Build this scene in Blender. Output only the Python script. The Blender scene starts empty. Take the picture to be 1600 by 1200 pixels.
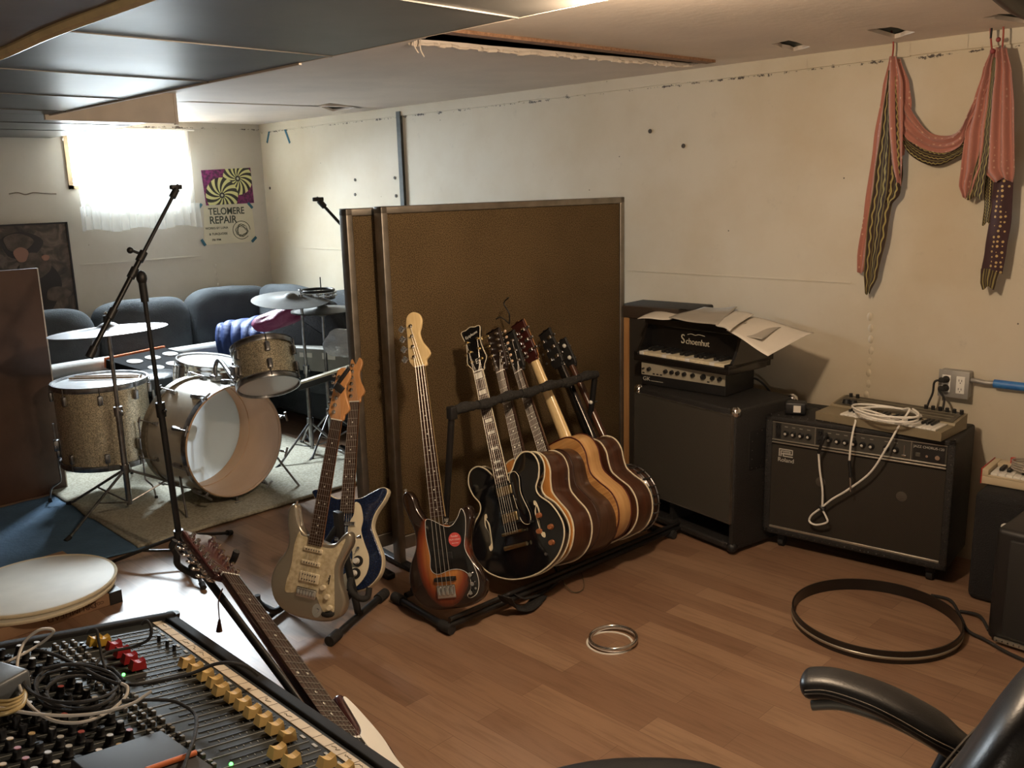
import bpy, bmesh, math, random
from mathutils import Vector as V, Matrix, noise
random.seed(7)
SC = bpy.context.scene
COL = SC.collection
R = math.radians
PI = math.pi
# ---------------------------------------------------------------- camera
H = 1.6
F = 1416.0
YAW, PITCH, ROLL = R(135.07), R(12.3), R(-1.53)
fw = V((math.cos(YAW)*math.cos(PITCH), math.sin(YAW)*math.cos(PITCH), -math.sin(PITCH)))
r0 = fw.cross(V((0, 0, 1))).normalized()
u0 = r0.cross(fw)
cr = math.cos(ROLL)*r0 + math.sin(ROLL)*u0
cu = -math.sin(ROLL)*r0 + math.cos(ROLL)*u0
CAM = V((0, 0, H))
cd = bpy.data.cameras.new('camera')
cam = bpy.data.objects.new('camera', cd)
COL.objects.link(cam)
cam.matrix_world = Matrix(((cr.x, cu.x, -fw.x, 0), (cr.y, cu.y, -fw.y, 0), (cr.z, cu.z, -fw.z, H), (0, 0, 0, 1)))
cd.sensor_width = 36.0
cd.lens = F/1600*36
cd.clip_start = 0.02
SC.camera = cam
# ---------------------------------------------------------------- light
SC.view_settings.view_transform = 'Standard'
SC.view_settings.look = 'None'
SC.view_settings.exposure = 0.0
SC.view_settings.gamma = 1.0
SC.view_settings.use_curve_mapping = False
w = bpy.data.worlds.new('world')
SC.world = w
w.use_nodes = True
w.node_tree.nodes['Background'].inputs[0].default_value = (0.75, 0.87, 1, 1)
w.node_tree.nodes['Background'].inputs[1].default_value = 0.6


def lamp(name, kind, loc, energy, color, **k):
    d = bpy.data.lights.new(name, kind)
    d.energy = energy
    d.color = color
    for a, b in k.items():
        if a != 'aim':
            setattr(d, a, b)
    o = bpy.data.objects.new(name, d)
    COL.objects.link(o)
    o.location = loc
    if 'aim' in k:
        o.rotation_euler = V(k['aim']).to_track_quat('-Z', 'Y').to_euler()
    return o


WX, WY, CZ = -6.67, 3.90, 2.13      # window wall, long wall, ceiling
lamp('window_daylight', 'AREA', (WX-0.04, 2.82, 1.87), 185, (0.80, 0.92, 1.0), shape='RECTANGLE', spread=R(120), size=0.84, size_y=0.34, aim=(1, -0.15, -0.9))
lamp('ceiling_bulb_light', 'POINT', (-1.35, 1.72, 1.96), 72, (1.0, 0.76, 0.52), shadow_soft_size=0.05)
lamp('rear_fill_light', 'POINT', (0.5, -0.9, 1.35), 38, (1.0, 0.86, 0.70), shadow_soft_size=0.08)  # added unseen fill behind the camera, lifts ceiling and wall evenly


def at(x, y, ax, v):
    d = fw + cr*((x-800)/F) - cu*((y-600)/F)
    i = 'xyz'.index(ax)
    return CAM + d*((v-CAM[i])/d[i])


def ray(x, y, depth):
    return CAM + (fw + cr*((x-800)/F) - cu*((y-600)/F))*depth


def ongray(x, y, p0, L, far=True):
    d = fw + cr*((x-800)/F) - cu*((y-600)/F)
    o = CAM-p0
    a, b, c = d.dot(d), 2*d.dot(o), o.dot(o)-L*L
    D = b*b-4*a*c
    t = (-b+(math.sqrt(D) if far else -math.sqrt(D)))/2/a if D > 0 else -b/2/a
    return CAM + d*t


# ---------------------------------------------------------------- materials
def nt(name):
    m = bpy.data.materials.new(name)
    m.use_nodes = True
    t = m.node_tree
    return m, t, t.nodes['Principled BSDF']


def mat(name, col, rough=0.5, metal=0.0, var=0.0, scale=20, bump=0.0, bscale=60, coat=0.0, trans=0, stretch=None, spec=None, col2=None, emit=0, sheen=0):
    m, t, p = nt(name)
    p.inputs['Base Color'].default_value = (*col, 1)
    p.inputs['Roughness'].default_value = rough
    p.inputs['Metallic'].default_value = metal
    p.inputs['Coat Weight'].default_value = coat
    p.inputs['Coat Roughness'].default_value = 0.08
    p.inputs['Transmission Weight'].default_value = trans
    p.inputs['Sheen Weight'].default_value = sheen
    if spec is not None:
        p.inputs['Specular IOR Level'].default_value = spec
    if emit:
        p.inputs['Emission Color'].default_value = (*col, 1)
        p.inputs['Emission Strength'].default_value = emit
    if var or bump or col2:
        tc = t.nodes.new('ShaderNodeTexCoord')
        mp = t.nodes.new('ShaderNodeMapping')
        t.links.new(tc.outputs['Object'], mp.inputs[0])
        if stretch:
            mp.inputs['Scale'].default_value = stretch
    if var or col2:
        n = t.nodes.new('ShaderNodeTexNoise')
        n.inputs['Scale'].default_value = scale
        n.inputs['Detail'].default_value = 5
        t.links.new(mp.outputs[0], n.inputs[0])
        r = t.nodes.new('ShaderNodeValToRGB')
        c2 = col2 or tuple(c*(1-var) for c in col)
        r.color_ramp.elements[0].position = 0.35
        r.color_ramp.elements[0].color = (*c2, 1)
        r.color_ramp.elements[1].position = 0.65
        r.color_ramp.elements[1].color = (*col, 1)
        t.links.new(n.outputs[0], r.inputs[0])
        t.links.new(r.outputs[0], p.inputs['Base Color'])
    if bump:
        n = t.nodes.new('ShaderNodeTexNoise')
        n.inputs['Scale'].default_value = bscale
        n.inputs['Detail'].default_value = 4
        t.links.new(mp.outputs[0], n.inputs[0])
        b = t.nodes.new('ShaderNodeBump')
        b.inputs['Strength'].default_value = bump
        b.inputs['Distance'].default_value = 0.01
        t.links.new(n.outputs[0], b.inputs['Height'])
        t.links.new(b.outputs[0], p.inputs['Normal'])
    return m


def N(t, ty, **k):
    n = t.nodes.new(ty)
    for a, b in k.items():
        if a.startswith('i_'):
            n.inputs[a[2:]].default_value = b
        elif a.startswith('n'):
            n.inputs[int(a[1:])].default_value = b
        else:
            setattr(n, a, b)
    return n


def ramp(t, src, stops):
    r = t.nodes.new('ShaderNodeValToRGB')
    e = r.color_ramp.elements
    while len(e) < len(stops):
        e.new(0.5)
    for q, (p, c) in zip(e, stops):
        q.position = p
        q.color = (*c, 1) if len(c) == 3 else c
    t.links.new(src, r.inputs[0])
    return r.outputs[0]


def mixc(t, f, a, b, mode='MIX'):
    m = t.nodes.new('ShaderNodeMix')
    m.data_type = 'RGBA'
    m.blend_type = mode
    for s, v in ((0, f), (6, a), (7, b)):
        if isinstance(v, (int, float)):
            m.inputs[s].default_value = v
        elif isinstance(v, tuple):
            m.inputs[s].default_value = (*v, 1)
        else:
            t.links.new(v, m.inputs[s])
    return m.outputs[2]


def math_(t, op, a, b=0.0, clamp=False):
    m = t.nodes.new('ShaderNodeMath')
    m.operation = op
    m.use_clamp = clamp
    for s, v in ((0, a), (1, b)):
        if isinstance(v, (int, float)):
            m.inputs[s].default_value = v
        else:
            t.links.new(v, m.inputs[s])
    return m.outputs[0]


def floor_mat():
    m, t, p = nt('laminate_planks')
    tc = N(t, 'ShaderNodeTexCoord')
    br = N(t, 'ShaderNodeTexBrick', offset=0.37, offset_frequency=2, squash=1.0)
    for k, v in {'Scale': 1.0, 'Mortar Size': 0.0008, 'Mortar Smooth': 0.2, 'Bias': 0.0, 'Brick Width': 0.62, 'Row Height': 0.098}.items():
        br.inputs[k].default_value = v
    br.inputs['Color1'].default_value = (0.0, 0.0, 0.0, 1)
    br.inputs['Color2'].default_value = (1, 1, 1, 1)
    br.inputs['Mortar'].default_value = (0.3, 0.3, 0.3, 1)
    t.links.new(tc.outputs['Object'], br.inputs[0])
    base = ramp(t, br.outputs[0], [(0, (0.205, 0.118, 0.073)), (0.5, (0.262, 0.157, 0.098)), (1, (0.325, 0.207, 0.132))])
    mp = N(t, 'ShaderNodeMapping')
    mp.inputs['Scale'].default_value = (2.2, 26, 1)
    t.links.new(tc.outputs['Object'], mp.inputs[0])
    n = N(t, 'ShaderNodeTexNoise', i_Scale=1.6, i_Detail=8, i_Roughness=0.65, i_Distortion=0.5)
    t.links.new(mp.outputs[0], n.inputs[0])
    g = ramp(t, n.outputs[0], [(0.3, (0.66, 0.62, 0.58)), (0.52, (1, 1, 1)), (0.72, (1.12, 1.1, 1.08))])
    c = mixc(t, 0.85, base, g, 'MULTIPLY')
    c = mixc(t, math_(t, 'MULTIPLY', br.outputs['Fac'], 0.55), c, (0.07, 0.035, 0.02))
    n2 = N(t, 'ShaderNodeTexNoise', i_Scale=1.7, i_Detail=3)
    t.links.new(tc.outputs['Object'], n2.inputs[0])
    t.links.new(mixc(t, ramp(t, n2.outputs[0], [(0.45, (0, 0, 0)), (0.7, (0.35, 0.35, 0.35))]), c, (0.33, 0.22, 0.15)), p.inputs['Base Color'])
    n3 = N(t, 'ShaderNodeTexNoise', i_Scale=5, i_Detail=6)
    t.links.new(tc.outputs['Object'], n3.inputs[0])
    t.links.new(ramp(t, n3.outputs[0], [(0.3, (0.30,)*3), (0.75, (0.44,)*3)]), p.inputs['Roughness'])
    b = N(t, 'ShaderNodeBump', i_Strength=0.12, i_Distance=0.002)
    t.links.new(n3.outputs[0], b.inputs['Height'])
    t.links.new(b.outputs[0], p.inputs['Normal'])
    return m


def wall_mat(name, base, stain, zline=None):
    m, t, p = nt(name)
    geo = N(t, 'ShaderNodeTexCoord')
    n = N(t, 'ShaderNodeTexNoise', i_Scale=1.1, i_Detail=6, i_Roughness=0.6)
    t.links.new(geo.outputs['Object'], n.inputs[0])
    c = mixc(t, ramp(t, n.outputs[0], [(0.4, (0, 0, 0)), (0.68, (1, 1, 1))]), base, stain)
    n2 = N(t, 'ShaderNodeTexNoise', i_Scale=9, i_Detail=8, i_Roughness=0.7)
    t.links.new(geo.outputs['Object'], n2.inputs[0])
    c = mixc(t, ramp(t, n2.outputs[0], [(0.62, (0, 0, 0)), (0.8, (0.45, 0.45, 0.45))]), c, tuple(x*0.55 for x in base))
    vo = N(t, 'ShaderNodeTexVoronoi', i_Scale=7.0, i_Randomness=1.0)
    t.links.new(geo.outputs['Object'], vo.inputs[0])
    c = mixc(t, math_(t, 'LESS_THAN', vo.outputs[0], 0.024), c, (0.10, 0.08, 0.06))
    if zline:
        sx = N(t, 'ShaderNodeSeparateXYZ')
        t.links.new(geo.outputs['Object'], sx.inputs[0])
        n4 = N(t, 'ShaderNodeTexNoise', i_Scale=14, i_Detail=9, i_Roughness=0.8)
        t.links.new(geo.outputs['Object'], n4.inputs[0])
        d = math_(t, 'ABSOLUTE', math_(t, 'SUBTRACT', sx.outputs[2], zline))
        thr = math_(t, 'MULTIPLY', math_(t, 'SUBTRACT', n4.outputs[0], 0.52), 0.10)
        c = mixc(t, math_(t, 'LESS_THAN', d, thr), c, (0.07, 0.055, 0.045))
    t.links.new(c, p.inputs['Base Color'])
    p.inputs['Roughness'].default_value = 0.65
    b = N(t, 'ShaderNodeBump', i_Strength=0.35, i_Distance=0.01)
    n5 = N(t, 'ShaderNodeTexNoise', i_Scale=5, i_Detail=8)
    t.links.new(geo.outputs['Object'], n5.inputs[0])
    t.links.new(n5.outputs[0], b.inputs['Height'])
    t.links.new(b.outputs[0], p.inputs['Normal'])
    return m


def sparkle_mat(name, c1, c2):
    m, t, p = nt(name)
    tc = N(t, 'ShaderNodeTexCoord')
    vo = N(t, 'ShaderNodeTexVoronoi', i_Scale=300)
    t.links.new(tc.outputs['Object'], vo.inputs[0])
    sep = N(t, 'ShaderNodeSeparateColor')
    t.links.new(vo.outputs['Color'], sep.inputs[0])
    t.links.new(ramp(t, sep.outputs[0], [(0.0, c2), (0.6, c1), (0.95, tuple(min(1, x*1.5) for x in c1))]), p.inputs['Base Color'])
    p.inputs['Metallic'].default_value = 0.75
    p.inputs['Roughness'].default_value = 0.38
    p.inputs['Coat Weight'].default_value = 0.6
    b = N(t, 'ShaderNodeBump', i_Strength=0.5, i_Distance=0.003)
    t.links.new(sep.outputs[1], b.inputs['Height'])
    t.links.new(b.outputs[0], p.inputs['Normal'])
    return m


def grille_mat(name, c1, c2, sc=260):
    m, t, p = nt(name)
    tc = N(t, 'ShaderNodeTexCoord')
    ch = N(t, 'ShaderNodeTexChecker', i_Scale=sc)
    t.links.new(tc.outputs['Object'], ch.inputs[0])
    t.links.new(mixc(t, ch.outputs['Fac'], c1, c2), p.inputs['Base Color'])
    p.inputs['Roughness'].default_value = 0.7
    return m


def fabric_mat(name, c1, c2, sc=420):
    m, t, p = nt(name)
    tc = N(t, 'ShaderNodeTexCoord')
    n = N(t, 'ShaderNodeTexNoise', i_Scale=sc, i_Detail=2)
    t.links.new(tc.outputs['Object'], n.inputs[0])
    n2 = N(t, 'ShaderNodeTexNoise', i_Scale=2.5, i_Detail=3)
    t.links.new(tc.outputs['Object'], n2.inputs[0])
    c = mixc(t, ramp(t, n.outputs[0], [(0.38, (0, 0, 0)), (0.62, (1, 1, 1))]), c1, c2)
    c = mixc(t, ramp(t, n2.outputs[0], [(0.4, (0, 0, 0)), (0.75, (0.3, 0.3, 0.3))]), c, tuple(x*0.6 for x in c1))
    t.links.new(c, p.inputs['Base Color'])
    p.inputs['Roughness'].default_value = 0.95
    p.inputs['Specular IOR Level'].default_value = 0.15
    b = N(t, 'ShaderNodeBump', i_Strength=0.4, i_Distance=0.003)
    t.links.new(n.outputs[0], b.inputs['Height'])
    t.links.new(b.outputs[0], p.inputs['Normal'])
    return m


def burst_mat():
    m, t, p = nt('sunburst_lacquer')
    tc = N(t, 'ShaderNodeTexCoord')
    mp = N(t, 'ShaderNodeMapping')
    mp.inputs['Location'].default_value = (0.0, 0, -0.20*4.3)
    mp.inputs['Scale'].default_value = (6.9, 0.01, 4.3)
    t.links.new(tc.outputs['Object'], mp.inputs[0])
    g = N(t, 'ShaderNodeVectorMath', operation='LENGTH')
    t.links.new(mp.outputs[0], g.inputs[0])
    c = ramp(t, g.outputs['Value'], [(0.42, (0.62, 0.25, 0.055)), (0.66, (0.30, 0.055, 0.015)), (0.84, (0.02, 0.008, 0.005))])
    mp2 = N(t, 'ShaderNodeMapping')
    mp2.inputs['Scale'].default_value = (30, 3, 2)
    t.links.new(tc.outputs['Object'], mp2.inputs[0])
    n = N(t, 'ShaderNodeTexNoise', i_Scale=3, i_Detail=5)
    t.links.new(mp2.outputs[0], n.inputs[0])
    t.links.new(mixc(t, 0.6, c, ramp(t, n.outputs[0], [(0.3, (0.55, 0.5, 0.45)), (0.65, (1, 1, 1))]), 'MULTIPLY'), p.inputs['Base Color'])
    p.inputs['Roughness'].default_value = 0.2
    p.inputs['Coat Weight'].default_value = 0.8
    return m


def wood_mat(name, c1, c2, rough=0.3, stretch=(40, 40, 3), coat=0.4, sc=2.0):
    return mat(name, c1, rough, col2=c2, scale=sc, stretch=stretch, coat=coat)


BLK = mat('black_metal', (0.012, 0.012, 0.013), 0.38)
BLKP = mat('black_plastic', (0.014, 0.014, 0.015), 0.45)
RUB = mat('black_rubber', (0.018, 0.017, 0.017), 0.8, bump=0.3)
FOAM = mat('black_foam', (0.02, 0.019, 0.018), 0.95, bump=0.6, bscale=90)
CHR = mat('chrome', (0.75, 0.75, 0.76), 0.14, 1.0)
OLDCHR = mat('worn_chrome', (0.42, 0.42, 0.43), 0.3, 1.0, var=0.4, scale=30)
STEEL = mat('string_steel', (0.45, 0.43, 0.39), 0.38, 0.9)
NICK = mat('fret_nickel', (0.33, 0.31, 0.28), 0.45, 0.7)
GLOSSB = mat('black_lacquer', (0.006, 0.006, 0.007), 0.12, coat=1.0)
ROSE = wood_mat('rosewood', (0.050, 0.022, 0.014), (0.026, 0.011, 0.008), 0.45, coat=0)
MAPLE = wood_mat('maple_neck', (0.74, 0.47, 0.19), (0.64, 0.38, 0.14), 0.25)
PALEM = wood_mat('pale_maple', (0.85, 0.66, 0.36), (0.78, 0.57, 0.28), 0.25)
AMBER = wood_mat('amber_maple', (0.50, 0.24, 0.09), (0.40, 0.17, 0.06), 0.35)
IVORY = mat('cream_plastic', (0.78, 0.70, 0.52), 0.35)
WHT = mat('white_plastic', (0.82, 0.81, 0.77), 0.3)
WHTC = mat('white_cable_jacket', (0.85, 0.83, 0.78), 0.4)
PEARL = mat('pearloid', (0.78, 0.70, 0.50), 0.25, col2=(0.55, 0.46, 0.28), scale=55, coat=0.5)
MOP = mat('mother_of_pearl', (0.72, 0.72, 0.66), 0.25)
GOLD = mat('aged_gold', (0.62, 0.50, 0.28), 0.28, 1.0)
TOLEX = mat('black_tolex', (0.016, 0.015, 0.015), 0.6, bump=0.5, bscale=250)
GRILL = grille_mat('grille_cloth', (0.035, 0.028, 0.020), (0.011, 0.009, 0.007))
GRILLG = grille_mat('grey_grille_cloth', (0.062, 0.057, 0.046), (0.036, 0.032, 0.026), 300)
ALU = mat('dull_aluminium', (0.34, 0.31, 0.27), 0.42, 0.9, var=0.3, scale=12)
CREAMM = mat('cream_metal_panel', (0.50, 0.46, 0.36), 0.4, 0.3)
PAPER = mat('white_paper', (0.78, 0.74, 0.67), 0.8, var=0.08, scale=6)
PAPERG = mat('grey_paper', (0.45, 0.42, 0.37), 0.8, var=0.1, scale=6)
TAPE = mat('blue_tape', (0.03, 0.12, 0.17), 0.7)
SOFA = mat('slate_upholstery', (0.050, 0.058, 0.064), 0.95, var=0.25, scale=7, bump=0.5, bscale=180)
HEAD = mat('white_drum_head', (0.80, 0.82, 0.84), 0.28)
SPARK = sparkle_mat('champagne_sparkle', (0.66, 0.58, 0.42), (0.30, 0.25, 0.16))
PEARLW = mat('aged_white_wrap', (0.62, 0.56, 0.45), 0.3, var=0.2, scale=8, coat=0.5)
CYM = mat('dull_bronze_cymbal', (0.13, 0.127, 0.118), 0.6, 0.7, var=0.25, scale=8)
CARD = mat('brown_cardboard', (0.35, 0.21, 0.12), 0.85, var=0.15, scale=6)
LEATH = mat('black_leather', (0.010, 0.010, 0.011), 0.38, bump=0.06, bscale=260)
STITCH = mat('grey_thread', (0.16, 0.14, 0.12), 0.8)
CREAMK = mat('cream_fader_cap', (0.66, 0.45, 0.17), 0.5)
BROWNFAB = fabric_mat('brown_panel_fabric', (0.046, 0.031, 0.015), (0.175, 0.120, 0.060), 270)


# ---------------------------------------------------------------- mesh kit
def frame_from(axis):
    a = V(axis).normalized()
    h = V((0, 0, 1)) if abs(a.z) < 0.9 else V((1, 0, 0))
    x = h.cross(a).normalized()
    return x, a.cross(x), a


class MB:
    def __init__(s):
        s.v, s.f, s.uv = [], [], {}

    def add(s, vs, fs):
        o = len(s.v)
        s.v += [tuple(q) for q in vs]
        s.f += [tuple(i+o for i in f) for f in fs]
        return s

    def box(s, lo, hi, b=0.0, mtx=None):
        lo, hi = V(lo), V(hi)
        b = min(b, min(hi[i]-lo[i] for i in range(3))*0.45)
        if b <= 0:
            vs = [V((x, y, z)) for x in (lo.x, hi.x) for y in (lo.y, hi.y) for z in (lo.z, hi.z)]
            fs = [(0, 1, 3, 2), (4, 6, 7, 5), (0, 4, 5, 1), (2, 3, 7, 6), (0, 2, 6, 4), (1, 5, 7, 3)]
        else:
            bm = bmesh.new()
            bmesh.ops.create_cube(bm, size=1)
            for q in bm.verts:
                q.co = V([(lo[i]+hi[i])/2+q.co[i]*(hi[i]-lo[i]) for i in range(3)])
            bmesh.ops.bevel(bm, geom=bm.edges[:], offset=b, segments=3, affect='EDGES', profile=0.5)
            bm.verts.index_update()
            vs = [q.co.copy() for q in bm.verts]
            fs = [tuple(q.index for q in f.verts) for f in bm.faces]
            bm.free()
        if mtx:
            vs = [mtx @ q for q in vs]
        return s.add(vs, fs)

    def cyl(s, a, b, r, r2=None, seg=14, cap=True):
        a, b = V(a), V(b)
        r2 = r if r2 is None else r2
        x, y, _ = frame_from(b-a)
        vs, fs = [], []
        for p, q in ((a, r), (b, r2)):
            vs += [p+(x*math.cos(2*PI*i/seg)+y*math.sin(2*PI*i/seg))*q for i in range(seg)]
        fs += [(i, (i+1) % seg, seg+(i+1) % seg, seg+i) for i in range(seg)]
        if cap:
            fs += [tuple(range(seg))[::-1], tuple(range(seg, 2*seg))]
        return s.add(vs, fs)

    def tube(s, pts, r, seg=8, closed=False, smooth=True, n=8):
        pts = [V(p) for p in pts]
        if smooth and len(pts) > 2:
            pts = catmull(pts, n, closed)
        m = len(pts)
        rr = r if isinstance(r, (list, tuple)) else None
        vs, fs = [], []
        up = None
        for i, p in enumerate(pts):
            if closed:
                d = (pts[(i+1) % m]-pts[i-1])
            else:
                d = pts[min(i+1, m-1)]-pts[max(i-1, 0)]
            d = d.normalized() if d.length > 1e-9 else V((0, 0, 1))
            if up is None:
                up = frame_from(d)[0]
            up = (up-d*up.dot(d))
            up = up.normalized() if up.length > 1e-6 else frame_from(d)[0]
            y = d.cross(up)
            q = r if rr is None else rr[0]+(rr[-1]-rr[0])*i/(m-1) if len(rr) == 2 else rr[min(int(i/(m-1)*len(rr)), len(rr)-1)]
            vs += [p+(up*math.cos(2*PI*k/seg)+y*math.sin(2*PI*k/seg))*q for k in range(seg)]
        for i in range(m if closed else m-1):
            a, b = i*seg, ((i+1) % m)*seg
            fs += [(a+k, a+(k+1) % seg, b+(k+1) % seg, b+k) for k in range(seg)]
        if not closed:
            fs += [tuple(range(seg))[::-1], tuple(range((m-1)*seg, m*seg))]
        return s.add(vs, fs)

    def lathe(s, prof, c=(0, 0, 0), axis=(0, 0, 1), seg=40, closed=False):
        x, y, a = frame_from(axis)
        c = V(c)
        vs, fs = [], []
        n = len(prof)
        for r, h in prof:
            vs += [c+a*h+(x*math.cos(2*PI*i/seg)+y*math.sin(2*PI*i/seg))*max(r, 1e-5) for i in range(seg)]
        for j in range(n if closed else n-1):
            p, q = j*seg, ((j+1) % n)*seg
            fs += [(p+i, p+(i+1) % seg, q+(i+1) % seg, q+i) for i in range(seg)]
        return s.add(vs, fs)

    def torus(s, c, R_, r, axis=(0, 0, 1), seg=48, sq=1.0, k=10):
        return s.lathe([(R_+r*math.cos(2*PI*i/k), r*sq*math.sin(2*PI*i/k)) for i in range(k)], c, axis, seg, True)

    def ball(s, c, r, seg=16, sc=(1, 1, 1)):
        c = V(c)
        n = seg//2
        vs = [c+V((sc[0]*r*math.sin(PI*j/n)*math.cos(2*PI*i/seg), sc[1]*r*math.sin(PI*j/n)*math.sin(2*PI*i/seg), sc[2]*r*math.cos(PI*j/n))) for j in range(n+1) for i in range(seg)]
        fs = [(j*seg+i, (j+1)*seg+i, (j+1)*seg+(i+1) % seg, j*seg+(i+1) % seg) for j in range(n) for i in range(seg)]
        return s.add(vs, fs)

    def prism(s, out, y0, y1, rnd=0.0, steps=3, inset0=0.0):
        """outline in the x-z plane, extruded along y from y0 (front) to y1 (back), rims rounded"""
        n = len(out)
        out = [V((p[0], 0, p[1])) for p in out]
        area = sum(out[i].x*out[(i+1) % n].z-out[(i+1) % n].x*out[i].z for i in range(n))
        sg = 1 if area > 0 else -1
        nrm = []
        for i in range(n):
            t = (out[(i+1) % n]-out[i-1])
            t = t.normalized() if t.length > 0 else V((1, 0, 0))
            nrm.append(V((t.z, 0, -t.x))*(-sg))
        lay = [(y0, rnd)] if rnd else [(y0, 0)]
        if rnd:
            for i in range(1, steps+1):
                a = PI/2*i/steps
                lay.append((y0+rnd*(1-math.cos(a)), rnd*(1-math.sin(a))))
            for i in range(steps, -1, -1):
                a = PI/2*i/steps
                lay.append((y1-rnd*(1-math.cos(a)), rnd*(1-math.sin(a))))
        else:
            lay.append((y1, 0))
        vs = []
        for yy, ins in lay:
            vs += [out[i]+nrm[i]*(ins+inset0)+V((0, yy, 0)) for i in range(n)]
        m = len(lay)
        fs = []
        for j in range(m-1):
            fs += [(j*n+i, j*n+(i+1) % n, (j+1)*n+(i+1) % n, (j+1)*n+i) for i in range(n)]
        fs += [tuple(range(n))[::-1], tuple(range((m-1)*n, m*n))]
        return s.add(vs, fs)

    def sheet(s, rows, thick=0.0):
        """rows of equal length point lists"""
        m, n = len(rows), len(rows[0])
        o = len(s.v)
        s.add([p for r in rows for p in r], [(j*n+i, j*n+i+1, (j+1)*n+i+1, (j+1)*n+i) for j in range(m-1) for i in range(n-1)])
        for j in range(m):
            for i in range(n):
                s.uv[o+j*n+i] = (i/(n-1), j/(m-1))
        return s

    def build(s, name, mt, parent=None, smooth=True, solid=0.0, sub=0, ang=40):
        me = bpy.data.meshes.new(name)
        me.from_pydata(s.v, [], s.f)
        if s.uv:
            ul = me.uv_layers.new(name='UVMap')
            for lp in me.loops:
                ul.data[lp.index].uv = s.uv.get(lp.vertex_index, (0, 0))
        me.materials.append(mt)
        bm = bmesh.new()
        bm.from_mesh(me)
        bmesh.ops.recalc_face_normals(bm, faces=bm.faces)
        if smooth:
            for f in bm.faces:
                f.smooth = True
            for e in bm.edges:
                if len(e.link_faces) == 2 and e.calc_face_angle(0) > R(ang):
                    e.smooth = False
        bm.to_mesh(me)
        bm.free()
        o = bpy.data.objects.new(name, me)
        COL.objects.link(o)
        if parent:
            o.parent = parent
        if solid:
            md = o.modifiers.new('thickness', 'SOLIDIFY')
            md.thickness = solid
            md.offset = 0
        if sub:
            md = o.modifiers.new('smoothing', 'SUBSURF')
            md.levels = md.render_levels = sub
        return o


def catmull(p, n=8, closed=True):
    out = []
    m = len(p)
    for i in range(m if closed else m-1):
        if closed:
            a, b, c, d = p[i-1], p[i], p[(i+1) % m], p[(i+2) % m]
        else:
            a, b, c, d = p[max(i-1, 0)], p[i], p[i+1], p[min(i+2, m-1)]
        for k in range(n):
            t = k/n
            out.append(((b*2)+(c-a)*t+(a*2-b*5+c*4-d)*t*t+(b*3-a-c*3+d)*t*t*t)*0.5)
    if not closed:
        out.append(p[-1])
    return out


def curve2(pts, n=6):
    return [(q.x, q.y) for q in catmull([V((a, b, 0)) for a, b in pts], n, True)]


def tag(o, label=None, cat=None, group=None, kind=None):
    if label:
        o['label'] = label
    if cat:
        o['category'] = cat
    if group:
        o['group'] = group
    if kind:
        o['kind'] = kind
    return o


def thing(name, label, cat, loc=(0, 0, 0), rz=0.0, group=None, mtx=None):
    o = bpy.data.objects.new(name, None)
    COL.objects.link(o)
    o.empty_display_size = 0.05
    if mtx:
        o.matrix_world = mtx
    else:
        o.location = loc
        o.rotation_euler = (0, 0, rz)
    return tag(o, label, cat, group)


def struct(mb, name, mt, parent=None, **k):
    o = mb.build(name, mt, parent, **k)
    if not parent:
        o['kind'] = 'structure'
    return o


def text(name, s, size, mtx, mt, parent=None, ext=0.0006, ax='CENTER', sx=1.0, bold=0.0):
    c = bpy.data.curves.new(name, 'FONT')
    c.offset = bold
    c.body = s
    c.size = size
    c.extrude = ext
    c.align_x = ax
    c.align_y = 'CENTER'
    t = bpy.data.objects.new(name, c)
    COL.objects.link(t)
    bpy.context.view_layer.update()
    me = bpy.data.meshes.new_from_object(t.evaluated_get(bpy.context.evaluated_depsgraph_get()))
    bpy.data.objects.remove(t)
    me.name = name
    me.materials.clear()
    me.materials.append(mt)
    me.transform(mtx @ Matrix.Diagonal((sx, 1, 1, 1)))
    o = bpy.data.objects.new(name, me)
    COL.objects.link(o)
    if parent:
        o.parent = parent
    return o


def front(x, y, z):       # text standing in the local x-z plane and facing -y
    return Matrix.Translation((x, y, z)) @ Matrix.Rotation(PI/2, 4, 'X')


def pillow(c, s, seed=0, puff=0.3, nz=0.012, mtx=None):
    """soft stuffed block"""
    m = MB()
    bm = bmesh.new()
    bmesh.ops.create_cube(bm, size=2)
    bmesh.ops.subdivide_edges(bm, edges=bm.edges[:], cuts=9, use_grid_fill=True)
    bm.verts.index_update()
    vs = []
    for q in bm.verts:
        p = q.co
        e = 7.0
        l = (abs(p.x)**e+abs(p.y)**e+abs(p.z)**e)**(1/e)
        d = p/l
        u = 1-puff*0.35*(d.x**2*d.y**2+d.y**2*d.z**2+d.x**2*d.z**2)
        w_ = V((d.x*s[0]/2, d.y*s[1]/2, d.z*s[2]/2))*u
        k = noise.noise(w_*6+V((seed*3.1, seed, 0)))*nz*2+noise.noise(w_*17+V((seed, 0, 2)))*nz*0.5
        w_ = w_*(1+k/max(0.05, w_.length)*0.8)
        vs.append((mtx @ w_ if mtx else w_)+V(c))
    fs = [tuple(q.index for q in f.verts) for f in bm.faces]
    bm.free()
    return m.add(vs, fs)
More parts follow.
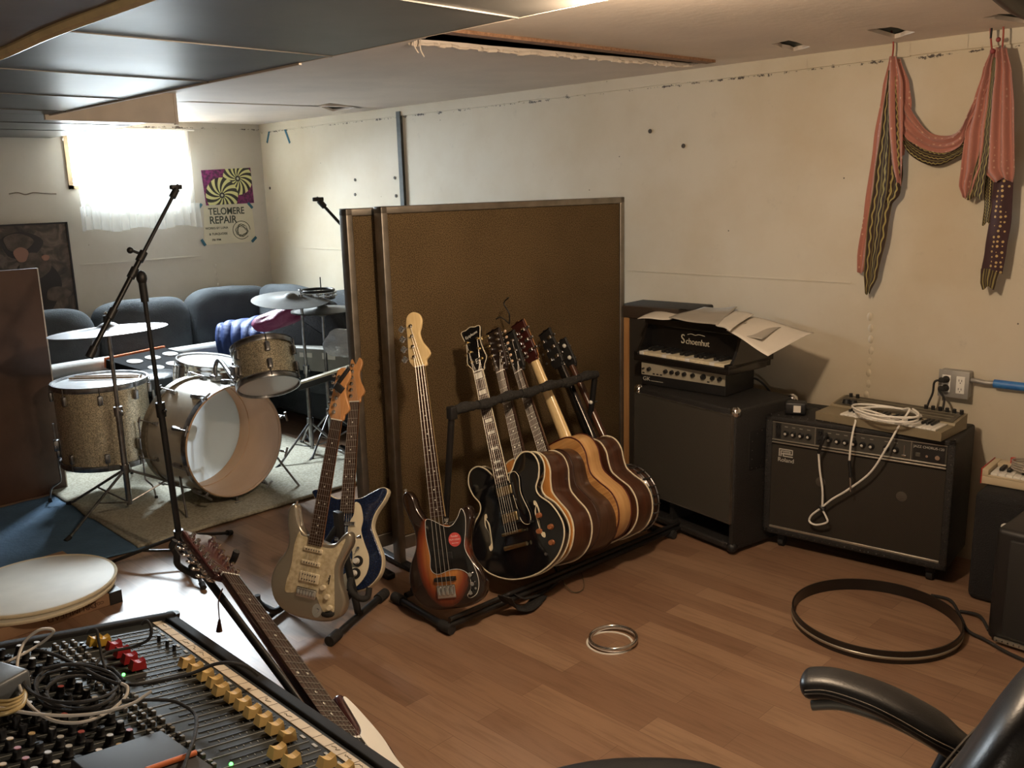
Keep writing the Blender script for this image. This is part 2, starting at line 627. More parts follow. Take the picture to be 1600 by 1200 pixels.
# ---------------------------------------------------------------- room shell
XR, YB = 2.2, -2.4      # walls behind the camera
WALLM = wall_mat('painted_concrete', (0.60, 0.545, 0.435), (0.51, 0.43, 0.30), 2.065)
WALLW = wall_mat('painted_concrete_end', (0.56, 0.53, 0.46), (0.48, 0.45, 0.38), 2.09)
CEILM = mat('painted_ceiling_board', (0.78, 0.69, 0.61), 0.7, var=0.1, scale=3, bump=0.15, bscale=30)
DARK = mat('dark_cavity', (0.02, 0.016, 0.013), 0.9, var=0.4, scale=20)
JOIST = wood_mat('old_joist_wood', (0.30, 0.17, 0.10), (0.19, 0.10, 0.055), 0.8, (4, 40, 40), 0)
fl = MB().box((WX-0.2, YB, -0.1), (XR, WY+0.2, 0))
struct(fl, 'floor', floor_mat(), smooth=False)
struct(MB().box((WX-0.2, WY, 0), (XR, WY+0.2, 2.4)), 'wall_right', WALLM, smooth=False)
# end wall with the window opening
y0, y1, z0, z1 = 2.39, 3.27, 1.66, 2.07
m = MB()
m.box((WX-0.2, YB, 0), (WX, y0, 2.4)).box((WX-0.2, y1, 0), (WX, WY, 2.4)).box((WX-0.2, y0, 0), (WX, y1, z0)).box((WX-0.2, y0, z1), (WX, y1, 2.4))
struct(m, 'wall_left', WALLW, smooth=False)
struct(MB().box((XR, YB, 0), (XR+0.1, WY+0.2, 2.4)), 'wall_behind', WALLM, smooth=False)
struct(MB().box((WX-0.2, YB-0.1, 0), (XR, YB, 2.4)), 'wall_rear', WALLM, smooth=False)
PANE = mat('bright_frosted_pane', (0.9, 0.96, 1.0), 0.4, emit=12)
WFR = wood_mat('bare_wood_frame', (0.50, 0.36, 0.20), (0.40, 0.28, 0.15), 0.6, coat=0)
win = thing('window_1', None, None, (WX, (y0+y1)/2, z0))
win['kind'] = 'structure'
hw, hh = (y1-y0)/2, z1-z0
m = MB().box((-0.12, -hw, 0), (0.012, -hw+0.03, hh)).box((-0.12, hw-0.03, 0), (0.012, hw, hh)).box((-0.12, -hw, 0), (0.012, hw, 0.025)).box((-0.12, -hw, hh-0.02), (0.012, hw, hh))
m.box((-0.11, -0.012, 0), (-0.08, 0.012, hh))
m.build('window_frame', WFR, win, smooth=False)
MB().box((-0.12, -hw, 0), (-0.11, hw, hh)).build('pane', PANE, win, smooth=False)

# ceiling with the torn slot and the broken holes at the wall
slot = [at(600, 70, 'z', CZ), at(712, 45, 'z', CZ), at(1114, 93, 'z', CZ), at(1080, 104, 'z', CZ)]
slot[0] = at(640, 67, 'z', CZ)
h1 = [at(*q, 'z', CZ) for q in ((1204, 69), (1232, 63), (1266, 73), (1240, 80))]
h2 = [at(*q, 'z', CZ) for q in ((1354, 47), (1392, 42), (1430, 50), (1398, 60))]
h3 = [at(*q, 'z', CZ) for q in ((1535, 28), (1560, 22), (1640, 20), (1600, 36))]
h4 = [at(*q, 'z', CZ) for q in ((496, 165), (515, 161), (572, 168), (520, 174))]
gap = [at(*q, 'z', CZ) for q in ((275, 159), (300, 158), (460, 164), (606, 169), (470, 166))]


def jag(poly, k=7, a=0.012):
    out = []
    for i in range(len(poly)):
        p, q = poly[i], poly[(i+1) % len(poly)]
        for j in range(k):
            t = j/k
            e = 0 if j == 0 else a
            out.append(p.lerp(q, t)+V((random.uniform(-e, e), random.uniform(-e, e), 0)))
    return out


from mathutils.geometry import tessellate_polygon
bm = bmesh.new()
loops = [[V((WX, YB, CZ)), V((XR, YB, CZ)), V((XR, WY, CZ)), V((WX, WY, CZ))], jag(slot, 24, 0.006), jag(h1, 4, .006), jag(h2, 4, .006), jag(h3, 4, .006), jag(h4, 4, 0.004), jag(gap, 5, 0.002)]
cv = [bm.verts.new(p) for lp in loops for p in lp]
for tri in tessellate_polygon(loops):
    try:
        bm.faces.new([cv[i] for i in tri])
    except ValueError:
        pass
ret = bmesh.ops.extrude_face_region(bm, geom=bm.faces[:])
for q in ret['geom']:
    if isinstance(q, bmesh.types.BMVert):
        q.co.z += 0.016
bmesh.ops.recalc_face_normals(bm, faces=bm.faces)
me = bpy.data.meshes.new('ceiling')
bm.to_mesh(me)
bm.free()
me.materials.append(CEILM)
o = bpy.data.objects.new('ceiling', me)
COL.objects.link(o)
o['kind'] = 'structure'
struct(MB().box((WX, YB, 2.32), (XR, WY, 2.4)), 'ceiling_subfloor', DARK, smooth=False)
m = MB()
a, b = slot[1], slot[2]
d = (b-a).normalized()
nn = V((-d.y, d.x, 0))
if (slot[0]-a).dot(nn) < 0:
    nn = -nn
mt = Matrix(((d.x, nn.x, 0, a.x), (d.y, nn.y, 0, a.y), (0, 0, 1, CZ), (0, 0, 0, 1)))
m.box((-0.25, 0.0, -0.012), ((b-a).length+0.02, 0.05, 0.19), mtx=mt)
struct(m, 'ceiling_joist', JOIST, smooth=False)
FUZZ = mat('torn_board_paper', (0.75, 0.66, 0.57), 0.9, bump=0.4)
m = MB()
e0, e1 = slot[0], slot[3]
pp = [e0.lerp(e1, i/60)+V((random.uniform(-.008, .008), random.uniform(-.006, .01), random.uniform(-.004, .003))) for i in range(61)]
for i in range(60):
    m.cyl(pp[i], pp[i+1], random.uniform(0.004, 0.011), seg=6)
struct(m, 'trim_2', FUZZ)
m = MB()
for (px, py, dz) in ((648, 60, 0.05), (657, 62, 0.06)):
    q = at(px, py, 'z', CZ+0.01)
    m.tube([q, q+V((0.01, -0.01, -dz*0.6)), q+V((0.005, 0.01, -dz))], 0.0025, 6)
tag(m.build('torn_paper_strand', FUZZ), 'pale torn paper strands dangling from the left end of the ceiling slot', 'scrap', kind='stuff')
# board between ceiling and wall paint
m = MB()
for i in range(40):
    xa = WX+(XR-WX)*i/40
    m.box((xa, WY-0.012, 2.072+random.uniform(-.003, .003)), (xa+(XR-WX)/40+.001, WY+0.001, CZ))
struct(m, 'trim_1', WALLM, smooth=False)
struct(MB().box((WX, 1.72, 2.085), (WX+0.012, WY, CZ)), 'trim_3', WALLW, smooth=False)

# soffit: dark sheet metal
SOF = mat('dark_sheet_metal', (0.105, 0.097, 0.088), 0.45, 0.55, var=0.35, scale=2.2, bump=0.25, bscale=2, stretch=(1, 1, 1))
SEAM = mat('dark_seam', (0.03, 0.03, 0.03), 0.5, 0.6)
TAN = mat('tan_painted_board', (0.76, 0.66, 0.56), 0.7, var=0.1, scale=9)
m = MB().box((-4.84, 0.86, 2.0), (XR, 1.68, CZ)).box((WX, YB, 2.0), (-4.845, 2.31, CZ))
sof = thing('ceiling_duct', 'wide dark grey sheet metal duct boxed along the low ceiling', 'duct', (0, 0, 0))
m.build('duct_body', SOF, sof, smooth=False)
for x in (-5.9, -5.35, -4.6, -3.93, -3.2, -2.42, -1.63, -0.8, 0):
    yb, ya = (1.68, 0.86) if x > -4.8 else (2.31, -1.0)
    MB().box((x-0.004, ya, 1.997), (x+0.004, yb, 2.001)).build('duct_seam', SOF, sof, smooth=False)
m = MB().box((-4.84, 1.678, 1.994), (-2.6, 1.688, 2.005)).box((-2.6, 1.678, 1.999), (XR, 1.683, 2.003))
m.build('edge_strip', TAN, sof, smooth=False)
m = MB().box((-4.84, 1.66, 1.975), (-4.82, 2.33, CZ)).box((-4.842, 2.318, 1.97), (-4.815, 2.334, CZ))
tag(m.build('end_board', TAN, sof, smooth=False), 'tan upright end board closing the wider duct section')
# brown ceiling boards beyond the duct and a pale pipe along its edge
struct(MB().box((-4.84, YB, 1.985), (XR, 0.83, 2.03)), 'ceiling_panel', mat('brown_ceiling_board', (0.16, 0.115, 0.085), 0.5, var=0.3, scale=5), smooth=False)
m = MB().tube([(-4.8+i*0.5, 0.845+0.012*math.sin(i*2.1), 1.985+0.006*math.sin(i)) for i in range(14)], 0.016, 8)
tag(m.build('pale_pipe', mat('pale_pipe_wrap', (0.78, 0.62, 0.34), 0.4, var=0.2, scale=12)), 'thin pale yellow pipe along the edge of the duct', 'pipe')

# dark strip on the long wall
m = MB().box((-4.905, WY-0.02, 1.2), (-4.865, WY, 2.10))
tag(m.build('wall_strip', mat('dark_weathered_strip', (0.05, 0.055, 0.05), 0.7, var=0.5, scale=20), smooth=False), 'narrow dark vertical strip on the long white wall above the divider', 'strip')
m = MB()
for px, py in ((555, 281), (555, 304), (617, 278), (619, 306), (422, 294), (1068, 228), (1016, 205)):
    q = at(px, py, 'y', WY)
    m.cyl(q+V((0, 0.005, 0)), q-V((0, 0.004, 0)), 0.011, seg=8)
struct(m, 'trim_4', mat('old_plug', (0.06, 0.05, 0.04), 0.8))
# plaster seam lines
m = MB()
for a_, b_ in (((980, 424), (1330, 440)), ((430, 381), (560, 396))):
    p, q = at(*a_, 'y', WY), at(*b_, 'y', WY)
    m.box((p.x, WY-0.003, (p.z+q.z)/2-0.003), (q.x, WY+0.001, (p.z+q.z)/2+0.003))
p = at(1355, 600, 'y', WY)
for k in range(14):
    zz = 0.9-0.045*k
    m.ball((p.x+random.uniform(-.01, .01), WY, 1.0-0.05*k), 0.012, 8, (1, .35, 1.6))
struct(m, 'trim_5', WALLM)
m = MB().box((WX-.001, 2.4, 1.135), (WX+0.003, 3.3, 1.142))
for k in range(10):
    m.ball((WX, 3.42+random.uniform(-.01, .01), 1.05-0.05*k), 0.012, 8, (.3, 1, 1.6))
struct(m, 'trim_6', WALLW)
m = MB()
p = [at(x, y, 'x', WX+0.001) for x, y in ((14, 303), (28, 301), (40, 304), (52, 301), (68, 302), (88, 303))]
m.tube(p, 0.004, 5)
struct(m, 'trim_7', mat('wall_crack', (0.2, 0.17, 0.13), 0.9))

# curtain
def curtain_mat():
    mm = bpy.data.materials.new('sheer_curtain')
    mm.use_nodes = True
    t = mm.node_tree
    t.nodes.remove(t.nodes['Principled BSDF'])
    out = t.nodes['Material Output']
    d = N(t, 'ShaderNodeBsdfDiffuse')
    d.inputs[0].default_value = (0.85, 0.84, 0.80, 1)
    tr = N(t, 'ShaderNodeBsdfTranslucent')
    tr.inputs[0].default_value = (0.85, 0.86, 0.85, 1)
    tp = N(t, 'ShaderNodeBsdfTransparent')
    a = N(t, 'ShaderNodeMixShader', n0=0.5)
    b = N(t, 'ShaderNodeMixShader', n0=0.45)
    t.links.new(d.outputs[0], a.inputs[1])
    t.links.new(tr.outputs[0], a.inputs[2])
    t.links.new(a.outputs[0], b.inputs[1])
    t.links.new(tp.outputs[0], b.inputs[2])
    t.links.new(b.outputs[0], out.inputs[0])
    return mm


SHEER = curtain_mat()
cu_ = thing('window_curtain', 'sheer white ruffled curtain hanging over the bright basement window', 'curtain', (WX+0.05, 2.86, 1.37))
rows = []
for j in range(26):
    z = 0.70-0.60*j/25
    rr = []
    for i in range(121):
        u = i/120
        y = -0.42+0.84*u
        amp = 0.012+0.010*(j/25)
        rr.append((amp*math.sin(u*62+1.1*math.sin(u*9))+0.004*math.sin(u*150), y, z+0.008*math.sin(u*20)))
    rows.append(rr)
MB().sheet(rows).build('curtain_cloth', SHEER, cu_)
rows = []
for j in range(8):
    z = 0.17-0.17*j/7
    rows.append([(0.012+(0.012+0.016*j/7)*math.sin(u*95+1.7*math.sin(u*13)), -0.435+0.87*u, z+0.012*math.sin(u*17)*j/7) for u in [i/200 for i in range(201)]])
MB().sheet(rows).build('ruffle', SHEER, cu_)
MB().cyl((0.0, -0.46, 0.70), (0.0, 0.46, 0.70), 0.006).build('curtain_rod', WHT, cu_)

# posters, tapes, painting
def on_left(px, py, off=0.004):
    return at(px, py, 'x', WX+off)


def quad_panel(mb, pts, nrm, th):
    nrm = V(nrm)*th
    return mb.add([V(p) for p in pts]+[V(p)+nrm for p in pts], [(0, 1, 2, 3), (7, 6, 5, 4), (0, 1, 5, 4), (1, 2, 6, 5), (2, 3, 7, 6), (3, 0, 4, 7)])


def art_mat():
    mm, t, p = nt('purple_and_yellow_print')
    tc = N(t, 'ShaderNodeTexCoord')
    sx = N(t, 'ShaderNodeSeparateXYZ')
    t.links.new(tc.outputs['Object'], sx.inputs[0])
    n = N(t, 'ShaderNodeTexNoise', i_Scale=40, i_Detail=3)
    t.links.new(tc.outputs['Object'], n.inputs[0])
    bg = ramp(t, n.outputs[0], [(0.4, (0.05, 0.008, 0.04)), (0.6, (0.20, 0.02, 0.12))])
    col = bg
    for (cy, cz, rad, k, ph) in ((0.085, 0.060, 0.125, 13, 0.0), (-0.06, -0.065, 0.135, 12, 0.7)):
        dy = math_(t, 'SUBTRACT', sx.outputs[1], cy)
        dz = math_(t, 'SUBTRACT', sx.outputs[2], cz)
        r_ = math_(t, 'SQRT', math_(t, 'ADD', math_(t, 'MULTIPLY', dy, dy), math_(t, 'MULTIPLY', dz, dz)))
        a_ = math_(t, 'ADD', math_(t, 'ARCTAN2', dz, dy), math_(t, 'MULTIPLY', r_, 5.0))
        s_ = math_(t, 'GREATER_THAN', math_(t, 'SINE', math_(t, 'MULTIPLY', a_, float(k))), 0.0)
        rays = mixc(t, s_, (0.03, 0.03, 0.02), (0.62, 0.62, 0.28))
        col = mixc(t, math_(t, 'LESS_THAN', r_, rad), col, rays)
        col = mixc(t, math_(t, 'LESS_THAN', r_, 0.022), col, (0.02, 0.02, 0.02))
        col = mixc(t, math_(t, 'LESS_THAN', r_, 0.010), col, (0.45, 0.45, 0.35))
    t.links.new(col, p.inputs['Base Color'])
    p.inputs['Roughness'].default_value = 0.6
    return mm


q = [on_left(*p) for p in ((314, 266), (391, 262), (397, 317), (322, 321))]
c = sum(q, V())/4
m = quad_panel(MB(), [p-c for p in q], (1, 0, 0), 0.0015)
o = tag(m.build('art_poster', art_mat(), smooth=False), 'purple poster with yellow and black swirling fans on the end wall', 'poster')
o.location = c
q = [on_left(*p) for p in ((318, 323), (393, 318), (400, 377), (319, 383))]
c = sum(q, V())/4
po = thing('band_poster', 'cream poster lettered TELOMERE REPAIR taped beneath the purple poster', 'poster', c)
quad_panel(MB(), [p-c for p in q], (1, 0, 0), 0.0012).build('sheet', mat('cream_poster_paper', (0.60, 0.56, 0.42), 0.8, var=0.06, scale=8), po, smooth=False)
INK = mat('dark_green_ink', (0.05, 0.06, 0.045), 0.8)
B = Matrix(((0, 0, 1, 0.003), (1, 0, 0, 0), (0, 1, 0, 0), (0, 0, 0, 1)))   # text on the x = const plane facing +x


def ltx(s, y, z, size, sx=1.0):
    text('lettering', s, size, Matrix.Translation((0, y, z)) @ B, INK, po, 0.0003, sx=sx, bold=size*.018)


ltx('TELOMERE', -0.015, 0.100, 0.074, 0.86)
ltx('REPAIR', -0.05, 0.034, 0.080, 0.92)
ltx('WORKS BY LUNA', -0.11, -0.025, 0.024)
ltx('& TURQUOISE', -0.10, -0.07, 0.024)
ltx('FRI 7PM', -0.12, -0.115, 0.022)
m = MB()
for k in range(9):
    pts = [V((0.003, 0.10+0.06*math.cos(a+k)*random.uniform(.5, 1), -0.055+0.055*math.sin(a+k)*random.uniform(.5, 1))) for a in (0, 1, 2, 3, 4)]
    m.tube(pts, 0.0014, 5)
m.tube([V((0.003, 0.10+0.075*math.cos(a), -0.05+0.07*math.sin(a))) for a in [i*0.5 for i in range(12)]], 0.0022, 5)
m.build('ink_drawing', INK, po)
k = 0
for (px, py, ang, lab) in ((312, 323, 50, 'blue tape piece at the upper left of the lettered poster'), (391, 321, -50, 'blue tape piece at the upper right of the lettered poster'),
                           (318, 379, -60, 'blue tape piece at the lower left of the lettered poster'), (397, 374, 40, 'blue tape piece at the lower right of the lettered poster')):
    p = on_left(px, py, 0.006)
    mm_ = Matrix.Translation(p) @ Matrix.Rotation(R(ang), 4, 'X')
    tag(MB().box((0, -0.028, -0.011), (0.001, 0.028, 0.011), mtx=mm_).build('tape_strip', TAPE, smooth=False), lab, 'tape', 'tape on the poster corners')
for (px, py, ang, ln, lab) in ((419, 214, -62, 0.05, 'short blue tape strip near the corner on the long wall'), (448, 210, 62, 0.075, 'longer blue tape strip high on the long wall near the corner')):
    p = at(px, py, 'y', WY-0.002)
    mm_ = Matrix.Translation(p) @ Matrix.Rotation(R(ang), 4, 'Y')
    tag(MB().box((-ln, -0.001, -0.011), (ln, 0, 0.011), mtx=mm_).build('tape_strip', TAPE, smooth=False), lab, 'tape', 'tape on the long wall')


def paint_mat():
    mm, t, p = nt('dark_brown_painting')
    tc = N(t, 'ShaderNodeTexCoord')
    n = N(t, 'ShaderNodeTexNoise', i_Scale=9, i_Detail=5, i_Distortion=1.2)
    t.links.new(tc.outputs['Object'], n.inputs[0])
    t.links.new(ramp(t, n.outputs[0], [(0.3, (0.02, 0.016, 0.013)), (0.5, (0.055, 0.040, 0.030)), (0.62, (0.13, 0.095, 0.07)), (0.75, (0.07, 0.055, 0.045))]), p.inputs['Base Color'])
    p.inputs['Roughness'].default_value = 0.6
    return mm


pt = thing('painting', 'large dark brown framed figure painting standing behind the sofa', 'painting', (WX+0.04, 2.33, 0.80), 0)
PM = Matrix.Identity(4)
MB().box((0, -1.05, 0), (0.015, -0.012, 0.63)).build('canvas', paint_mat(), pt, smooth=False)
MB().box((0, -1.06, -0.01), (0.022, 0.0, 0.0)).box((0, -1.06, 0.63), (0.022, 0, 0.642)).box((0, -0.012, 0), (0.022, 0, 0.64)).box((0, -1.06, 0), (0.022, -1.05, 0.64)).build('picture_frame', BLK, pt, smooth=False)
SK = mat('painted_rose', (0.25, 0.13, 0.09), 0.7)
UM = mat('painted_umber', (0.11, 0.08, 0.06), 0.7, var=0.5, scale=20)
UM2 = mat('painted_shadow_brown', (0.025, 0.02, 0.018), 0.7)
def blob(mb, cy, cz, ry, rz_, k=0.0, x=0.016, n=24):
    mb.prism([(0, 0)]*0 or [(cy+ry*math.cos(2*PI*i/n)*(1+0.12*math.sin(3*2*PI*i/n+k)), cz+rz_*math.sin(2*PI*i/n)) for i in range(n)], -x-0.0015, -x)
    return mb
def flat(mb):   # x-z outlines turned onto the canvas plane
    mb.v = [(-q[1], q[0], q[2]) for q in mb.v]
    return mb
m = MB(); blob(m, -0.31, 0.50, 0.13, 0.09, 0.5); blob(m, -0.24, 0.22, 0.14, 0.2, 1.0); blob(m, -0.42, 0.12, 0.1, 0.14, 2)
flat(m).build('painted_shape', UM2, pt, smooth=False)
m = MB(); blob(m, -0.33, 0.52, 0.09, 0.06, 1, 0.018); blob(m, -0.25, 0.36, 0.10, 0.09, 2, 0.018); blob(m, -0.12, 0.16, 0.08, 0.05, 2, 0.018); blob(m, -0.5, 0.45, 0.05, 0.12, 0, 0.018)
flat(m).build('painted_shape', UM, pt, smooth=False)
m = MB(); blob(m, -0.32, 0.44, 0.045, 0.05, 0, 0.020); blob(m, -0.17, 0.41, 0.025, 0.02, 0, 0.020)
flat(m).build('painted_shape', SK, pt, smooth=False)

# ---------------------------------------------------------------- divider panels
A, Bp = V((-2.95, 2.23, 0)), V((-2.815, 3.62, 0))
def divider(label, a, b, h, th=0.045):
    L_ = (b-a).length
    rz = math.atan2(b.y-a.y, b.x-a.x)
    t = thing('office_divider', label, 'divider', a, rz, 'fabric divider panels')
    # local x runs along the panel, +y is the hidden side (local -y faces the camera after the half turn)
    s = -1
    MB().box((0.03, 0.0, 0.14), (L_-0.03, th, h-0.03), 0.004).build('fabric_panel', BROWNFAB, t)
    MB().box((0, -0.006, 0.02), (0.03, th+0.006, h), 0.004).build('post', ALU, t)
    MB().box((L_-0.03, -0.006, 0.02), (L_, th+0.006, h), 0.004).build('post', ALU, t)
    MB().box((0, -0.006, h-0.03), (L_, th+0.006, h), 0.004).build('top_rail', ALU, t)
    MB().box((0.03, -0.006, 0.08), (L_-0.03, th+0.006, 0.14), 0.004).build('bottom_rail', ALU, t)
    MB().box((0.0, -0.16, 0.0), (0.04, th+0.16, 0.025), 0.006).build('foot', BLK, t)
    MB().box((L_-0.04, -0.1, 0.0), (L_, th+0.1, 0.025), 0.006).build('foot', BLK, t)
    return t
dv = (Bp-A).normalized()
nv = V((-dv.y, dv.x, 0))      # away from the camera, towards -x
divider('wide brown fabric divider panel standing behind the row of guitars', A, Bp, 1.535)
A2 = A+nv*0.085-dv*0.11
divider('brown fabric divider panel behind the wide one, only its narrow end showing', A2, A2+dv*1.45, 1.53)
# ---------------------------------------------------------------- sofa corner
def pil(name, c, s, mt, parent=None, seed=0, puff=0.6, nz=0.012, rot=None, sub=0, **k):
    return pillow((0, 0, 0), s, seed, puff, nz, rot).build(name, mt, parent, ang=80, sub=sub, **k)


so = thing('sectional_sofa', 'slate blue corner sofa running along the end wall and the long wall', 'sofa', (-6.2, 3.0, 0))
for nm, lo, hi in (('sofa_base', (-6.62, 1.55, 0.06), (-5.75, 3.80, 0.28)), ('sofa_base', (-5.75, 3.32, 0.06), (-3.7, 3.80, 0.28)),
                   ('sofa_back', (-6.63, 1.55, 0.06), (-6.46, 3.82, 0.70)), ('sofa_back', (-6.46, 3.66, 0.06), (-3.7, 3.83, 0.70))):
    c = V(((lo[0]+hi[0])/2, (lo[1]+hi[1])/2, (lo[2]+hi[2])/2))
    o = MB().box(V(lo)-c, V(hi)-c, 0.04).build(nm, SOFA, so)
    o.location = c-V((-6.2, 3.0, 0))
for i, (c, s, rz, ry) in enumerate((((-6.36, 2.03, 0.65), (0.24, 0.60, 0.46), 0, 10), ((-6.36, 2.66, 0.66), (0.26, 0.68, 0.47), 0, 10),
                                    ((-6.33, 3.32, 0.68), (0.26, 0.70, 0.48), 0, 8), ((-5.98, 3.60, 0.68), (0.72, 0.24, 0.50), 0, 0),
                                    ((-5.25, 3.58, 0.68), (0.76, 0.25, 0.50), 0, 0), ((-4.45, 3.58, 0.68), (0.76, 0.25, 0.50), 0, 0))):
    lab = ('back cushion at the painting end of the slate sofa', 'back cushion below the window on the slate sofa', 'back cushion on the end wall side near the sofa corner',
           'back cushion in the corner on the long wall side of the slate sofa', 'back cushion behind the cymbals on the slate sofa', 'back cushion hidden mostly by the brown divider')[i]
    if i == 5:
        lab = 'slate back cushion farthest along the long wall, beside the divider'
    rot = Matrix.Rotation(R(-ry), 4, 'Y') if i < 3 else Matrix.Rotation(R(-8), 4, 'X')
    o = pillow((0, 0, 0), s, i+1, 0.25, 0.012, rot).build('sofa_cushion', SOFA, None, ang=80, sub=1)
    o.location = c
    tag(o, lab, 'cushion', 'back cushions of the corner sofa')
for i, (c, s) in enumerate((((-6.08, 1.96, 0.36), (0.72, 0.78, 0.18)), ((-6.08, 2.75, 0.36), (0.72, 0.78, 0.18)), ((-6.05, 3.33, 0.36), (0.7, 0.5, 0.18)), ((-5.25, 3.44, 0.36), (0.9, 0.50, 0.18)), ((-4.30, 3.44, 0.36), (0.9, 0.50, 0.18)))):
    o = pillow((0, 0, 0), s, i+11, 0.35, 0.010).build('seat_cushion', SOFA, None, ang=80, sub=1)
    o.location = c
    tag(o, ('seat cushion of the slate sofa under the painting', 'seat cushion of the slate sofa under the window', 'corner seat cushion of the slate sofa beneath the blue jacket',
            'seat cushion of the slate sofa behind the crash cymbal stand', 'seat cushion of the slate sofa beside the brown divider')[i], 'cushion', 'seat cushions of the corner sofa')
ROLL = mat('pale_padding', (0.55, 0.55, 0.53), 0.6, var=0.15, scale=10, bump=0.3, bscale=20)
tag(MB().tube([V((-6.17, 1.85, 0.50)), V((-6.17, 2.2, 0.505)), V((-6.15, 2.6, 0.50)), V((-6.12, 3.12, 0.505))], 0.052, 16).build('padding_roll', ROLL), 'long pale roll of padding lying on the sofa seat', 'roll')

# sampling pad box with six round pads, propped on the seat
px_ = [at(165, 562, 'z', 0.56), at(258, 543, 'z', 0.56), at(290, 572, 'z', 0.50), at(198, 594, 'z', 0.50)]
o3 = px_[0]
ux = (px_[1]-px_[0]); wbox = ux.length; ux.normalize()
uy = (px_[3]-px_[0]); dbox = uy.length; uz = ux.cross(uy).normalized()*-1
if uz.z < 0:
    uz = -uz
uy = uz.cross(ux)
if uy.dot(px_[3]-px_[0]) < 0:
    uy = -uy
pm = Matrix(((ux.x, uy.x, uz.x, o3.x), (ux.y, uy.y, uz.y, o3.y), (ux.z, uy.z, uz.z, o3.z), (0, 0, 0, 1)))
pb = thing('drum_pad_box', 'flat black box with six pale round pads and an orange edge on the sofa', 'box', mtx=pm)
ORNG = mat('orange_card', (0.62, 0.16, 0.05), 0.6)
sgn = 1
MB().box((0, 0, -0.06), (wbox, dbox, 0), 0.004).build('box_body', mat('matte_black_card', (0.012, 0.012, 0.013), .9, spec=.1), pb)
MB().box((-0.002, -0.012, -0.055), (wbox, 0.0, 0.012)).build('orange_edge', ORNG, pb, smooth=False)
for i in range(3):
    for j in range(2):
        MB().cyl((wbox*(0.2+0.3*i), dbox*(0.32+0.4*j), 0), (wbox*(0.2+0.3*i), dbox*(0.32+0.4*j), 0.006), wbox*0.105, seg=28).build('pad', mat('pale_pad', (0.36, 0.36, 0.35), 0.8) if i+j == 0 else bpy.data.materials['pale_pad'], pb)

# jacket, garment, bag, box, board
PUFF = mat('blue_nylon', (0.012, 0.036, 0.15), 0.6, bump=0.5, bscale=25)
jk = thing('puffer_jacket', 'blue quilted puffer jacket heaped in the sofa corner', 'jacket', (-5.62, 3.18, 0.45))
d = V((0.80, 0.42, 0.0)).normalized()
m = MB()
prof = []
nseg = 9
for k in range(nseg*6+1):
    t = k/(nseg*6)
    rr = (0.125+0.045*math.sin(PI*min(1, t*1.15))) * (0.95+0.08*abs(math.sin(PI*nseg*t))**.6)
    if t < 0.06:
        rr *= (t/0.06)**0.5+0.02
    if t > 0.94:
        rr *= ((1-t)/0.06)**0.5+0.02
    prof.append((rr, 0.70*t-0.33))
m.lathe(prof, (0, 0, 0.14), (0.74, 0.55, 0.05), 26)
m.v = [(x+0.02*noise.noise(V((x*7, y*7, z*7))), y+0.03*noise.noise(V((x*5, y*5, z*5+3))), z*1.05+0.03*noise.noise(V((x*6, y*6, z*6+9)))) for x, y, z in m.v]
m.build('jacket_body', PUFF, jk, ang=70)
m = MB()
m.tube([(0.0, -0.14, 0.02), (0.12, -0.12, 0.12), (0.26, -0.04, 0.10), (0.34, 0.0, 0.0)], (0.085, 0.07), 14)
m.v = [(x, y, z+0.02*noise.noise(V((x*14, y*14, z*14)))) for x, y, z in m.v]
m.build('sleeve', PUFF, jk, ang=70)
for i in range(5):
    MB().ball((-0.22+0.13*i, -0.02+0.06*i, 0.02), 0.17, 18, (0.55, 0.75, 0.95)).build('baffle', PUFF, jk, ang=70)
MAG = mat('magenta_nylon', (0.20, 0.022, 0.085), 0.5, bump=0.6, bscale=30)
gm = pillow((0, 0, 0), (0.42, 0.20, 0.12), 3, 0.7, 0.04, Matrix.Rotation(R(38), 4, 'Z')).build('folded_garment', MAG, None, ang=80, sub=1)
gm.location = ray(440, 492, 5.75)
gm.rotation_euler = (R(20), R(-12), 0)
tag(gm, 'magenta folded garment lying on top of the blue puffer jacket', 'garment')
BAGM = mat('black_canvas', (0.010, 0.010, 0.012), 0.8, bump=0.4, bscale=120)
out = curve2([(-0.42, -0.18), (-0.36, 0.06), (-0.18, 0.24), (0.05, 0.27), (0.20, 0.12), (0.42, -0.16), (0.1, -0.19)], 6)
bg = MB().prism(out, -0.10, 0.10, 0.05).build('soft_bag', BAGM, None, ang=70)
bg.location = (-5.15, 3.33, 0.63)
bg.rotation_euler = (R(-14), 0, R(28))
tag(bg, 'black soft bag slumped against the sofa behind the cymbal stands', 'bag')
GBOX = mat('grey_carton', (0.27, 0.26, 0.23), 0.7, var=0.1, scale=8)
bx = thing('carton', 'flat grey brown carton on the sofa seat beside the divider', 'box', (-5.0, 3.34, 0.46), R(20))
MB().box((-0.28, -0.16, 0), (0.28, 0.16, 0.15), 0.006).build('carton_body', GBOX, bx)
MB().box((-0.16, -0.1615, 0.09), (-0.06, -0.160, 0.12)).build('label_sticker', PAPER, bx, smooth=False)
MB().box((0.02, -0.1615, 0.085), (0.12, -0.160, 0.125)).build('label_sticker', PAPER, bx, smooth=False)
PLB = mat('clear_crinkled_plastic', (0.75, 0.80, 0.85), 0.2, trans=0.55, bump=0.8, bscale=40)
pg = pillow((0, 0, 0), (0.26, 0.16, 0.15), 9, 0.8, 0.09).build('plastic_bag', PLB, None, ang=60)
pg.location = ray(548, 548, 5.15)
tag(pg, 'crumpled clear plastic bag on the grey carton beside the divider', 'bag')
a_, b_ = ray(464, 597, 5.35), ray(567, 564, 5.30)
dd = b_-a_
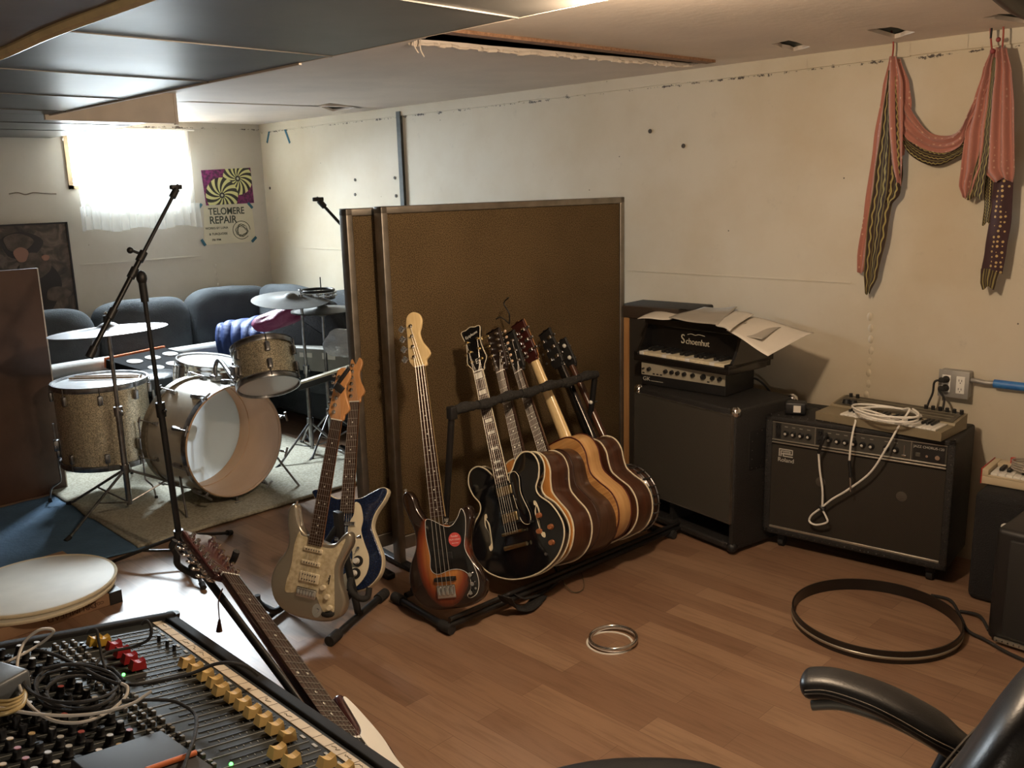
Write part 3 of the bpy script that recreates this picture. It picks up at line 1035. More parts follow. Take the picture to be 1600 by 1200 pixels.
mt = Matrix.Translation(a_) @ dd.to_track_quat('X', 'Z').to_matrix().to_4x4()
kb = thing('keyboard_instrument', 'slim pale keyboard lying across the sofa edge behind the cymbal stands', 'keyboard', mtx=mt)
MB().box((0, -0.03, -0.05), (dd.length, 0.12, -0.015), 0.004).build('keyboard_case', BLKP, kb)
MB().box((0.01, -0.028, -0.016), (dd.length*0.9, 0.06, -0.003), 0.002).build('white_key_row', IVORY, kb)

# ---------------------------------------------------------------- drum kit
def hoop(mb, c, r, axis=(0, 0, 1), h=0.03, t=0.006):
    return mb.lathe([(r, -h/2), (r+t, -h/2), (r+t+0.002, -h/2+0.003), (r+t, h/2-0.004), (r+t+0.003, h/2), (r, h/2), (r-0.001, 0)], c, axis, 56, True)


def lug(parent, ang, r, z0_, z1_, mt=OLDCHR, long_=0.055):
    c, s = math.cos(ang), math.sin(ang)
    e = V((c, s, 0))
    for z, q in ((z0_, 1), (z1_, -1)):
        m = MB()
        zz = z+q*0.055
        mm_ = Matrix.Translation(e*(r+0.008)+V((0, 0, zz))) @ Matrix.Rotation(ang, 4, 'Z')
        m.box((-0.008, -0.013, -0.026), (0.013, 0.013, 0.026), 0.007, mtx=mm_)
        m.cyl(e*(r+0.014)+V((0, 0, zz)), e*(r+0.014)+V((0, 0, z-q*0.010)), 0.0032, seg=6)
        m.build('lug', mt, parent)


def drum(name, label, mtx, r, h, shell, head_mt, nl, bottom=True, mtl=OLDCHR):
    t = thing(name, label, 'drum', mtx=mtx)
    MB().lathe([(r, 0.0), (r, h), (r-0.006, h), (r-0.006, 0.0)], (0, 0, 0), seg=64, closed=True).build('shell', shell, t)
    MB().lathe([(1e-4, h+0.004), (r*0.97, h+0.004), (r+0.001, h-0.001), (r+0.001, h-0.006)], (0, 0, 0), seg=64).build('drum_head', head_mt, t)
    if bottom:
        MB().lathe([(1e-4, -0.004), (r*0.97, -0.004), (r+0.001, 0.001), (r+0.001, 0.006)], (0, 0, 0), seg=64).build('drum_head', head_mt, t)
    hoop(MB(), (0, 0, h), r+0.002).build('hoop', mtl, t)
    hoop(MB(), (0, 0, 0), r+0.002).build('hoop', mtl, t)
    for i in range(nl):
        lug(t, 2*PI*(i+0.5)/nl, r, 0, h, mtl)
    return t


# floor tom
FT = V((-4.93, 1.80, 0))
ft = drum('floor_tom', 'champagne sparkle floor tom standing on three bent legs on the rug', Matrix.Translation(FT+V((0, 0, 0.215))), 0.232, 0.42, SPARK, HEAD, 8)
for k, an in enumerate((R(-112), R(20), R(140))):
    e = V((math.cos(an), math.sin(an), 0))
    m = MB().tube([e*0.25+V((0, 0, 0.22)), e*0.25+V((0, 0, 0.0)), e*0.25+V((0, 0, -0.09)), e*0.265+V((0, 0, -0.11)), e*0.30+V((0, 0, -0.135)), e*0.315+V((0, 0, -0.20))], 0.0048, 8, n=5)
    lg = m.build('leg', OLDCHR, ft)
    MB().cyl(e*0.315+V((0, 0, -0.214)), e*0.315+V((0, 0, -0.185)), 0.011, 0.008).build('rubber_foot', RUB, lg)
    mm_ = Matrix.Translation(e*0.244+V((0, 0, 0.10))) @ Matrix.Rotation(an, 4, 'Z')
    MB().box((-0.012, -0.018, -0.03), (0.018, 0.018, 0.03), 0.006, mtx=mm_).cyl(e*0.25+V((-e.y*0.05, e.x*0.05, 0.1)), e*0.25+V((0, 0, 0.1)), 0.005).build('leg_bracket', OLDCHR, ft)
STICK = wood_mat('drumstick_wood', (0.42, 0.30, 0.20), (0.32, 0.22, 0.14), 0.5, coat=0)
for k, (a, b, lab) in enumerate((((-0.16, -0.10), (0.12, 0.17), 'drumstick lying on the floor tom head, nearer its front rim'), ((-0.185, -0.06), (0.08, 0.19), 'drumstick lying on the floor tom head, farther from its front rim'))):
    p, q = FT+V((a[0], a[1], 0.648)), FT+V((b[0], b[1], 0.648))
    m = MB().cyl(p, p.lerp(q, 0.85), 0.007).cyl(p.lerp(q, .85), p.lerp(q, .97), 0.007, 0.004).ball(q, 0.006, 10)
    tag(m.build('drumstick', STICK), lab, 'drumstick', 'drumsticks on the floor tom')

TRANSH = bpy.data.materials.new('translucent_drum_head')
TRANSH.use_nodes = True
_t = TRANSH.node_tree
_d = N(_t, 'ShaderNodeBsdfTranslucent')
_d.inputs[0].default_value = (0.85, 0.88, 0.9, 1)
_m = N(_t, 'ShaderNodeMixShader', n0=0.6)
_t.nodes['Principled BSDF'].inputs['Base Color'].default_value = (0.8, 0.8, 0.78, 1)
_t.links.new(_t.nodes['Principled BSDF'].outputs[0], _m.inputs[1])
_t.links.new(_d.outputs[0], _m.inputs[2])
_t.links.new(_m.outputs[0], _t.nodes['Material Output'].inputs[0])
# bass drum: open front, wooden inside
BD, hd = V((-4.253, 2.203, 0.335)), R(7.4)
ax = V((math.cos(hd), math.sin(hd), 0))
bx_, by_, _ = frame_from(ax)
bmx = Matrix(((bx_.x, by_.x, ax.x, BD.x), (bx_.y, by_.y, ax.y, BD.y), (bx_.z, by_.z, ax.z, BD.z), (0, 0, 0, 1)))
bd = thing('bass_drum', 'pale bass drum with its front head off and bare wood inside', 'drum', mtx=bmx)
dep = 0.37
WOODIN = wood_mat('bare_shell_wood', (0.66, 0.45, 0.29), (0.58, 0.38, 0.235), 0.45, (1, 1, 3), 0.2)
MB().lathe([(0.296, -0.01), (0.296, -dep)], seg=80).build('shell', PEARLW, bd)
MB().lathe([(0.288, -dep), (0.288, -0.012), (0.290, -0.003), (0.296, -0.01)], seg=80).build('inner_shell', WOODIN, bd)
MB().lathe([(0.2875, -0.02), (0.2865, -0.02), (0.2865, -0.06), (0.2875, -0.06)], seg=80).lathe([(0.2878, -dep+0.09), (0.284, -dep+0.088), (0.284, -dep+0.05), (0.2878, -dep+0.048)], seg=80).build('reinforcement_ring', WOODIN, bd)
MB().lathe([(1e-4, -dep-0.002), (0.29, -dep-0.002), (0.298, -dep+0.004)], seg=80).build('batter_head', TRANSH, bd)
MB().lathe([(0.299, -dep-0.02), (0.309, -dep-0.02), (0.309, -dep+0.022), (0.299, -dep+0.022)], seg=80, closed=True).build('rear_hoop', mat('dark_sparkle_hoop', (0.25, 0.22, 0.17), 0.35, 0.4, var=0.3, scale=60), bd)
MB().lathe([(0.297, -0.008), (0.300, -0.03), (0.297, -0.05)], seg=80).build('front_ring', OLDCHR, bd)
for i in range(10):
    a = 2*PI*(i+0.35)/10
    e = V((math.cos(a), math.sin(a), 0))
    p = V((-e.y, e.x, 0))
    m = MB().cyl(e*0.300+V((0, 0, -dep+0.10)), e*0.300+V((0, 0, -dep+0.06)), 0.012, 0.008)
    m.cyl(e*0.314+V((0, 0, -dep+0.09)), e*0.322+V((0, 0, -dep-0.03)), 0.004).cyl(e*0.300+V((0, 0, -dep+0.09)), e*0.314+V((0, 0, -dep+0.09)), 0.006)
    m.box((-0.004, -0.016, -0.004), (0.004, 0.016, 0.012), 0.003, mtx=Matrix.Translation(e*0.324+V((0, 0, -dep-0.035))) @ Matrix.Rotation(a, 4, 'Z'))
    m.build('lug', OLDCHR, bd)
    m = MB().cyl(e*0.304+V((0, 0, -0.12)), e*0.304+V((0, 0, -0.06)), 0.013, 0.009).cyl(e*0.314+V((0, 0, -0.11)), e*0.322+V((0, 0, 0.018)), 0.0045).cyl(e*0.300+V((0, 0, -0.09)), e*0.314+V((0, 0, -0.09)), 0.007)
    m.cyl(e*0.322+V((0, 0, 0.018))-p*0.026, e*0.322+V((0, 0, 0.018))+p*0.026, 0.006)
    m.box((-0.012, -0.006, -0.005), (0.012, 0.006, 0.003), 0.002, mtx=Matrix.Translation(e*0.308+V((0, 0, -0.002))) @ Matrix.Rotation(a, 4, 'Z'))
    m.build('tension_claw', OLDCHR, bd)
for sg in (-1, 1):      # spurs
    q = bmx.inverted() @ (BD+V((0.05, 0.33*sg, -0.335)))
    q2 = bmx.inverted() @ (BD+V((-0.12, 0.27*sg, -0.14)))
    MB().tube([q2, q2.lerp(q, 0.5), q], 0.006, 8).ball(q, 0.010, 10).build('spur', OLDCHR, bd)
pdl = thing('bass_drum_pedal', 'chrome kick pedal with round beater behind the bass drum', 'pedal', BD-ax*(dep+0.12)+V((0, 0, -0.335)), hd)
MB().box((-0.28, -0.045, 0.0), (0.05, 0.045, 0.012), 0.003).box((-0.27, -0.035, 0.03), (-0.02, 0.035, 0.04), 0.003, mtx=Matrix.Rotation(R(-8), 4, 'Y')).build('footboard', OLDCHR, pdl)
MB().cyl((0.02, -0.05, 0), (0.02, -0.05, 0.21), 0.008).cyl((0.02, 0.05, 0), (0.02, 0.05, 0.21), 0.008).cyl((0.02, -0.06, 0.2), (0.02, 0.06, 0.2), 0.007).build('frame', OLDCHR, pdl)
MB().cyl((0.02, 0, 0.2), (0.05, 0, 0.38), 0.004).cyl((0.035, 0, 0.38), (0.075, 0, 0.38), 0.028, seg=20).build('beater', RUB, pdl)

# rack tom on the bass drum
ctr_t, ctr_b = ray(410, 543, 4.66), ray(420, 603, 4.60)
axis = (ctr_t-ctr_b).normalized()
tx, ty, _ = frame_from(axis)
hh_ = 0.20
mid = (ctr_t+ctr_b)/2
tm = Matrix(((tx.x, ty.x, axis.x, 0), (tx.y, ty.y, axis.y, 0), (tx.z, ty.z, axis.z, 0), (0, 0, 0, 1)))
tm.translation = mid-axis*hh_/2
tom = drum('rack_tom', 'small champagne sparkle tom mounted above the bass drum', tm, 0.152, hh_, SPARK, HEAD, 6)
tl = tm.inverted()
bt = BD+V((-0.20, 0.02, 0.305))
m = MB().tube([bt+V((0, 0, -0.02)), bt+V((0.0, 0.0, 0.06)), bt+V((0.02, 0.02, 0.10)), mid+V((0.02, -0.19, -0.03)), mid+V((0.0, -0.165, 0.0))], 0.011, 10, n=4)
m.box((-0.035, -0.02, -0.01), (0.035, 0.02, 0.025), 0.006, mtx=Matrix.Translation(bt+V((0, 0, -0.002)))).box((-0.03, -0.02, -0.03), (0.03, 0.02, 0.03), 0.006, mtx=Matrix.Translation(mid+V((0, -0.165, 0))))
mnt = m.build('tom_mount', OLDCHR, None)
mnt.parent = bd
mnt.matrix_parent_inverse = bmx.inverted()

# snare, throne
sm = Matrix.Translation((-4.98, 2.43, 0.50)) @ Matrix.Rotation(R(8), 4, 'Y') @ Matrix.Rotation(R(-6), 4, 'X')
drum('snare_drum', 'shallow chrome snare drum with white head between tom and bass drum', sm, 0.178, 0.14, CHR, HEAD, 8, mtl=CHR)
st = thing('snare_stand', 'chrome tripod stand carrying the snare drum behind the bass drum', 'stand', (-4.98, 2.43, 0))
MB().cyl((0, 0, 0.12), (0, 0, 0.44), 0.011).build('pole', OLDCHR, st)
for k in range(3):
    a = R(120*k+30)
    e = V((math.cos(a), math.sin(a), 0))
    lg = MB().tube([V((0, 0, 0.26)), e*0.24+V((0, 0, 0.012))], 0.007, 8).build('leg', OLDCHR, st)
    MB().tube([V((0, 0, 0.41)), e*0.15+V((0, 0, 0.455))], 0.006, 8).build('basket_arm', OLDCHR, st)
th = thing('drum_throne', 'round padded drum stool with a pale blue lit top behind the floor tom', 'stool', (-5.47, 2.31, 0))
MB().lathe([(1e-4, 0.535), (0.13, 0.532), (0.158, 0.515), (0.162, 0.49), (0.155, 0.455), (1e-4, 0.45)], seg=40).build('seat', mat('dark_vinyl', (0.03, 0.033, 0.037), 0.28), th)
MB().cyl((0, 0, 0.1), (0, 0, 0.46), 0.014).build('pole', OLDCHR, th)
for k in range(3):
    a = R(120*k+10)
    MB().tube([V((0, 0, 0.26)), V((math.cos(a)*0.24, math.sin(a)*0.24, 0.012))], 0.009, 8).build('leg', OLDCHR, th)

# cymbals and stands
def cymbal(name, label, c, r, tilt=(0, 0), mt=CYM, group=None, flip=False):
    s = -1 if flip else 1
    o = MB().lathe([(0.004, 0.030*s), (r*0.10, 0.028*s), (r*0.17, 0.016*s), (r*0.21, 0.009*s), (r*0.6, 0.001*s), (r, -0.010*s), (r, -0.012*s), (r*0.6, -0.001*s), (r*0.21, 0.007*s), (r*0.16, 0.014*s), (0.004, 0.027*s)], seg=72).build(name, mt)
    o.location = c
    o.rotation_euler = (R(tilt[0]), R(tilt[1]), 0)
    return tag(o, label, 'cymbal', group)


def tripod(name, label, base, h, spread, hub, mt, feet_ang, rp=0.011, cat='stand', rleg=0.007, double=False, top=None):
    t = thing(name, label, cat, base)
    MB().cyl((0, 0, 0.05), (0, 0, h*0.55), rp*1.25, seg=14).build('lower_tube', mt, t)
    MB().cyl((0, 0, h*0.55), (0, 0, h), rp*0.85, seg=12).build('upper_tube', mt, t)
    MB().cyl((0, 0, h*0.53), (0, 0, h*0.58), rp*1.8).tube([(0, 0, h*0.555), (0.035, 0.0, h*0.555)], 0.004, 6).ball((0.04, 0, h*0.555), 0.009, 8).build('height_clamp', mt, t)
    MB().cyl((0, 0, hub-0.02), (0, 0, hub+0.025), rp*1.9).build('hub', mt, t)
    for a in feet_ang:
        e = V((math.cos(R(a)), math.sin(R(a)), 0))
        l = MB().tube([V((0, 0, hub)), e*spread+V((0, 0, 0.014))], rleg, 8).build('leg', mt, t)
        MB().tube([V((0, 0, 0.06)), e*spread*0.5+V((0, 0, hub*0.52))], rleg*0.7, 6).build('brace', mt, t)
        MB().cyl(e*(spread-0.012)+V((0, 0, 0.020)), e*(spread+0.018)+V((0, 0, 0.010)), rleg*1.6, seg=10).build('rubber_foot', RUB, l)
    return t


RB = V((-4.554, 1.733, 0))
rs = tripod('cymbal_stand', 'worn chrome cymbal stand on a tripod in front of the floor tom', RB, 0.98, 0.40, 0.24, OLDCHR, (-66, 90, 205), 0.012)
MB().cyl((0, 0, 0.955), (0, 0, 0.975), 0.022).cyl((0, 0, 0.985), (0, 0, 1.03), 0.017).build('felt_washer', RUB, rs)
MB().cyl((0, 0, 1.0), (0, 0, 1.05), 0.004).box((-0.02, -0.004, 1.035), (0.02, 0.004, 1.045), 0.002).build('wing_nut', CHR, rs)
cymbal('ride_cymbal', 'big pale blue lit ride cymbal above the floor tom', RB+V((0, 0, 0.965)), 0.277, (1, -3), mat('blue_grey_cymbal', (0.42, 0.42, 0.44), 0.42, 0.85, var=0.2, scale=8))
CB = V((-4.70, 2.93, 0))
cs = tripod('cymbal_stand', 'black tripod stand with a crash cymbal beside the sofa', CB, 0.99, 0.30, 0.22, OLDCHR, (-75, 20, 160), 0.011)
MB().cyl((0, 0, 0.975), (0, 0, 1.005), 0.013).box((-0.02, -0.004, 1.02), (0.02, 0.004, 1.032), 0.002).cyl((0, 0, 1.0), (0, 0, 1.04), 0.004).build('wing_nut', OLDCHR, cs)
cymbal('crash_cymbal', 'thin grey crash cymbal tipped toward the sofa, above the hi-hats', CB+V((-0.03, -0.05, 0.985)), 0.23, (2, 7))
HB = V((-4.74, 3.10, 0))
hs = tripod('hi_hat_stand', 'chrome hi-hat stand with its rod standing above the cymbals', HB, 0.86, 0.28, 0.24, OLDCHR, (-60, 60, 180), 0.012)
MB().cyl((0, 0, 0.5), (0, 0, 1.09), 0.0035).build('pull_rod', BLK, hs)
MB().cyl((0, 0, 0.92), (0, 0, 0.97), 0.012).cyl((0, 0, 0.955), (0, 0, 0.965), 0.02).build('clutch', BLK, hs)
MB().box((0.05, -0.04, 0.015), (0.30, 0.04, 0.03), 0.004).build('foot_pedal', CHR, hs)
cymbal('hi_hat_cymbal', 'upper cymbal of the hi-hat pair beside the divider', HB+V((0, 0, 0.895)), 0.19, (1, 1), group='hi-hat pair')
cymbal('hi_hat_cymbal', 'lower cymbal of the hi-hat pair beside the divider', HB+V((0, 0, 0.878)), 0.19, (1, 1), group='hi-hat pair', flip=True)
tb = thing('tambourine', 'black ring tambourine resting over the hi-hat rod', 'tambourine', HB+V((-0.01, -0.02, 0.985)))
MB().torus((0, 0, 0.025), 0.098, 0.009, seg=40).torus((0, 0, -0.02), 0.098, 0.009, seg=40).build('tambourine_frame', BLKP, tb)
for i in range(12):
    a = 2*PI*i/12
    e = V((math.cos(a)*0.098, math.sin(a)*0.098, 0))
    MB().cyl(e+V((0, 0, -0.012)), e+V((0, 0, -0.004)), 0.019, seg=12).cyl(e+V((0, 0, 0.006)), e+V((0, 0, 0.014)), 0.019, seg=12).cyl(e+V((0, 0, -0.025)), e+V((0, 0, 0.025)), 0.003, seg=6).build('jingle', OLDCHR, tb)

# mic boom stands
def boom(name, label, base, zc, top, low, feet, spread=0.33, zh=0.12):
    t = tripod(name, label, base, zc, spread, zh, BLK, feet, 0.011, rleg=0.008)
    cl = V((0, 0, zc))
    d = (top-low).normalized()
    MB().cyl(cl+V((0, 0, -0.10)), cl+V((0, 0, -0.02)), 0.016).ball(cl, 0.022, 14, (1, 1, 1.4)).build('boom_joint', BLKP, t)
    MB().cyl(low, low.lerp(top, .55), 0.011).cyl(low.lerp(top, .5), top, 0.008).build('boom_arm', BLK, t)
    for f in (0.0, 0.42, 0.52):
        MB().cyl(low.lerp(top, f)-d*0.015, low.lerp(top, f)+d*0.03, 0.017).build('collar', BLKP, t)
    p = low.lerp(top, 0.62)
    MB().cyl(p-d*0.0, p+V((-0.035, 0.0, 0.035)), 0.006).ball(p+V((-0.04, 0, 0.04)), 0.014, 10).build('knob', BLKP, t)
    MB().cyl(top-d*0.05, top-d*0.01, 0.015).cyl(top-d*0.004, top+d*0.012, 0.010).box((-0.008, -0.03, -0.008), (0.008, 0.03, 0.012), 0.004, mtx=Matrix.Translation(top)).build('mic_clip', BLKP, t)
    return t


MS = V((-3.73, 1.62, 0))
_q = at(221, 432, 'x', -3.75)
_top, _low = at(277, 293, 'x', -3.79), at(142, 553, 'x', -3.70)
_cl = at(212, 425, 'x', -3.745)
_m = boom('microphone_stand', 'tall black boom microphone stand in front of the bass drum', MS, 1.27, V((0, 0, 1.6)), V((0, 0, 1.0)), (-130, 115, -12), 0.33, 0.13)
_tilt = (_q-MS)
_rot = V((0, 0, 1)).rotation_difference(_tilt.normalized()).to_matrix().to_4x4()
for _c in list(_m.children):
    if _c.name.startswith(('boom_arm', 'collar', 'knob', 'mic_clip')):
        for _g in list(_c.children):
            bpy.data.objects.remove(_g)
        bpy.data.objects.remove(_c)
for _c in _m.children:
    if not _c.name.startswith('leg') and not _c.name.startswith('brace'):
        _c.matrix_local = _rot
_t, _l = _top-MS, _low-MS
_d = (_t-_l).normalized()
MB().cyl(_l, _l.lerp(_t, .55), 0.0105).cyl(_l.lerp(_t, .5), _t, 0.0075).build('boom_arm', BLK, _m)
for _f in (0.0, 0.22, 0.46, 0.56):
    MB().cyl(_l.lerp(_t, _f)-_d*0.015, _l.lerp(_t, _f)+_d*0.03, 0.0165).build('collar', BLKP, _m)
_p = _l.lerp(_t, .58)
MB().cyl(_p, _p+V((-0.02, -0.035, 0.02)), 0.006).ball(_p+V((-0.02, -.04, 0.02)), 0.014, 10).build('knob', BLKP, _m)
MB().cyl(_t-_d*0.05, _t-_d*0.01, 0.015).cyl(_t-_d*0.004, _t+_d*0.012, 0.010).box((-0.02, -0.028, -0.008), (0.008, 0.02, 0.012), 0.004, mtx=Matrix.Translation(_t)).build('mic_clip', BLKP, _m)
MS2 = V((-4.0, 3.02, 0))
boom('microphone_stand', 'black boom microphone stand behind the divider, its arm reaching left', MS2, 1.25, at(497, 312, 'x', -4.0)-MS2, V((0, 0.12, -0.20+1.25)), (0, 180, 270), 0.17, 0.13)

# ---------------------------------------------------------------- rug, cloth, board, disc
RUGM = fabric_mat('off_white_rug_pile', (0.34, 0.32, 0.25), (0.50, 0.475, 0.385), 90)
pts = [(-5.62, 1.56), (-4.05, 1.53), (-4.02, 2.2), (-4.03, 2.95), (-4.1, 3.02), (-5.66, 3.1)]
m = MB()
n1, n2 = 60, 60
rows = []
for j in range(n2+1):
    rr = []
    for i in range(n1+1):
        u, v_ = i/n1, j/n2
        x = -5.70+1.67*u+0.012*noise.noise(V((u*9, v_*9, 0)))
        y = 1.55+1.50*v_+0.012*noise.noise(V((u*9, v_*9, 5)))+0.02*(1-u)*(1-v_)
        rr.append((x, y, 0.012+0.003*noise.noise(V((x*25, y*25, 0)))))
    rows.append(rr)
tag(m.sheet(rows).build('rug', RUGM, solid=0.012, ang=80), 'worn off-white rug under the drum kit', 'rug')
m = MB()
rows = []
for j in range(41):
    rr = []
    for i in range(51):
        u, v_ = i/50, j/40
        x = -5.16+1.15*u-0.10*(1-v_)*u
        y = 0.75+0.85*v_-0.02*u
        z = 0.003+0.004*abs(noise.noise(V((x*6, y*6, 0))))+0.003
        rr.append((x, y, z))
    rows.append(rr)
tag(m.sheet(rows).build('floor_cloth', mat('blue_cloth', (0.075, 0.155, 0.26), 0.85, var=0.2, scale=8, bump=0.4, bscale=60), solid=0.004, ang=80), 'flat blue cloth spread on the floor beside the rug', 'cloth')
BOARDM = mat('dark_brown_board', (0.105, 0.052, 0.032), 0.55, var=0.35, scale=4)
bb = thing('leaning_board', 'tall dark brown board standing upright in front of the painting', 'board', (-5.22, 1.655, 0))
MB().box((-0.03, -0.9, 0.0), (0.0, 0.0, 1.24), 0.003).build('board_face', BOARDM, bb)
MB().box((-0.031, 0.0, 0.0), (0.001, 0.006, 1.24)).build('edge_band', TAN, bb, smooth=False)
# drum heads on their flat box
cb = thing('cardboard_box', 'flat brown carton lettered DRUMHEAD lying under the white drum heads', 'box', (-3.98, 0.98, 0), R(22))
HB2 = 0.05
cb.matrix_world = Matrix.Translation(at(190, 940, 'z', 0)) @ Matrix.Rotation(math.atan2(*reversed((at(0, 1004, 'z', 0)-at(190, 940, 'z', 0)).xy)), 4, 'Z')
# local +x runs toward the picture's left, local -y is away from the camera after the turn
bl = cb.matrix_world.inverted() @ V((-4.4, 1.2, 0))
sy = 1 if bl.y > 0 else -1
ylo, yhi = (0, 0.62) if sy > 0 else (-0.62, 0)
MB().box((0, ylo, 0.0), (0.66, yhi, HB2), 0.003).build('carton_body', CARD, cb)
MB().box((-0.004, -0.003 if sy > 0 else -0.08, -0.0), (0.045, 0.08 if sy > 0 else 0.003, HB2+0.003)).build('black_tape', BLKP, cb, smooth=False)
fr = Matrix.Translation((0.19, -0.0015 if sy > 0 else 0.0015, HB2*0.5)) @ (Matrix.Rotation(PI/2, 4, 'X') if sy > 0 else Matrix.Rotation(PI, 4, 'Z') @ Matrix.Rotation(PI/2, 4, 'X')) @ Matrix.Rotation(PI, 4, 'Z')
text('lettering', 'DRUMHEAD', 0.034, fr, mat('brown_print', (0.10, 0.05, 0.03), 0.8), cb, 0.0003)
fr2 = Matrix.Translation((0.085, 0, 0)) .inverted() @ fr
text('lettering', 'COATED', 0.018, fr2, bpy.data.materials['brown_print'], cb, 0.0003)
DC = at(58, 916, 'z', 0.07)
VEL = mat('aged_drum_skin', (0.66, 0.62, 0.52), 0.55, var=0.14, scale=6)
for k, (dz, rr, off, lab) in enumerate(((HB2+0.003, 0.298, V((0.012, -0.01, 0)), 'lower white drum head of the two stacked on the carton'), (HB2+0.020, 0.295, V((-0.004, 0.006, 0)), 'upper white drum head lying on top of the carton stack'))):
    t = thing('drum_head_disc', lab, 'drum head', V((DC.x, DC.y, dz))+off)
    t['group'] = 'drum heads on the carton'
    MB().lathe([(1e-4, 0.013), (rr-0.02, 0.013), (rr-0.008, 0.009)], seg=80).build('skin', VEL, t)
    MB().lathe([(rr-0.010, 0.0), (rr, 0.0), (rr+0.002, 0.008), (rr-0.003, 0.013), (rr-0.010, 0.010)], seg=80, closed=True).build('flesh_hoop', IVORY, t)
# ---------------------------------------------------------------- guitars
def local_frame(P0, T, heading, Lnom):
    z = (T-P0)
    L = z.length
    z.normalize()
    n = V((math.cos(heading), math.sin(heading), 0))
    n = (n-z*n.dot(z)).normalized()
    y = -n
    x = y.cross(z)
    k = L/Lnom
    return Matrix(((x.x*k, y.x*k, z.x*k, P0.x), (x.y*k, y.y*k, z.y*k, P0.y), (x.z*k, y.z*k, z.z*k, P0.z), (0, 0, 0, 1)))


STRAT = [(0.0, 0.002), (-.06, .006), (-.115, .03), (-.150, .075), (-.160, .13), (-.145, .185), (-.118, .235), (-.116, .285), (-.132, .335), (-.137, .38), (-.125, .410), (-.105, .408), (-.092, .375), (-.075, .335), (-.048, .312), (-.03, .308),
         (.03, .296), (.052, .294), (.078, .305), (.098, .335), (.116, .352), (.134, .343), (.140, .31), (.124, .262), (.112, .215), (.122, .165), (.145, .125), (.158, .085), (.142, .040), (.09, .010)]
PBASS = [(0.0, 0.002), (-.06, .004), (-.12, .025), (-.155, .07), (-.165, .13), (-.150, .19), (-.120, .25), (-.118, .31), (-.138, .37), (-.156, .425), (-.150, .462), (-.125, .470), (-.104, .445), (-.090, .395), (-.062, .350), (-.03, .335),
         (.03, .318), (.056, .316), (.082, .33), (.10, .365), (.118, .385), (.138, .375), (.143, .335), (.124, .28), (.112, .225), (.126, .175), (.152, .135), (.166, .09), (.150, .040), (.09, .008)]
SEMI = [(0, 0), (-.08, .012), (-.155, .055), (-.198, .12), (-.203, .18), (-.175, .25), (-.135, .295), (-.128, .33), (-.150, .37), (-.160, .42), (-.143, .465), (-.105, .478), (-.070, .458), (-.045, .425), (-.028, .415),
        (.028, .415), (.045, .425), (.070, .458), (.105, .478), (.143, .465), (.160, .42), (.150, .37), (.128, .33), (.135, .295), (.175, .25), (.203, .18), (.198, .12), (.155, .055), (.08, .012)]
DREAD = [(0, 0), (-.09, .008), (-.160, .05), (-.198, .12), (-.195, .19), (-.155, .255), (-.132, .30), (-.135, .345), (-.148, .40), (-.135, .455), (-.09, .492), (-.03, .500), (.03, .500), (.09, .492), (.135, .455), (.148, .40), (.135, .345), (.132, .30), (.155, .255), (.195, .19), (.198, .12), (.160, .05), (.09, .008)]
ELEC = [(0, 0.0), (-.07, .006), (-.125, .04), (-.150, .10), (-.140, .17), (-.105, .23), (-.098, .275), (-.120, .33), (-.150, .375), (-.160, .395), (-.140, .402), (-.10, .385), (-.06, .365), (-.03, .36), (.03, .36), (.06, .365), (.10, .385), (.14, .402), (.162, .392), (.150, .355), (.115, .30), (.105, .25), (.125, .20), (.155, .13), (.150, .07), (.11, .02), (.06, .004)]
HEAD_F = [(-.021, 0), (-.034, .012), (-.041, .032), (-.035, .165), (-.03, .188), (-.010, .198), (.013, .192), (.022, .172), (.018, .148), (.011, .128), (.018, .095), (.036, .062), (.040, .045), (.034, .032), (.026, .022), (.021, 0)]
HEAD_B = [(-.024, 0), (-.040, .016), (-.050, .040), (-.046, .12), (-.044, .185), (-.034, .215), (-.008, .226), (.018, .214), (.028, .188), (.022, .160), (.012, .135), (.020, .10), (.042, .066), (.048, .046), (.040, .034), (.028, .022), (.024, 0)]
HEAD_E = [(-.021, 0), (-.030, .02), (-.045, .045), (-.038, .08), (-.034, .12), (-.045, .165), (-.038, .174), (-.022, .174), (0, .180), (.022, .174), (.038, .174), (.045, .165), (.034, .12), (.038, .08), (.045, .045), (.030, .02), (.021, 0)]
HEAD_A = [(-.022, 0), (-.028, .01), (-.037, .03), (-.037, .165), (-.034, .175), (-.015, .178), (0, .184), (.015, .178), (.034, .175), (.037, .165), (.037, .03), (.028, .01), (.022, 0)]


def cut_halves(outl):
    return [(-x, z) for x, z in outl][::-1]


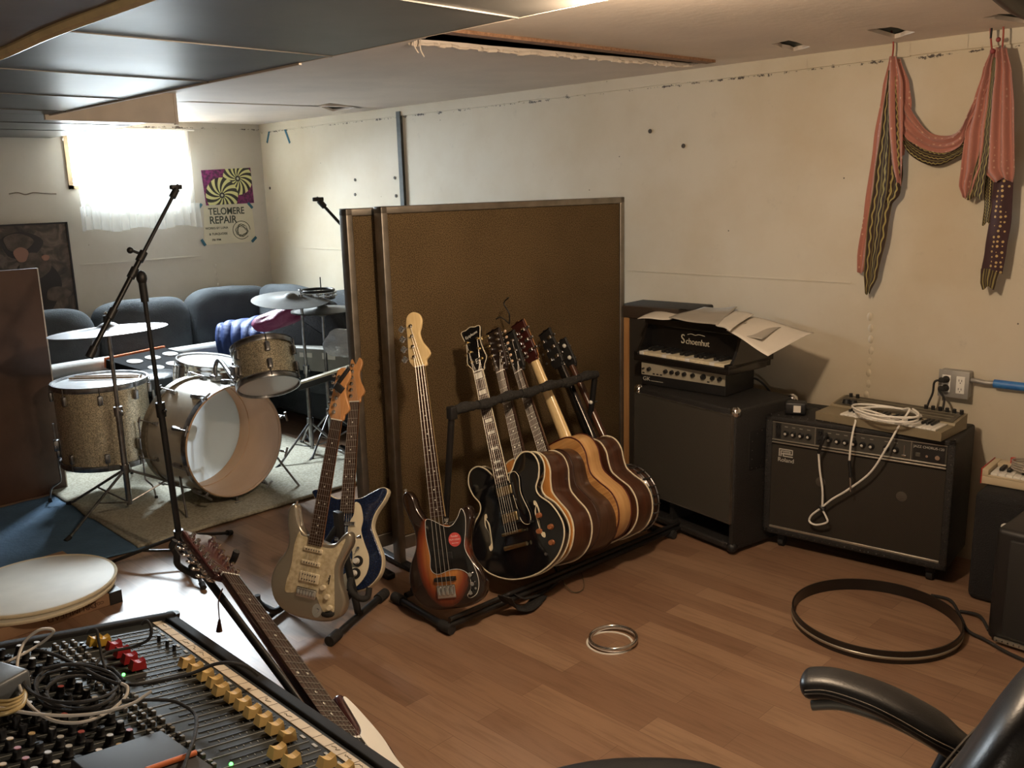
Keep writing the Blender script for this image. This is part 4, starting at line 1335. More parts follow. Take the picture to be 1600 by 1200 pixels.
def guitar(name, label, P0, T, heading, o):
    cat = o.get('cat', 'guitar')
    zb, S, lh = o['zb'], o['S'], o['lh']
    zn = zb+S
    Lnom = zn+lh
    root = thing(name, label, cat, mtx=local_frame(P0, T, heading, Lnom), group=o.get('group'))
    th = o.get('th', 0.045)
    out = curve2(o['out'], 6)
    ns = o.get('ns', 6)
    wn, we = o.get('wn', .043), o.get('we', .056)
    if o['out'] is not None:
        if o.get('hollow'):
            MB().prism(out, 0, th, 0.0025).build('body', o['side'], root, ang=50)
            MB().prism(out, -0.003, 0.001, 0.002, inset0=0.003).build('top_board', o['body'], root, ang=60)
            if o.get('back'):
                MB().prism(out, th-0.001, th+0.003, 0.002, inset0=0.003).build('back_board', o['back'], root, ang=60)
            for yy, nm in ((0.0, 'binding'), (th, 'binding')):
                MB().tube([V((x, yy, z)) for x, z in curve2(o['out'], 6)], 0.0032, 6, closed=True, smooth=False).build(nm, o['bind'], root)
        else:
            MB().prism(out, 0, th, o.get('rnd', 0.012), 4).build('body', o['body'], root, ang=60)
            if o.get('bind'):
                for yy in (0.002, th-0.002):
                    MB().tube([V((x, yy, z)) for x, z in out], 0.0028, 6, closed=True, smooth=False).build('binding', o['bind'], root)
    # neck
    fe = zb+S*2**(-o.get('nf', 21)/12)-0.006
    heel = o.get('heel', fe)
    fy = -o.get('fh', 0.004)          # y of the fretboard back = neck top
    m = MB()
    rows = []
    for z, w_, d in ((heel, we, o.get('heeld', 0.030)), (heel+0.02, we, 0.026), (heel+0.06, we*.97, 0.022), ((heel+zn)/2, (wn+we)/2, 0.020), (zn-0.01, wn, 0.018), (zn+0.012, wn, 0.017)):
        rr = []
        for i in range(9):
            a = PI*i/8
            rr.append((-w_/2*math.cos(a), fy+d*math.sin(a)**0.8, z))
        rows.append(rr)
    m.sheet(rows)
    m.add([rows[0][i] for i in range(9)], [tuple(range(9))])
    m.add([rows[-1][i] for i in range(9)], [tuple(range(9))])
    m.add([rows[0][0], rows[0][8], rows[-1][8], rows[-1][0]], [(0, 1, 2, 3)])
    m.uv = {}
    nk = m.build('neck', o.get('neck', MAPLE), root, ang=50)
    fb = MB()
    fb.add([(-we/2, fy, fe), (we/2, fy, fe), (we/2, fy-.005, fe), (-we/2, fy-.005, fe), (-wn/2, fy, zn), (wn/2, fy, zn), (wn/2, fy-.005, zn), (-wn/2, fy-.005, zn)],
           [(0, 1, 2, 3), (4, 7, 6, 5), (0, 4, 5, 1), (3, 2, 6, 7), (0, 3, 7, 4), (1, 5, 6, 2)])
    f_ = fb.build('fretboard', o.get('board', ROSE), root, smooth=False)
    ft_ = fy-.005
    if not o.get('away'):
        fm = MB()
        for k in range(1, o.get('nf', 21)+1):
            z = zb+S*2**(-k/12)
            if z < fe:
                break
            w_ = wn+(we-wn)*(zn-z)/(zn-fe)
            fm.box((-w_/2, ft_-.0010, z-.0008), (w_/2, ft_+.0005, z+.0008))
        fm.build('fret_wires', NICK, f_, smooth=False)
        dm = MB()
        for k in (3, 5, 7, 9, 12, 15, 17, 19):
            z = zb+S*(2**(-(k-1)/12)+2**(-k/12))/2
            if o.get('block'):
                w_ = .030
                z2_ = z-.26*(zb+S*2**(-(k-1)/12)-zb-S*2**(-k/12)); z1_ = 2*z-z2_
                dm.box((-w_/2, ft_-.0006, z2_), (w_/2, ft_+.0005, z1_))
            elif k == 12:
                for sx in (-.012, .012):
                    dm.cyl((sx, ft_-.0006, z), (sx, ft_+.0005, z), .0032, seg=10)
            else:
                dm.cyl((0, ft_-.0006, z), (0, ft_+.0005, z), .0032, seg=10)
        if o.get('block'):
            z1_, z2_ = zn-.006, zb+S*2**(-1/12)+.006
            dm.box((-.015, ft_-.0006, z2_), (.015, ft_+.0005, z1_))
        dm.build('inlay_dots', MOP, f_, smooth=False)
        if o.get('block') or o.get('nbind'):
            for sx in (-1, 1):
                MB().tube([V((sx*we/2, ft_+.002, fe)), V((sx*wn/2, ft_+.002, zn))], .0022, 6, smooth=False).build('binding', IVORY, f_)
    MB().box((-wn/2, ft_-.001, zn), (wn/2, fy+.002, zn+.004)).build('nut', WHT, root, smooth=False)
    # headstock
    ho = curve2([(x*o.get('hs', 1), z) for x, z in o['head']], 5)
    hy = fy+0.004 if not o.get('tilt') else fy+0.002
    tl = R(o.get('tilt', 0))
    hm = Matrix.Translation((0, hy, zn)) @ Matrix.Rotation(-tl, 4, 'X')
    m = MB().prism(ho, 0, 0.014, 0.003)
    m.v = [tuple(hm @ V(q)) for q in m.v]
    hd_ = m.build('headstock', o.get('headm', o.get('neck', MAPLE)), root, ang=50)
    if o.get('hbind'):
        MB().tube([hm @ V((x, 0.001, z)) for x, z in ho], 0.0016, 6, closed=True, smooth=False).build('binding', o['hbind'], hd_)
    posts = []
    bm_ = o.get('button', CHR)
    for sx, zz, side in o['pegs']:
        m = MB()
        p = V((sx, 0, zz))
        m.cyl(hm @ (p+V((0, 0.012, 0))), hm @ (p+V((0, -0.012, 0))), 0.0045, seg=10).cyl(hm @ (p+V((0, 0, 0))), hm @ (p+V((0, -0.003, 0))), 0.0075, seg=12)
        e = hm @ (p+V((side*o.get('pegx', 0.030), 0.018, 0)))
        m.cyl(hm @ (p+V((0, 0.018, 0))), e, 0.0028, seg=6).box((-.010, .012, -.008), (.010, .024, .008), .003, mtx=hm @ Matrix.Translation(p))
        tn = m.build('tuner', o.get('pegm', CHR), hd_)
        bs = o.get('bsize', 0.008)
        mm_ = hm @ Matrix.Translation(p+V((side*(o.get('pegx', 0.030)+bs*.8), 0.018, 0)))
        b = MB()
        b.ball((0, 0, 0), 1, 12)
        if o.get('clover'):
            b = MB()
            for a in (0, 90, 180, 270):
                b.ball((math.cos(R(a))*.55, 0, math.sin(R(a))*.55), .62, 10)
            sc = (bs, .003, bs)
        else:
            sc = (bs, .0035, bs*.75)
        b.v = [tuple(mm_ @ V((q[0]*sc[0], q[1]*sc[1], q[2]*sc[2]))) for q in b.v]
        b.build('button', bm_, tn)
        posts.append(hm @ (p+V((0, -0.006, 0))))
    # strings
    if not o.get('away') and ns:
        pp = sorted(posts, key=lambda q: q.x if o.get('xsort') else 0)
        ord_ = o.get('order') or list(range(len(posts)))
        for i in range(ns):
            t = i/(ns-1)-0.5
            bxp = V((t*(we*.92), o.get('by', ft_-.006), zb))
            nx = V((t*(wn*.82), ft_-.0015, zn+.003))
            pts_ = [bxp, nx]
            if i < len(ord_):
                pts_.append(posts[ord_[i]])
            MB().tube(pts_, o.get('sr', 0.0006), 4, smooth=False).build('string', STEEL, root)
    return root


def knob(parent, x, z, r=.011, h=.012, mt=None, y=0, name='knob'):
    return MB().lathe([(1e-4, h), (r*.8, h), (r*.85, h*.5), (r, 0)], (x, y, z), (0, -1, 0), 18).build(name, mt or WHT, parent)


six_left = [(-.018-.0005*i, .028+.0265*i, -1) for i in range(6)]
g335 = [(-.024, .045, -1), (-.022, .085, -1), (-.026, .125, -1), (.024, .045, 1), (.022, .085, 1), (.026, .125, 1)]
three3 = [(-.022, .045, -1), (-.022, .09, -1), (-.022, .135, -1), (.022, .045, 1), (.022, .09, 1), (.022, .135, 1)]
o33 = [2, 1, 0, 3, 4, 5]

# silver double-cutaway electric on the A-frame stand
SILV = mat('champagne_silver_lacquer', (0.40, 0.36, 0.29), 0.3, 0.65, coat=0.8, var=0.08, scale=4)
P0 = at(473, 968, 'z', 0.085)
g = guitar('electric_guitar', 'silver electric guitar with pearly pickguard on the A-frame stand', P0, ongray(541, 574, P0, 0.925), R(-62),
           dict(out=STRAT, body=SILV, zb=.105, S=.648, lh=.200, head=HEAD_F, pegs=six_left, neck=wood_mat('amber_neck', (0.60, 0.30, 0.12), (0.5, 0.24, 0.09), .3), nf=22, fh=.004, pegx=.026))
pgo = curve2([(-.028, .300), (-.064, .305), (-.075, .315), (-.085, .26), (-.083, .19), (-.092, .12), (-.085, .085), (-.03, .10), (.0, .12), (.035, .10), (.07, .055), (.10, .035), (.118, .055), (.110, .11), (.098, .17), (.09, .22), (.105, .28), (.115, .325), (.10, .315), (.075, .285), (.028, .280)], 5)
pgd = MB().prism(pgo, -.003, .001, .0006).build('pickguard', PEARL, g, ang=60)
for z, w_ in ((.262, .04), (.212, .042)):
    MB().box((-.043, -.009, z-.008), (.035, -.002, z+.008), .005).build('pickup', IVORY, g)
    m = MB()
    for i in range(6):
        m.cyl((-.030+.0105*i, -.0105, z), (-.030+.0105*i, -.008, z), .0024, seg=8)
    m.build('pole_pieces', BLKP, g)
MB().box((-.040, -.010, .140), (.040, -.002, .178), .004).build('humbucker', IVORY, g)
m = MB()
for i in range(6):
    for zz in (.150, .168):
        m.cyl((-.027+.0105*i, -.0115, zz), (-.027+.0105*i, -.009, zz), .0026, seg=8)
m.build('pole_pieces', BLKP, g)
MB().box((-.042, -.010, .082), (.040, 0, .120), .003).box((-.036, -.014, .088), (-.026, -.008, .112), .001).box((-.024, -.014, .088), (-.014, -.008, .112), .001).box((-.012, -.014, .088), (-.002, -.008, .112), .001).box((0, -.014, .088), (.010, -.008, .112), .001).box((.012, -.014, .088), (.022, -.008, .112), .001).box((.024, -.014, .088), (.034, -.008, .112), .001).build('bridge', CHR, g)
for x, z in ((.062, .135), (.085, .105), (.102, .068)):
    knob(g, x, z, .011, .012, IVORY, -.003)
MB().box((.078, -.004, .15), (.082, -.003, .185)).cyl((.082, -.014, .175), (.08, -.003, .17), .0025).build('selector_switch', BLKP, g)
MB().prism(curve2([(.05+.019*math.cos(a)*1.0, .045+.026*math.sin(a)) for a in [i*PI/6 for i in range(12)]], 3), -.001, .002).cyl((.05, -.006, .045), (.05, 0, .045), .008).build('output_jack', CHR, g)
for q in ((-.115, .412), (.148, .343)):
    MB().cyl((q[0], .02, q[1]-.006), (q[0]+(.015 if q[0] > 0 else 0), .02, q[1]+(.0 if q[0] > 0 else .012)), .004, .007).build('strap_button', CHR, g)
# clip tuner on its headstock
hp = g.matrix_world @ V((0.0, -0.004, .105+.648+.168))
ctt = thing('clip_on_tuner', 'small black clip-on tuner gripping the tip of the amber headstock', 'tuner', hp)
ctt.matrix_world = Matrix.Translation(hp) @ g.matrix_world.to_3x3().normalized().to_4x4() @ Matrix.Rotation(R(28), 4, 'Y')
MB().box((-.007, -.012, -.035), (.007, .0, .035), .003).build('clip', BLKP, ctt)
MB().box((.002, -.03, -.055), (.04, -.018, -.028), .004).build('tuner_display', BLKP, ctt)

# blue and cream electric behind it
BLUE = mat('dark_blue_sparkle', (0.016, 0.030, 0.085), 0.25, 0.3, coat=0.8, var=0.3, scale=150)
P0 = at(534, 924, 'z', 0.105)
g = guitar('electric_guitar', 'dark blue electric guitar with cream edge and long cream pickguard', P0, ongray(559, 562, P0, 0.93), R(-58),
           dict(out=ELEC, body=BLUE, zb=.12, S=.640, lh=.185, head=HEAD_F, hs=0.95, pegs=six_left, neck=bpy.data.materials['amber_neck'], nf=21, rnd=.004, pegx=.024, button=STEEL))
eo = curve2(ELEC, 6)
m = MB()
n_ = len(eo)
for yy in (0.0055,):
    m.tube([V((x, 0.022, z)) for x, z in eo], 0.0001, 4, closed=True, smooth=False)
m = MB().prism(eo, 0.006, 0.040, 0.002, inset0=-0.003)
m.build('cream_edging', IVORY, g, ang=60)
po_ = curve2([(.032, .345), (.055, .335), (.07, .28), (.065, .235), (.08, .19), (.105, .13), (.100, .07), (.06, .018), (.01, .010), (-.03, .03), (.00, .06), (.03, .09), (.035, .15), (.01, .20), (.012, .26), (.03, .30)], 5)
MB().prism(po_, -.003, .001, .0006).build('pickguard', IVORY, g, ang=60)
for x, z in ((.062, .115), (.055, .068)):
    MB().cyl((x, -.004, z), (x, -.009, z), .021, seg=24).build('knob_skirt', BLKP, g)
    knob(g, x-.004, z, .013, .016, WHT, -.008)
MB().cyl((.06, -.004, .165), (.06, -.012, .165), .006).cyl((.06, -.010, .165), (.052, -.016, .148), .0022).build('toggle_switch', CHR, g)
for z in (.20, .26):
    MB().cyl((-.04, -.006, z), (.04, -.006, z), .009, seg=12).build('lipstick_pickup', CHR, g)
MB().box((-.035, -.012, .10), (.035, 0, .125), .003).build('bridge', CHR, g)

# the A-frame stand
f1, f2, f3 = at(517, 1000, 'z', .02), at(600, 928, 'z', .02), at(408, 972, 'z', .02)
apex = at(536, 838, 'x', -2.74)
gs = thing('guitar_stand', 'black A-frame double guitar stand with padded cradle arms', 'stand', (f1+f2)/2-V((0, 0, .02)))
L0 = gs.location.copy()
def rel(p):
    return V(p)-L0
mid_ = (f1+f2)/2
MB().cyl(rel(f1), rel(f2), 0.014).build('floor_bar', BLKP, gs)
for a, b in ((f1, f2), (f2, f1)):
    d = (a-b).normalized()
    MB().cyl(rel(a-d*.05), rel(a+d*.012), 0.020, seg=16).build('rubber_foot', RUB, gs)
top_ = mid_+V((-.06, -.02, .36))
MB().cyl(rel(mid_), rel(top_), 0.014).box((-.02, -.012, -.05), (.02, .012, .05), .004, mtx=Matrix.Translation(rel(top_))).build('upright', BLKP, gs)
f4 = f3+(f2-f1)*0.8
mid2 = (f3+f4)/2
MB().cyl(rel(f3), rel(f4), 0.013).build('floor_bar', BLKP, gs)
MB().cyl(rel(mid2), rel(top_), 0.012).build('rear_leg', BLKP, gs)
for a, (sx, fr_), in ((P0, (1, 0)),):
    pass
for lab, rays in (('cradle_arm', ((497, 1014-60, .13), (480, 938, .10), (470, 930, 0))),):
    pass
def arm(px, z, pts):
    MB().tube([rel(p) for p in pts], 0.0115, 10).build('cradle_arm', RUB, gs)
b0_ = mid_.lerp(top_, .28)
arm(0, 0, [b0_, at(520, 958, 'z', .115), at(497, 955, 'z', .105), at(484, 945, 'z', .125), at(481, 935, 'z', .15)])
arm(0, 0, [mid2.lerp(top_, .28), at(438, 952, 'z', .09), at(418, 950, 'z', .085), at(404, 940, 'z', .10), at(402, 930, 'z', .125)])
b1_ = mid_.lerp(top_, .42)
arm(0, 0, [b1_, at(548, 922, 'z', .15), at(562, 935, 'z', .12), at(574, 933, 'z', .12), at(577, 918, 'z', .15)])
arm(0, 0, [mid2.lerp(top_, .42), at(500, 925, 'z', .15), at(515, 915, 'z', .12)])

# sunburst bass
P0 = at(702, 953, 'z', .085)
g = guitar('bass_guitar', 'sunburst bass guitar with black pickguard at the end of the rack', P0, ongray(647, 487, P0, 1.13), R(-66),
           dict(cat='bass guitar', out=PBASS, body=burst_mat(), zb=.088, S=.864, lh=.226, head=HEAD_B, pegs=[(-.022, .045+.042*i, -1) for i in range(4)], neck=PALEM, nf=20, ns=4, wn=.042, we=.062,
                pegx=.046, bsize=.013, clover=True, button=mat('pale_chrome', (0.7, 0.74, 0.78), .2, .9), sr=.0012))
po_ = curve2([(-.026, .345), (-.052, .352), (-.060, .335), (-.062, .28), (-.055, .21), (-.058, .16), (-.03, .138), (.03, .150), (.075, .145), (.105, .12), (.105, .075), (.088, .048), (.100, .038), (.130, .055), (.142, .10), (.128, .16), (.100, .225), (.112, .29), (.118, .345), (.105, .375), (.085, .345), (.058, .318), (.026, .316)], 5)
MB().prism(po_, -.003, .001, .0006).build('pickguard', GLOSSB, g, ang=60)
MB().tube([V((x, -.0025, z)) for x, z in po_], .0012, 5, closed=True, smooth=False).build('pickguard_edge', WHT, g)
MB().box((-.045, -.008, .205), (.002, -.001, .232), .004).build('pickup', BLKP, g)
MB().box((-.002, -.008, .190), (.045, -.001, .217), .004).build('pickup', BLKP, g)
MB().box((-.040, -.012, .108), (.040, 0, .126), .004).cyl((-.046, -.004, .117), (.046, -.004, .117), .008).build('bridge_pickup', BLKP, g)
m = MB().box((-.040, -.008, .045), (.040, 0, .095), .002)
for i in range(4):
    m.box((-.036+.019*i, -.016, .055), (-.022+.019*i, -.006, .090), .003)
m.build('bridge', CHR, g)
for x, z in ((.115, .125), (.120, .090), (.108, .058)):
    knob(g, x, z, .010, .014, CHR, -.003)
MB().cyl((.128, -.003, .072), (.128, -.008, .072), .0045, seg=10).build('output_jack', CHR, g)
MB().cyl((-.14, .02, .466), (-.145, .02, .480), .004, .007).build('strap_button', CHR, g)
MB().cyl((.062, -.0034, .262), (.062, -.0042, .262), .027, seg=36).build('pickguard_sticker', mat('coral_red_sticker', (0.62, 0.09, 0.085), .5), g)
STW = mat('sticker_white', (0.85, 0.75, 0.72), .6)
text('sticker_lettering', 'Fender', .011, front(.062, -.0045, .275), STW, g, .0002)
text('sticker_lettering', 'PLAY LOUD', .0085, front(.062, -.0045, .262), STW, g, .0002)
text('sticker_lettering', 'electric bass', .006, front(.062, -.0045, .249), STW, g, .0002)

# ---- rack row
CRB = IVORY
rackg = None
def rowguitar(label, b, h, yb, xh, yh, heading, o, name='acoustic_guitar'):
    P_ = at(*b, 'y', yb)
    T_ = at(*h, 'x', xh)
    return guitar(name, label, P_, T_, heading, o)


g = rowguitar('glossy black semi-hollow electric guitar with cream binding in the rack', (820, 903), (735, 508), 2.33, -2.74, 0, R(-72),
              dict(out=[(x*1.0, z*.93) for x, z in SEMI], body=GLOSSB, th=.045, rnd=.006, bind=IVORY, zb=.165, S=.628, lh=.190, head=HEAD_E, headm=GLOSSB, hbind=IVORY, pegs=g335, order=o33, neck=GLOSSB, nf=20, block=True, pegm=GOLD, button=GOLD, pegx=.026, fh=.012, by=-.024), 'electric_guitar')
MB().prism(curve2([(.030, .365), (.055, .385), (.072, .36), (.066, .30), (.085, .22), (.075, .185), (.045, .20), (.035, .27)], 6), -.009, -.006, .0005).build('pickguard', GLOSSB, g, ang=60)
MB().tube([V((x, -.0085, z)) for x, z in curve2([(.030, .365), (.055, .385), (.072, .36), (.066, .30), (.085, .22), (.075, .185), (.045, .20), (.035, .27)], 6)], .0012, 5, closed=True, smooth=False).build('pickguard_edge', IVORY, g)
for z in (.325, .225):
    MB().box((-.042, -.010, z-.024), (.042, 0, z+.024), .003).build('pickup_ring', BLKP, g)
    MB().box((-.034, -.016, z-.017), (.034, -.008, z+.017), .004).build('humbucker', GOLD, g)
MB().cyl((-.045, -.018, .168), (.045, -.018, .168), .006).cyl((-.040, -.018, .168), (-.040, 0, .168), .004).cyl((.040, -.018, .168), (.040, 0, .168), .004).build('bridge', GOLD, g)
MB().cyl((-.05, -.014, .118), (.05, -.014, .118), .008).cyl((-.042, -.014, .118), (-.042, 0, .118), .005).cyl((.042, -.014, .118), (.042, 0, .118), .005).build('tailpiece', GOLD, g)
KN = mat('amber_knob', (0.42, 0.16, 0.07), .3, .3)
for x, z in ((.118, .205), (.155, .155), (.105, .15), (.145, .10)):
    knob(g, x, z, .011, .013, KN, 0)
MB().cyl((.085, 0, .19), (.085, -.014, .19), .004).ball((.085, -.017, .19), .006, 10).build('selector_switch', BLKP, g)
MB().cyl((.11, 0, .065), (.11, -.004, .065), .006, seg=12).build('output_jack', CHR, g)
for sx in (-1, 1):
    fo = [(sx*x, z) for x, z in ((.112, .13), (.122, .125), (.124, .14), (.114, .148), (.112, .19), (.122, .22), (.116, .255), (.108, .26), (.107, .247), (.113, .243), (.103, .22), (.105, .185), (.108, .15))]
    MB().prism(curve2(fo, 4), -.0012, .001).tube([V((x, -.001, z)) for x, z in curve2(fo, 4)], .0013, 4, closed=True, smooth=False).build('f_hole_rim', IVORY, g)
    MB().prism([( x*1.0, z) for x, z in curve2([(sx*x, z) for x, z in ((.114, .150), (.116, .19), (.118, .22), (.114, .24), (.108, .22), (.108, .19), (.110, .16))], 4)], -.002, -.001).build('f_hole', DARK, g)
text('headstock_lettering', 'Epiphone', .016, Matrix.Translation((0, fyh := -.009, .165+.628+.148)) @ Matrix.Rotation(PI/2, 4, 'X') @ Matrix.Rotation(R(10), 4, 'Z'), MOP, g, .0002)
text('headstock_lettering', 'E', .028, front(0.0, -.009, .165+.628+.040), MOP, g, .0002)

DKSIDE = wood_mat('dark_rosewood_side', (0.085, 0.032, 0.016), (0.045, 0.016, 0.009), .3, (3, 30, 3))
DK2 = wood_mat('walnut_side', (0.075, 0.035, 0.020), (0.038, 0.017, 0.010), .35, (3, 30, 3))
SPR = wood_mat('aged_spruce_top', (0.66, 0.30, 0.085), (0.58, 0.24, 0.06), .25, (50, 1, 2))
twelve = [(-.024, .028+.0255*i, -1) for i in range(6)]+[(.024, .028+.0255*i, 1) for i in range(6)]
BONE = mat('bone_button', (0.72, 0.52, 0.36), .4)
DREAD = [(x*.92, z*.88) for x, z in DREAD]
acb = dict(out=DREAD, th=.105, hollow=True, zb=.15, S=.640, lh=.190, nf=16, head=HEAD_A, we=.058)
g = rowguitar('acoustic guitar with amber spruce top and twelve bone tuner buttons', (853, 886), (768, 512), 2.475, -2.77, 0, R(-86),
              dict(acb, body=SPR, side=DKSIDE, bind=IVORY, headm=mat('dark_head_veneer', (0.02, 0.012, 0.01), .3), pegs=twelve, button=BONE, neck=DK2, pegx=.022, ns=6, order=[0, 1, 2, 8, 7, 6]))
MB().cyl((0, -.0045, .335), (0, -.003, .335), .048, seg=36).build('sound_hole', DARK, g)
MB().torus((0, -.0035, .335), .055, .005, (0, 1, 0), 48, .2).build('rosette', DKSIDE, g)
MB().box((-.08, -.012, .135), (.08, -.002, .165), .004).build('bridge', ROSE, g)
g = rowguitar('dark walnut acoustic guitar third in the rack, behind the amber topped one', (903, 868), (791, 517), 2.605, -2.785, 0, R(-88),
              dict(acb, out=[(x*.93, z*.96) for x, z in DREAD], body=DK2, side=DK2, bind=bpy.data.materials['rosewood'], headm=BLKP, pegs=three3, order=o33, neck=DKSIDE, pegx=.024, button=STEEL))
MB().cyl((0, -.0045, .325), (0, -.003, .325), .045, seg=36).build('sound_hole', DARK, g)
MB().box((-.08, -.012, .135), (.08, -.002, .16), .004).build('bridge', ROSE, g)
FLAME = mat('flamed_maple', (0.58, 0.31, 0.11), 0.28, col2=(0.40, 0.19, 0.06), scale=2.2, stretch=(3, 3, 55), coat=.6)
NATS = wood_mat('natural_maple_side', (0.66, 0.40, 0.17), (0.56, 0.31, 0.12), .3, (3, 30, 3))
g = rowguitar('natural flamed maple archtop guitar turned to show its pale neck back', (950, 846), (809, 500), 2.80, -2.785, 0, R(93),
              dict(acb, out=[(x*1.0, z*1.0) for x, z in DREAD], th=.08, body=SPR, side=NATS, back=FLAME, bind=wood_mat('dark_red_binding', (0.10, 0.02, 0.012), (0.06, .01, .01), .3), headm=mat('dark_red_head', (0.05, 0.012, 0.01), .25),
                   hbind=AMBER, pegs=three3, neck=PALEM, away=True, pegx=.024, ns=0, heel=.41, heeld=.09, button=OLDCHR))
m = MB().tube([V((0, 0, 0)), V((0.02, -.02, .05)), V((-.01, -.02, .09)), V((0.03, -.03, .12))], .003, 6)
m.tube([V((0, 0, 0)), V((-0.02, -.03, .03)), V((-.05, -.03, .02))], .003, 6)
o = m.build('leather_lace', BLKP)
o.location = at(801, 505, 'x', -2.77)+V((0, -0.02, 0.0))
tag(o, 'knotted dark lace standing up from the archtop headstock', 'lace')
g = rowguitar('dark acoustic guitar with white binding, seen from behind, right of the archtop', (988, 836), (851, 514), 2.925, -2.79, 0, R(91),
              dict(acb, out=[(x*.97, z*.97) for x, z in DREAD], th=.095, body=DKSIDE, side=DKSIDE, back=DKSIDE, bind=IVORY, headm=BLKP, pegs=three3, neck=GLOSSB, away=True, pegx=.026, ns=0, heel=.40, heeld=.10, button=OLDCHR))
# banjo
P_, T_ = at(1010, 826, 'y', 3.05), at(879, 532, 'x', -2.78)
bj = thing('banjo', 'banjo with a hooked metal rim at the far end of the rack', 'banjo', mtx=local_frame(P_, T_, R(92), .93))
MB().lathe([(.135, -.035), (.142, -.035), (.142, .035), (.135, .035)], (0, .035, .145), (0, 1, 0), 56, True).build('rim', DK2, bj)
MB().lathe([(1e-4, 0), (.138, 0), (.141, .006)], (0, .002, .145), (0, 1, 0), 48).build('banjo_head', HEAD, bj)
MB().torus((0, .008, .145), .146, .005, (0, 1, 0), 56).torus((0, .045, .145), .146, .004, (0, 1, 0), 56).build('tension_hoop', OLDCHR, bj)
for i in range(24):
    a = 2*PI*i/24
    e = V((math.cos(a), 0, math.sin(a)))
    MB().cyl(V((0, .004, .145))+e*.151, V((0, .062, .145))+e*.151, .0028, seg=6).cyl(V((0, .042, .145))+e*.151, V((0, .060, .145))+e*.151, .005, seg=6).build('tension_hook', OLDCHR, bj)
MB().lathe([(1e-4, .076), (.13, .074), (.15, .055)], (0, 0, .145), (0, 1, 0), 48).build('resonator', DKSIDE, bj)
MB().cyl((0, .008, .28), (0, .012, .80), .019, .015, seg=14).build('neck', DKSIDE, bj)
ho = curve2([(x*.8, z*.8) for x, z in HEAD_A], 4)
m = MB().prism(ho, 0, .014, .003)
m.v = [(x, y, z+.79) for x, y, z in m.v]
hb_ = m.build('headstock', BLKP, bj)
for sx, zz in ((-.022, .83), (-.022, .89), (.022, .83), (.022, .89), (-.03, .60)):
    s_ = 1 if sx > 0 else -1
    MB().cyl((sx, -.01, zz), (sx, .03, zz), .004, seg=8).build('tuner', OLDCHR, hb_ if zz > .7 else bj)
    MB().ball((sx+s_*.004, .036, zz), .010, 12, (1, .8, 1)).build('button', MOP, hb_ if zz > .7 else bj)

# the rack
rk = thing('guitar_rack', 'long black folding guitar rack with a foam-wrapped neck rail', 'rack', (-2.45, 2.65, 0))
L0 = rk.location.copy()
ra, rb = at(706, 643, 'x', -2.555), at(930, 585, 'x', -2.545)
yA, yB = 2.03, 3.33
def rk_(mb, nm, mt, **k):
    return mb.build(nm, mt, rk, **k)
for p_, y_ in ((ra, ra.y), (rb, rb.y)):
    rk_(MB().cyl(rel((-2.66, y_, .02)), rel(p_), .013), 'upright', BLK)
for y_, x0_, x1_ in ((2.03, -2.68, -2.36), (3.32, -2.68, -2.28)):
    rk_(MB().cyl(rel((x0_, y_-.02, .022)), rel((x1_, y_-.05, .022)), .014), 'floor_foot', BLK)
    for xx in (x0_, x1_):
        rk_(MB().cyl(rel((xx-.03, y_-(.02 if xx == x0_ else .05), .022)), rel((xx+.03, y_-(.02 if xx == x0_ else .05), .022)), .020, seg=16), 'rubber_foot', RUB)
for x_, z_, r_, x2_ in ((-2.66, .035, .012, -2.66), (-2.62, .07, .010, -2.62)):
    rk_(MB().cyl(rel((x_, yA, z_)), rel((x2_, yB, z_)), r_), 'rear_rail', BLK)
for x_, z_, r_, x2_ in ((-2.34, .035, .012, -2.27), (-2.34, .060, .009, -2.27)):
    rk_(MB().cyl(rel((x_, yA-.05, z_)), rel((x2_, yB, z_)), r_), 'front_rail', BLK)
rk_(MB().cyl(rel(ra), rel(rb), .011), 'neck_rail', BLK)
for i in range(7):
    p_, q_ = ra.lerp(rb, i/7+.015), ra.lerp(rb, (i+.8)/7+.015)
    sg_ = V((0.004*(-1)**i, 0, 0.006*(-1)**i))
    rk_(MB().tube([rel(p_), rel((p_+q_)/2+sg_), rel(q_)], [.019, .022, .019], 12), 'foam_sleeve', FOAM)
    rk_(MB().cyl(rel(q_), rel(ra.lerp(rb, (i+.98)/7+.015)), .016), 'collar', RUB)
rk_(MB().box(rel(ra+V((-.016, -.016, -.03))), rel(ra+V((.016, .016, .02))), .004), 'corner_joint', BLKP)
STWH = mat('label_white', (0.7, 0.68, 0.62), .6)
_p = V((-2.66, ra.y, .02)).lerp(ra, .33)
_z = (ra-V((-2.66, ra.y, .02))).normalized()
_n = V((1, -.55, 0)); _n = (_n-_z*_n.dot(_z)).normalized()
_x = _z
_y = _n.cross(_x)
lm = Matrix(((_x.x, _y.x, _n.x, 0), (_x.y, _y.y, _n.y, 0), (_x.z, _y.z, _n.z, 0), (0, 0, 0, 1)))
lm.translation = rel(_p+_n*.0135)
text('lettering', 'ROAD LINE', .022, lm, STWH, rk, .0003)
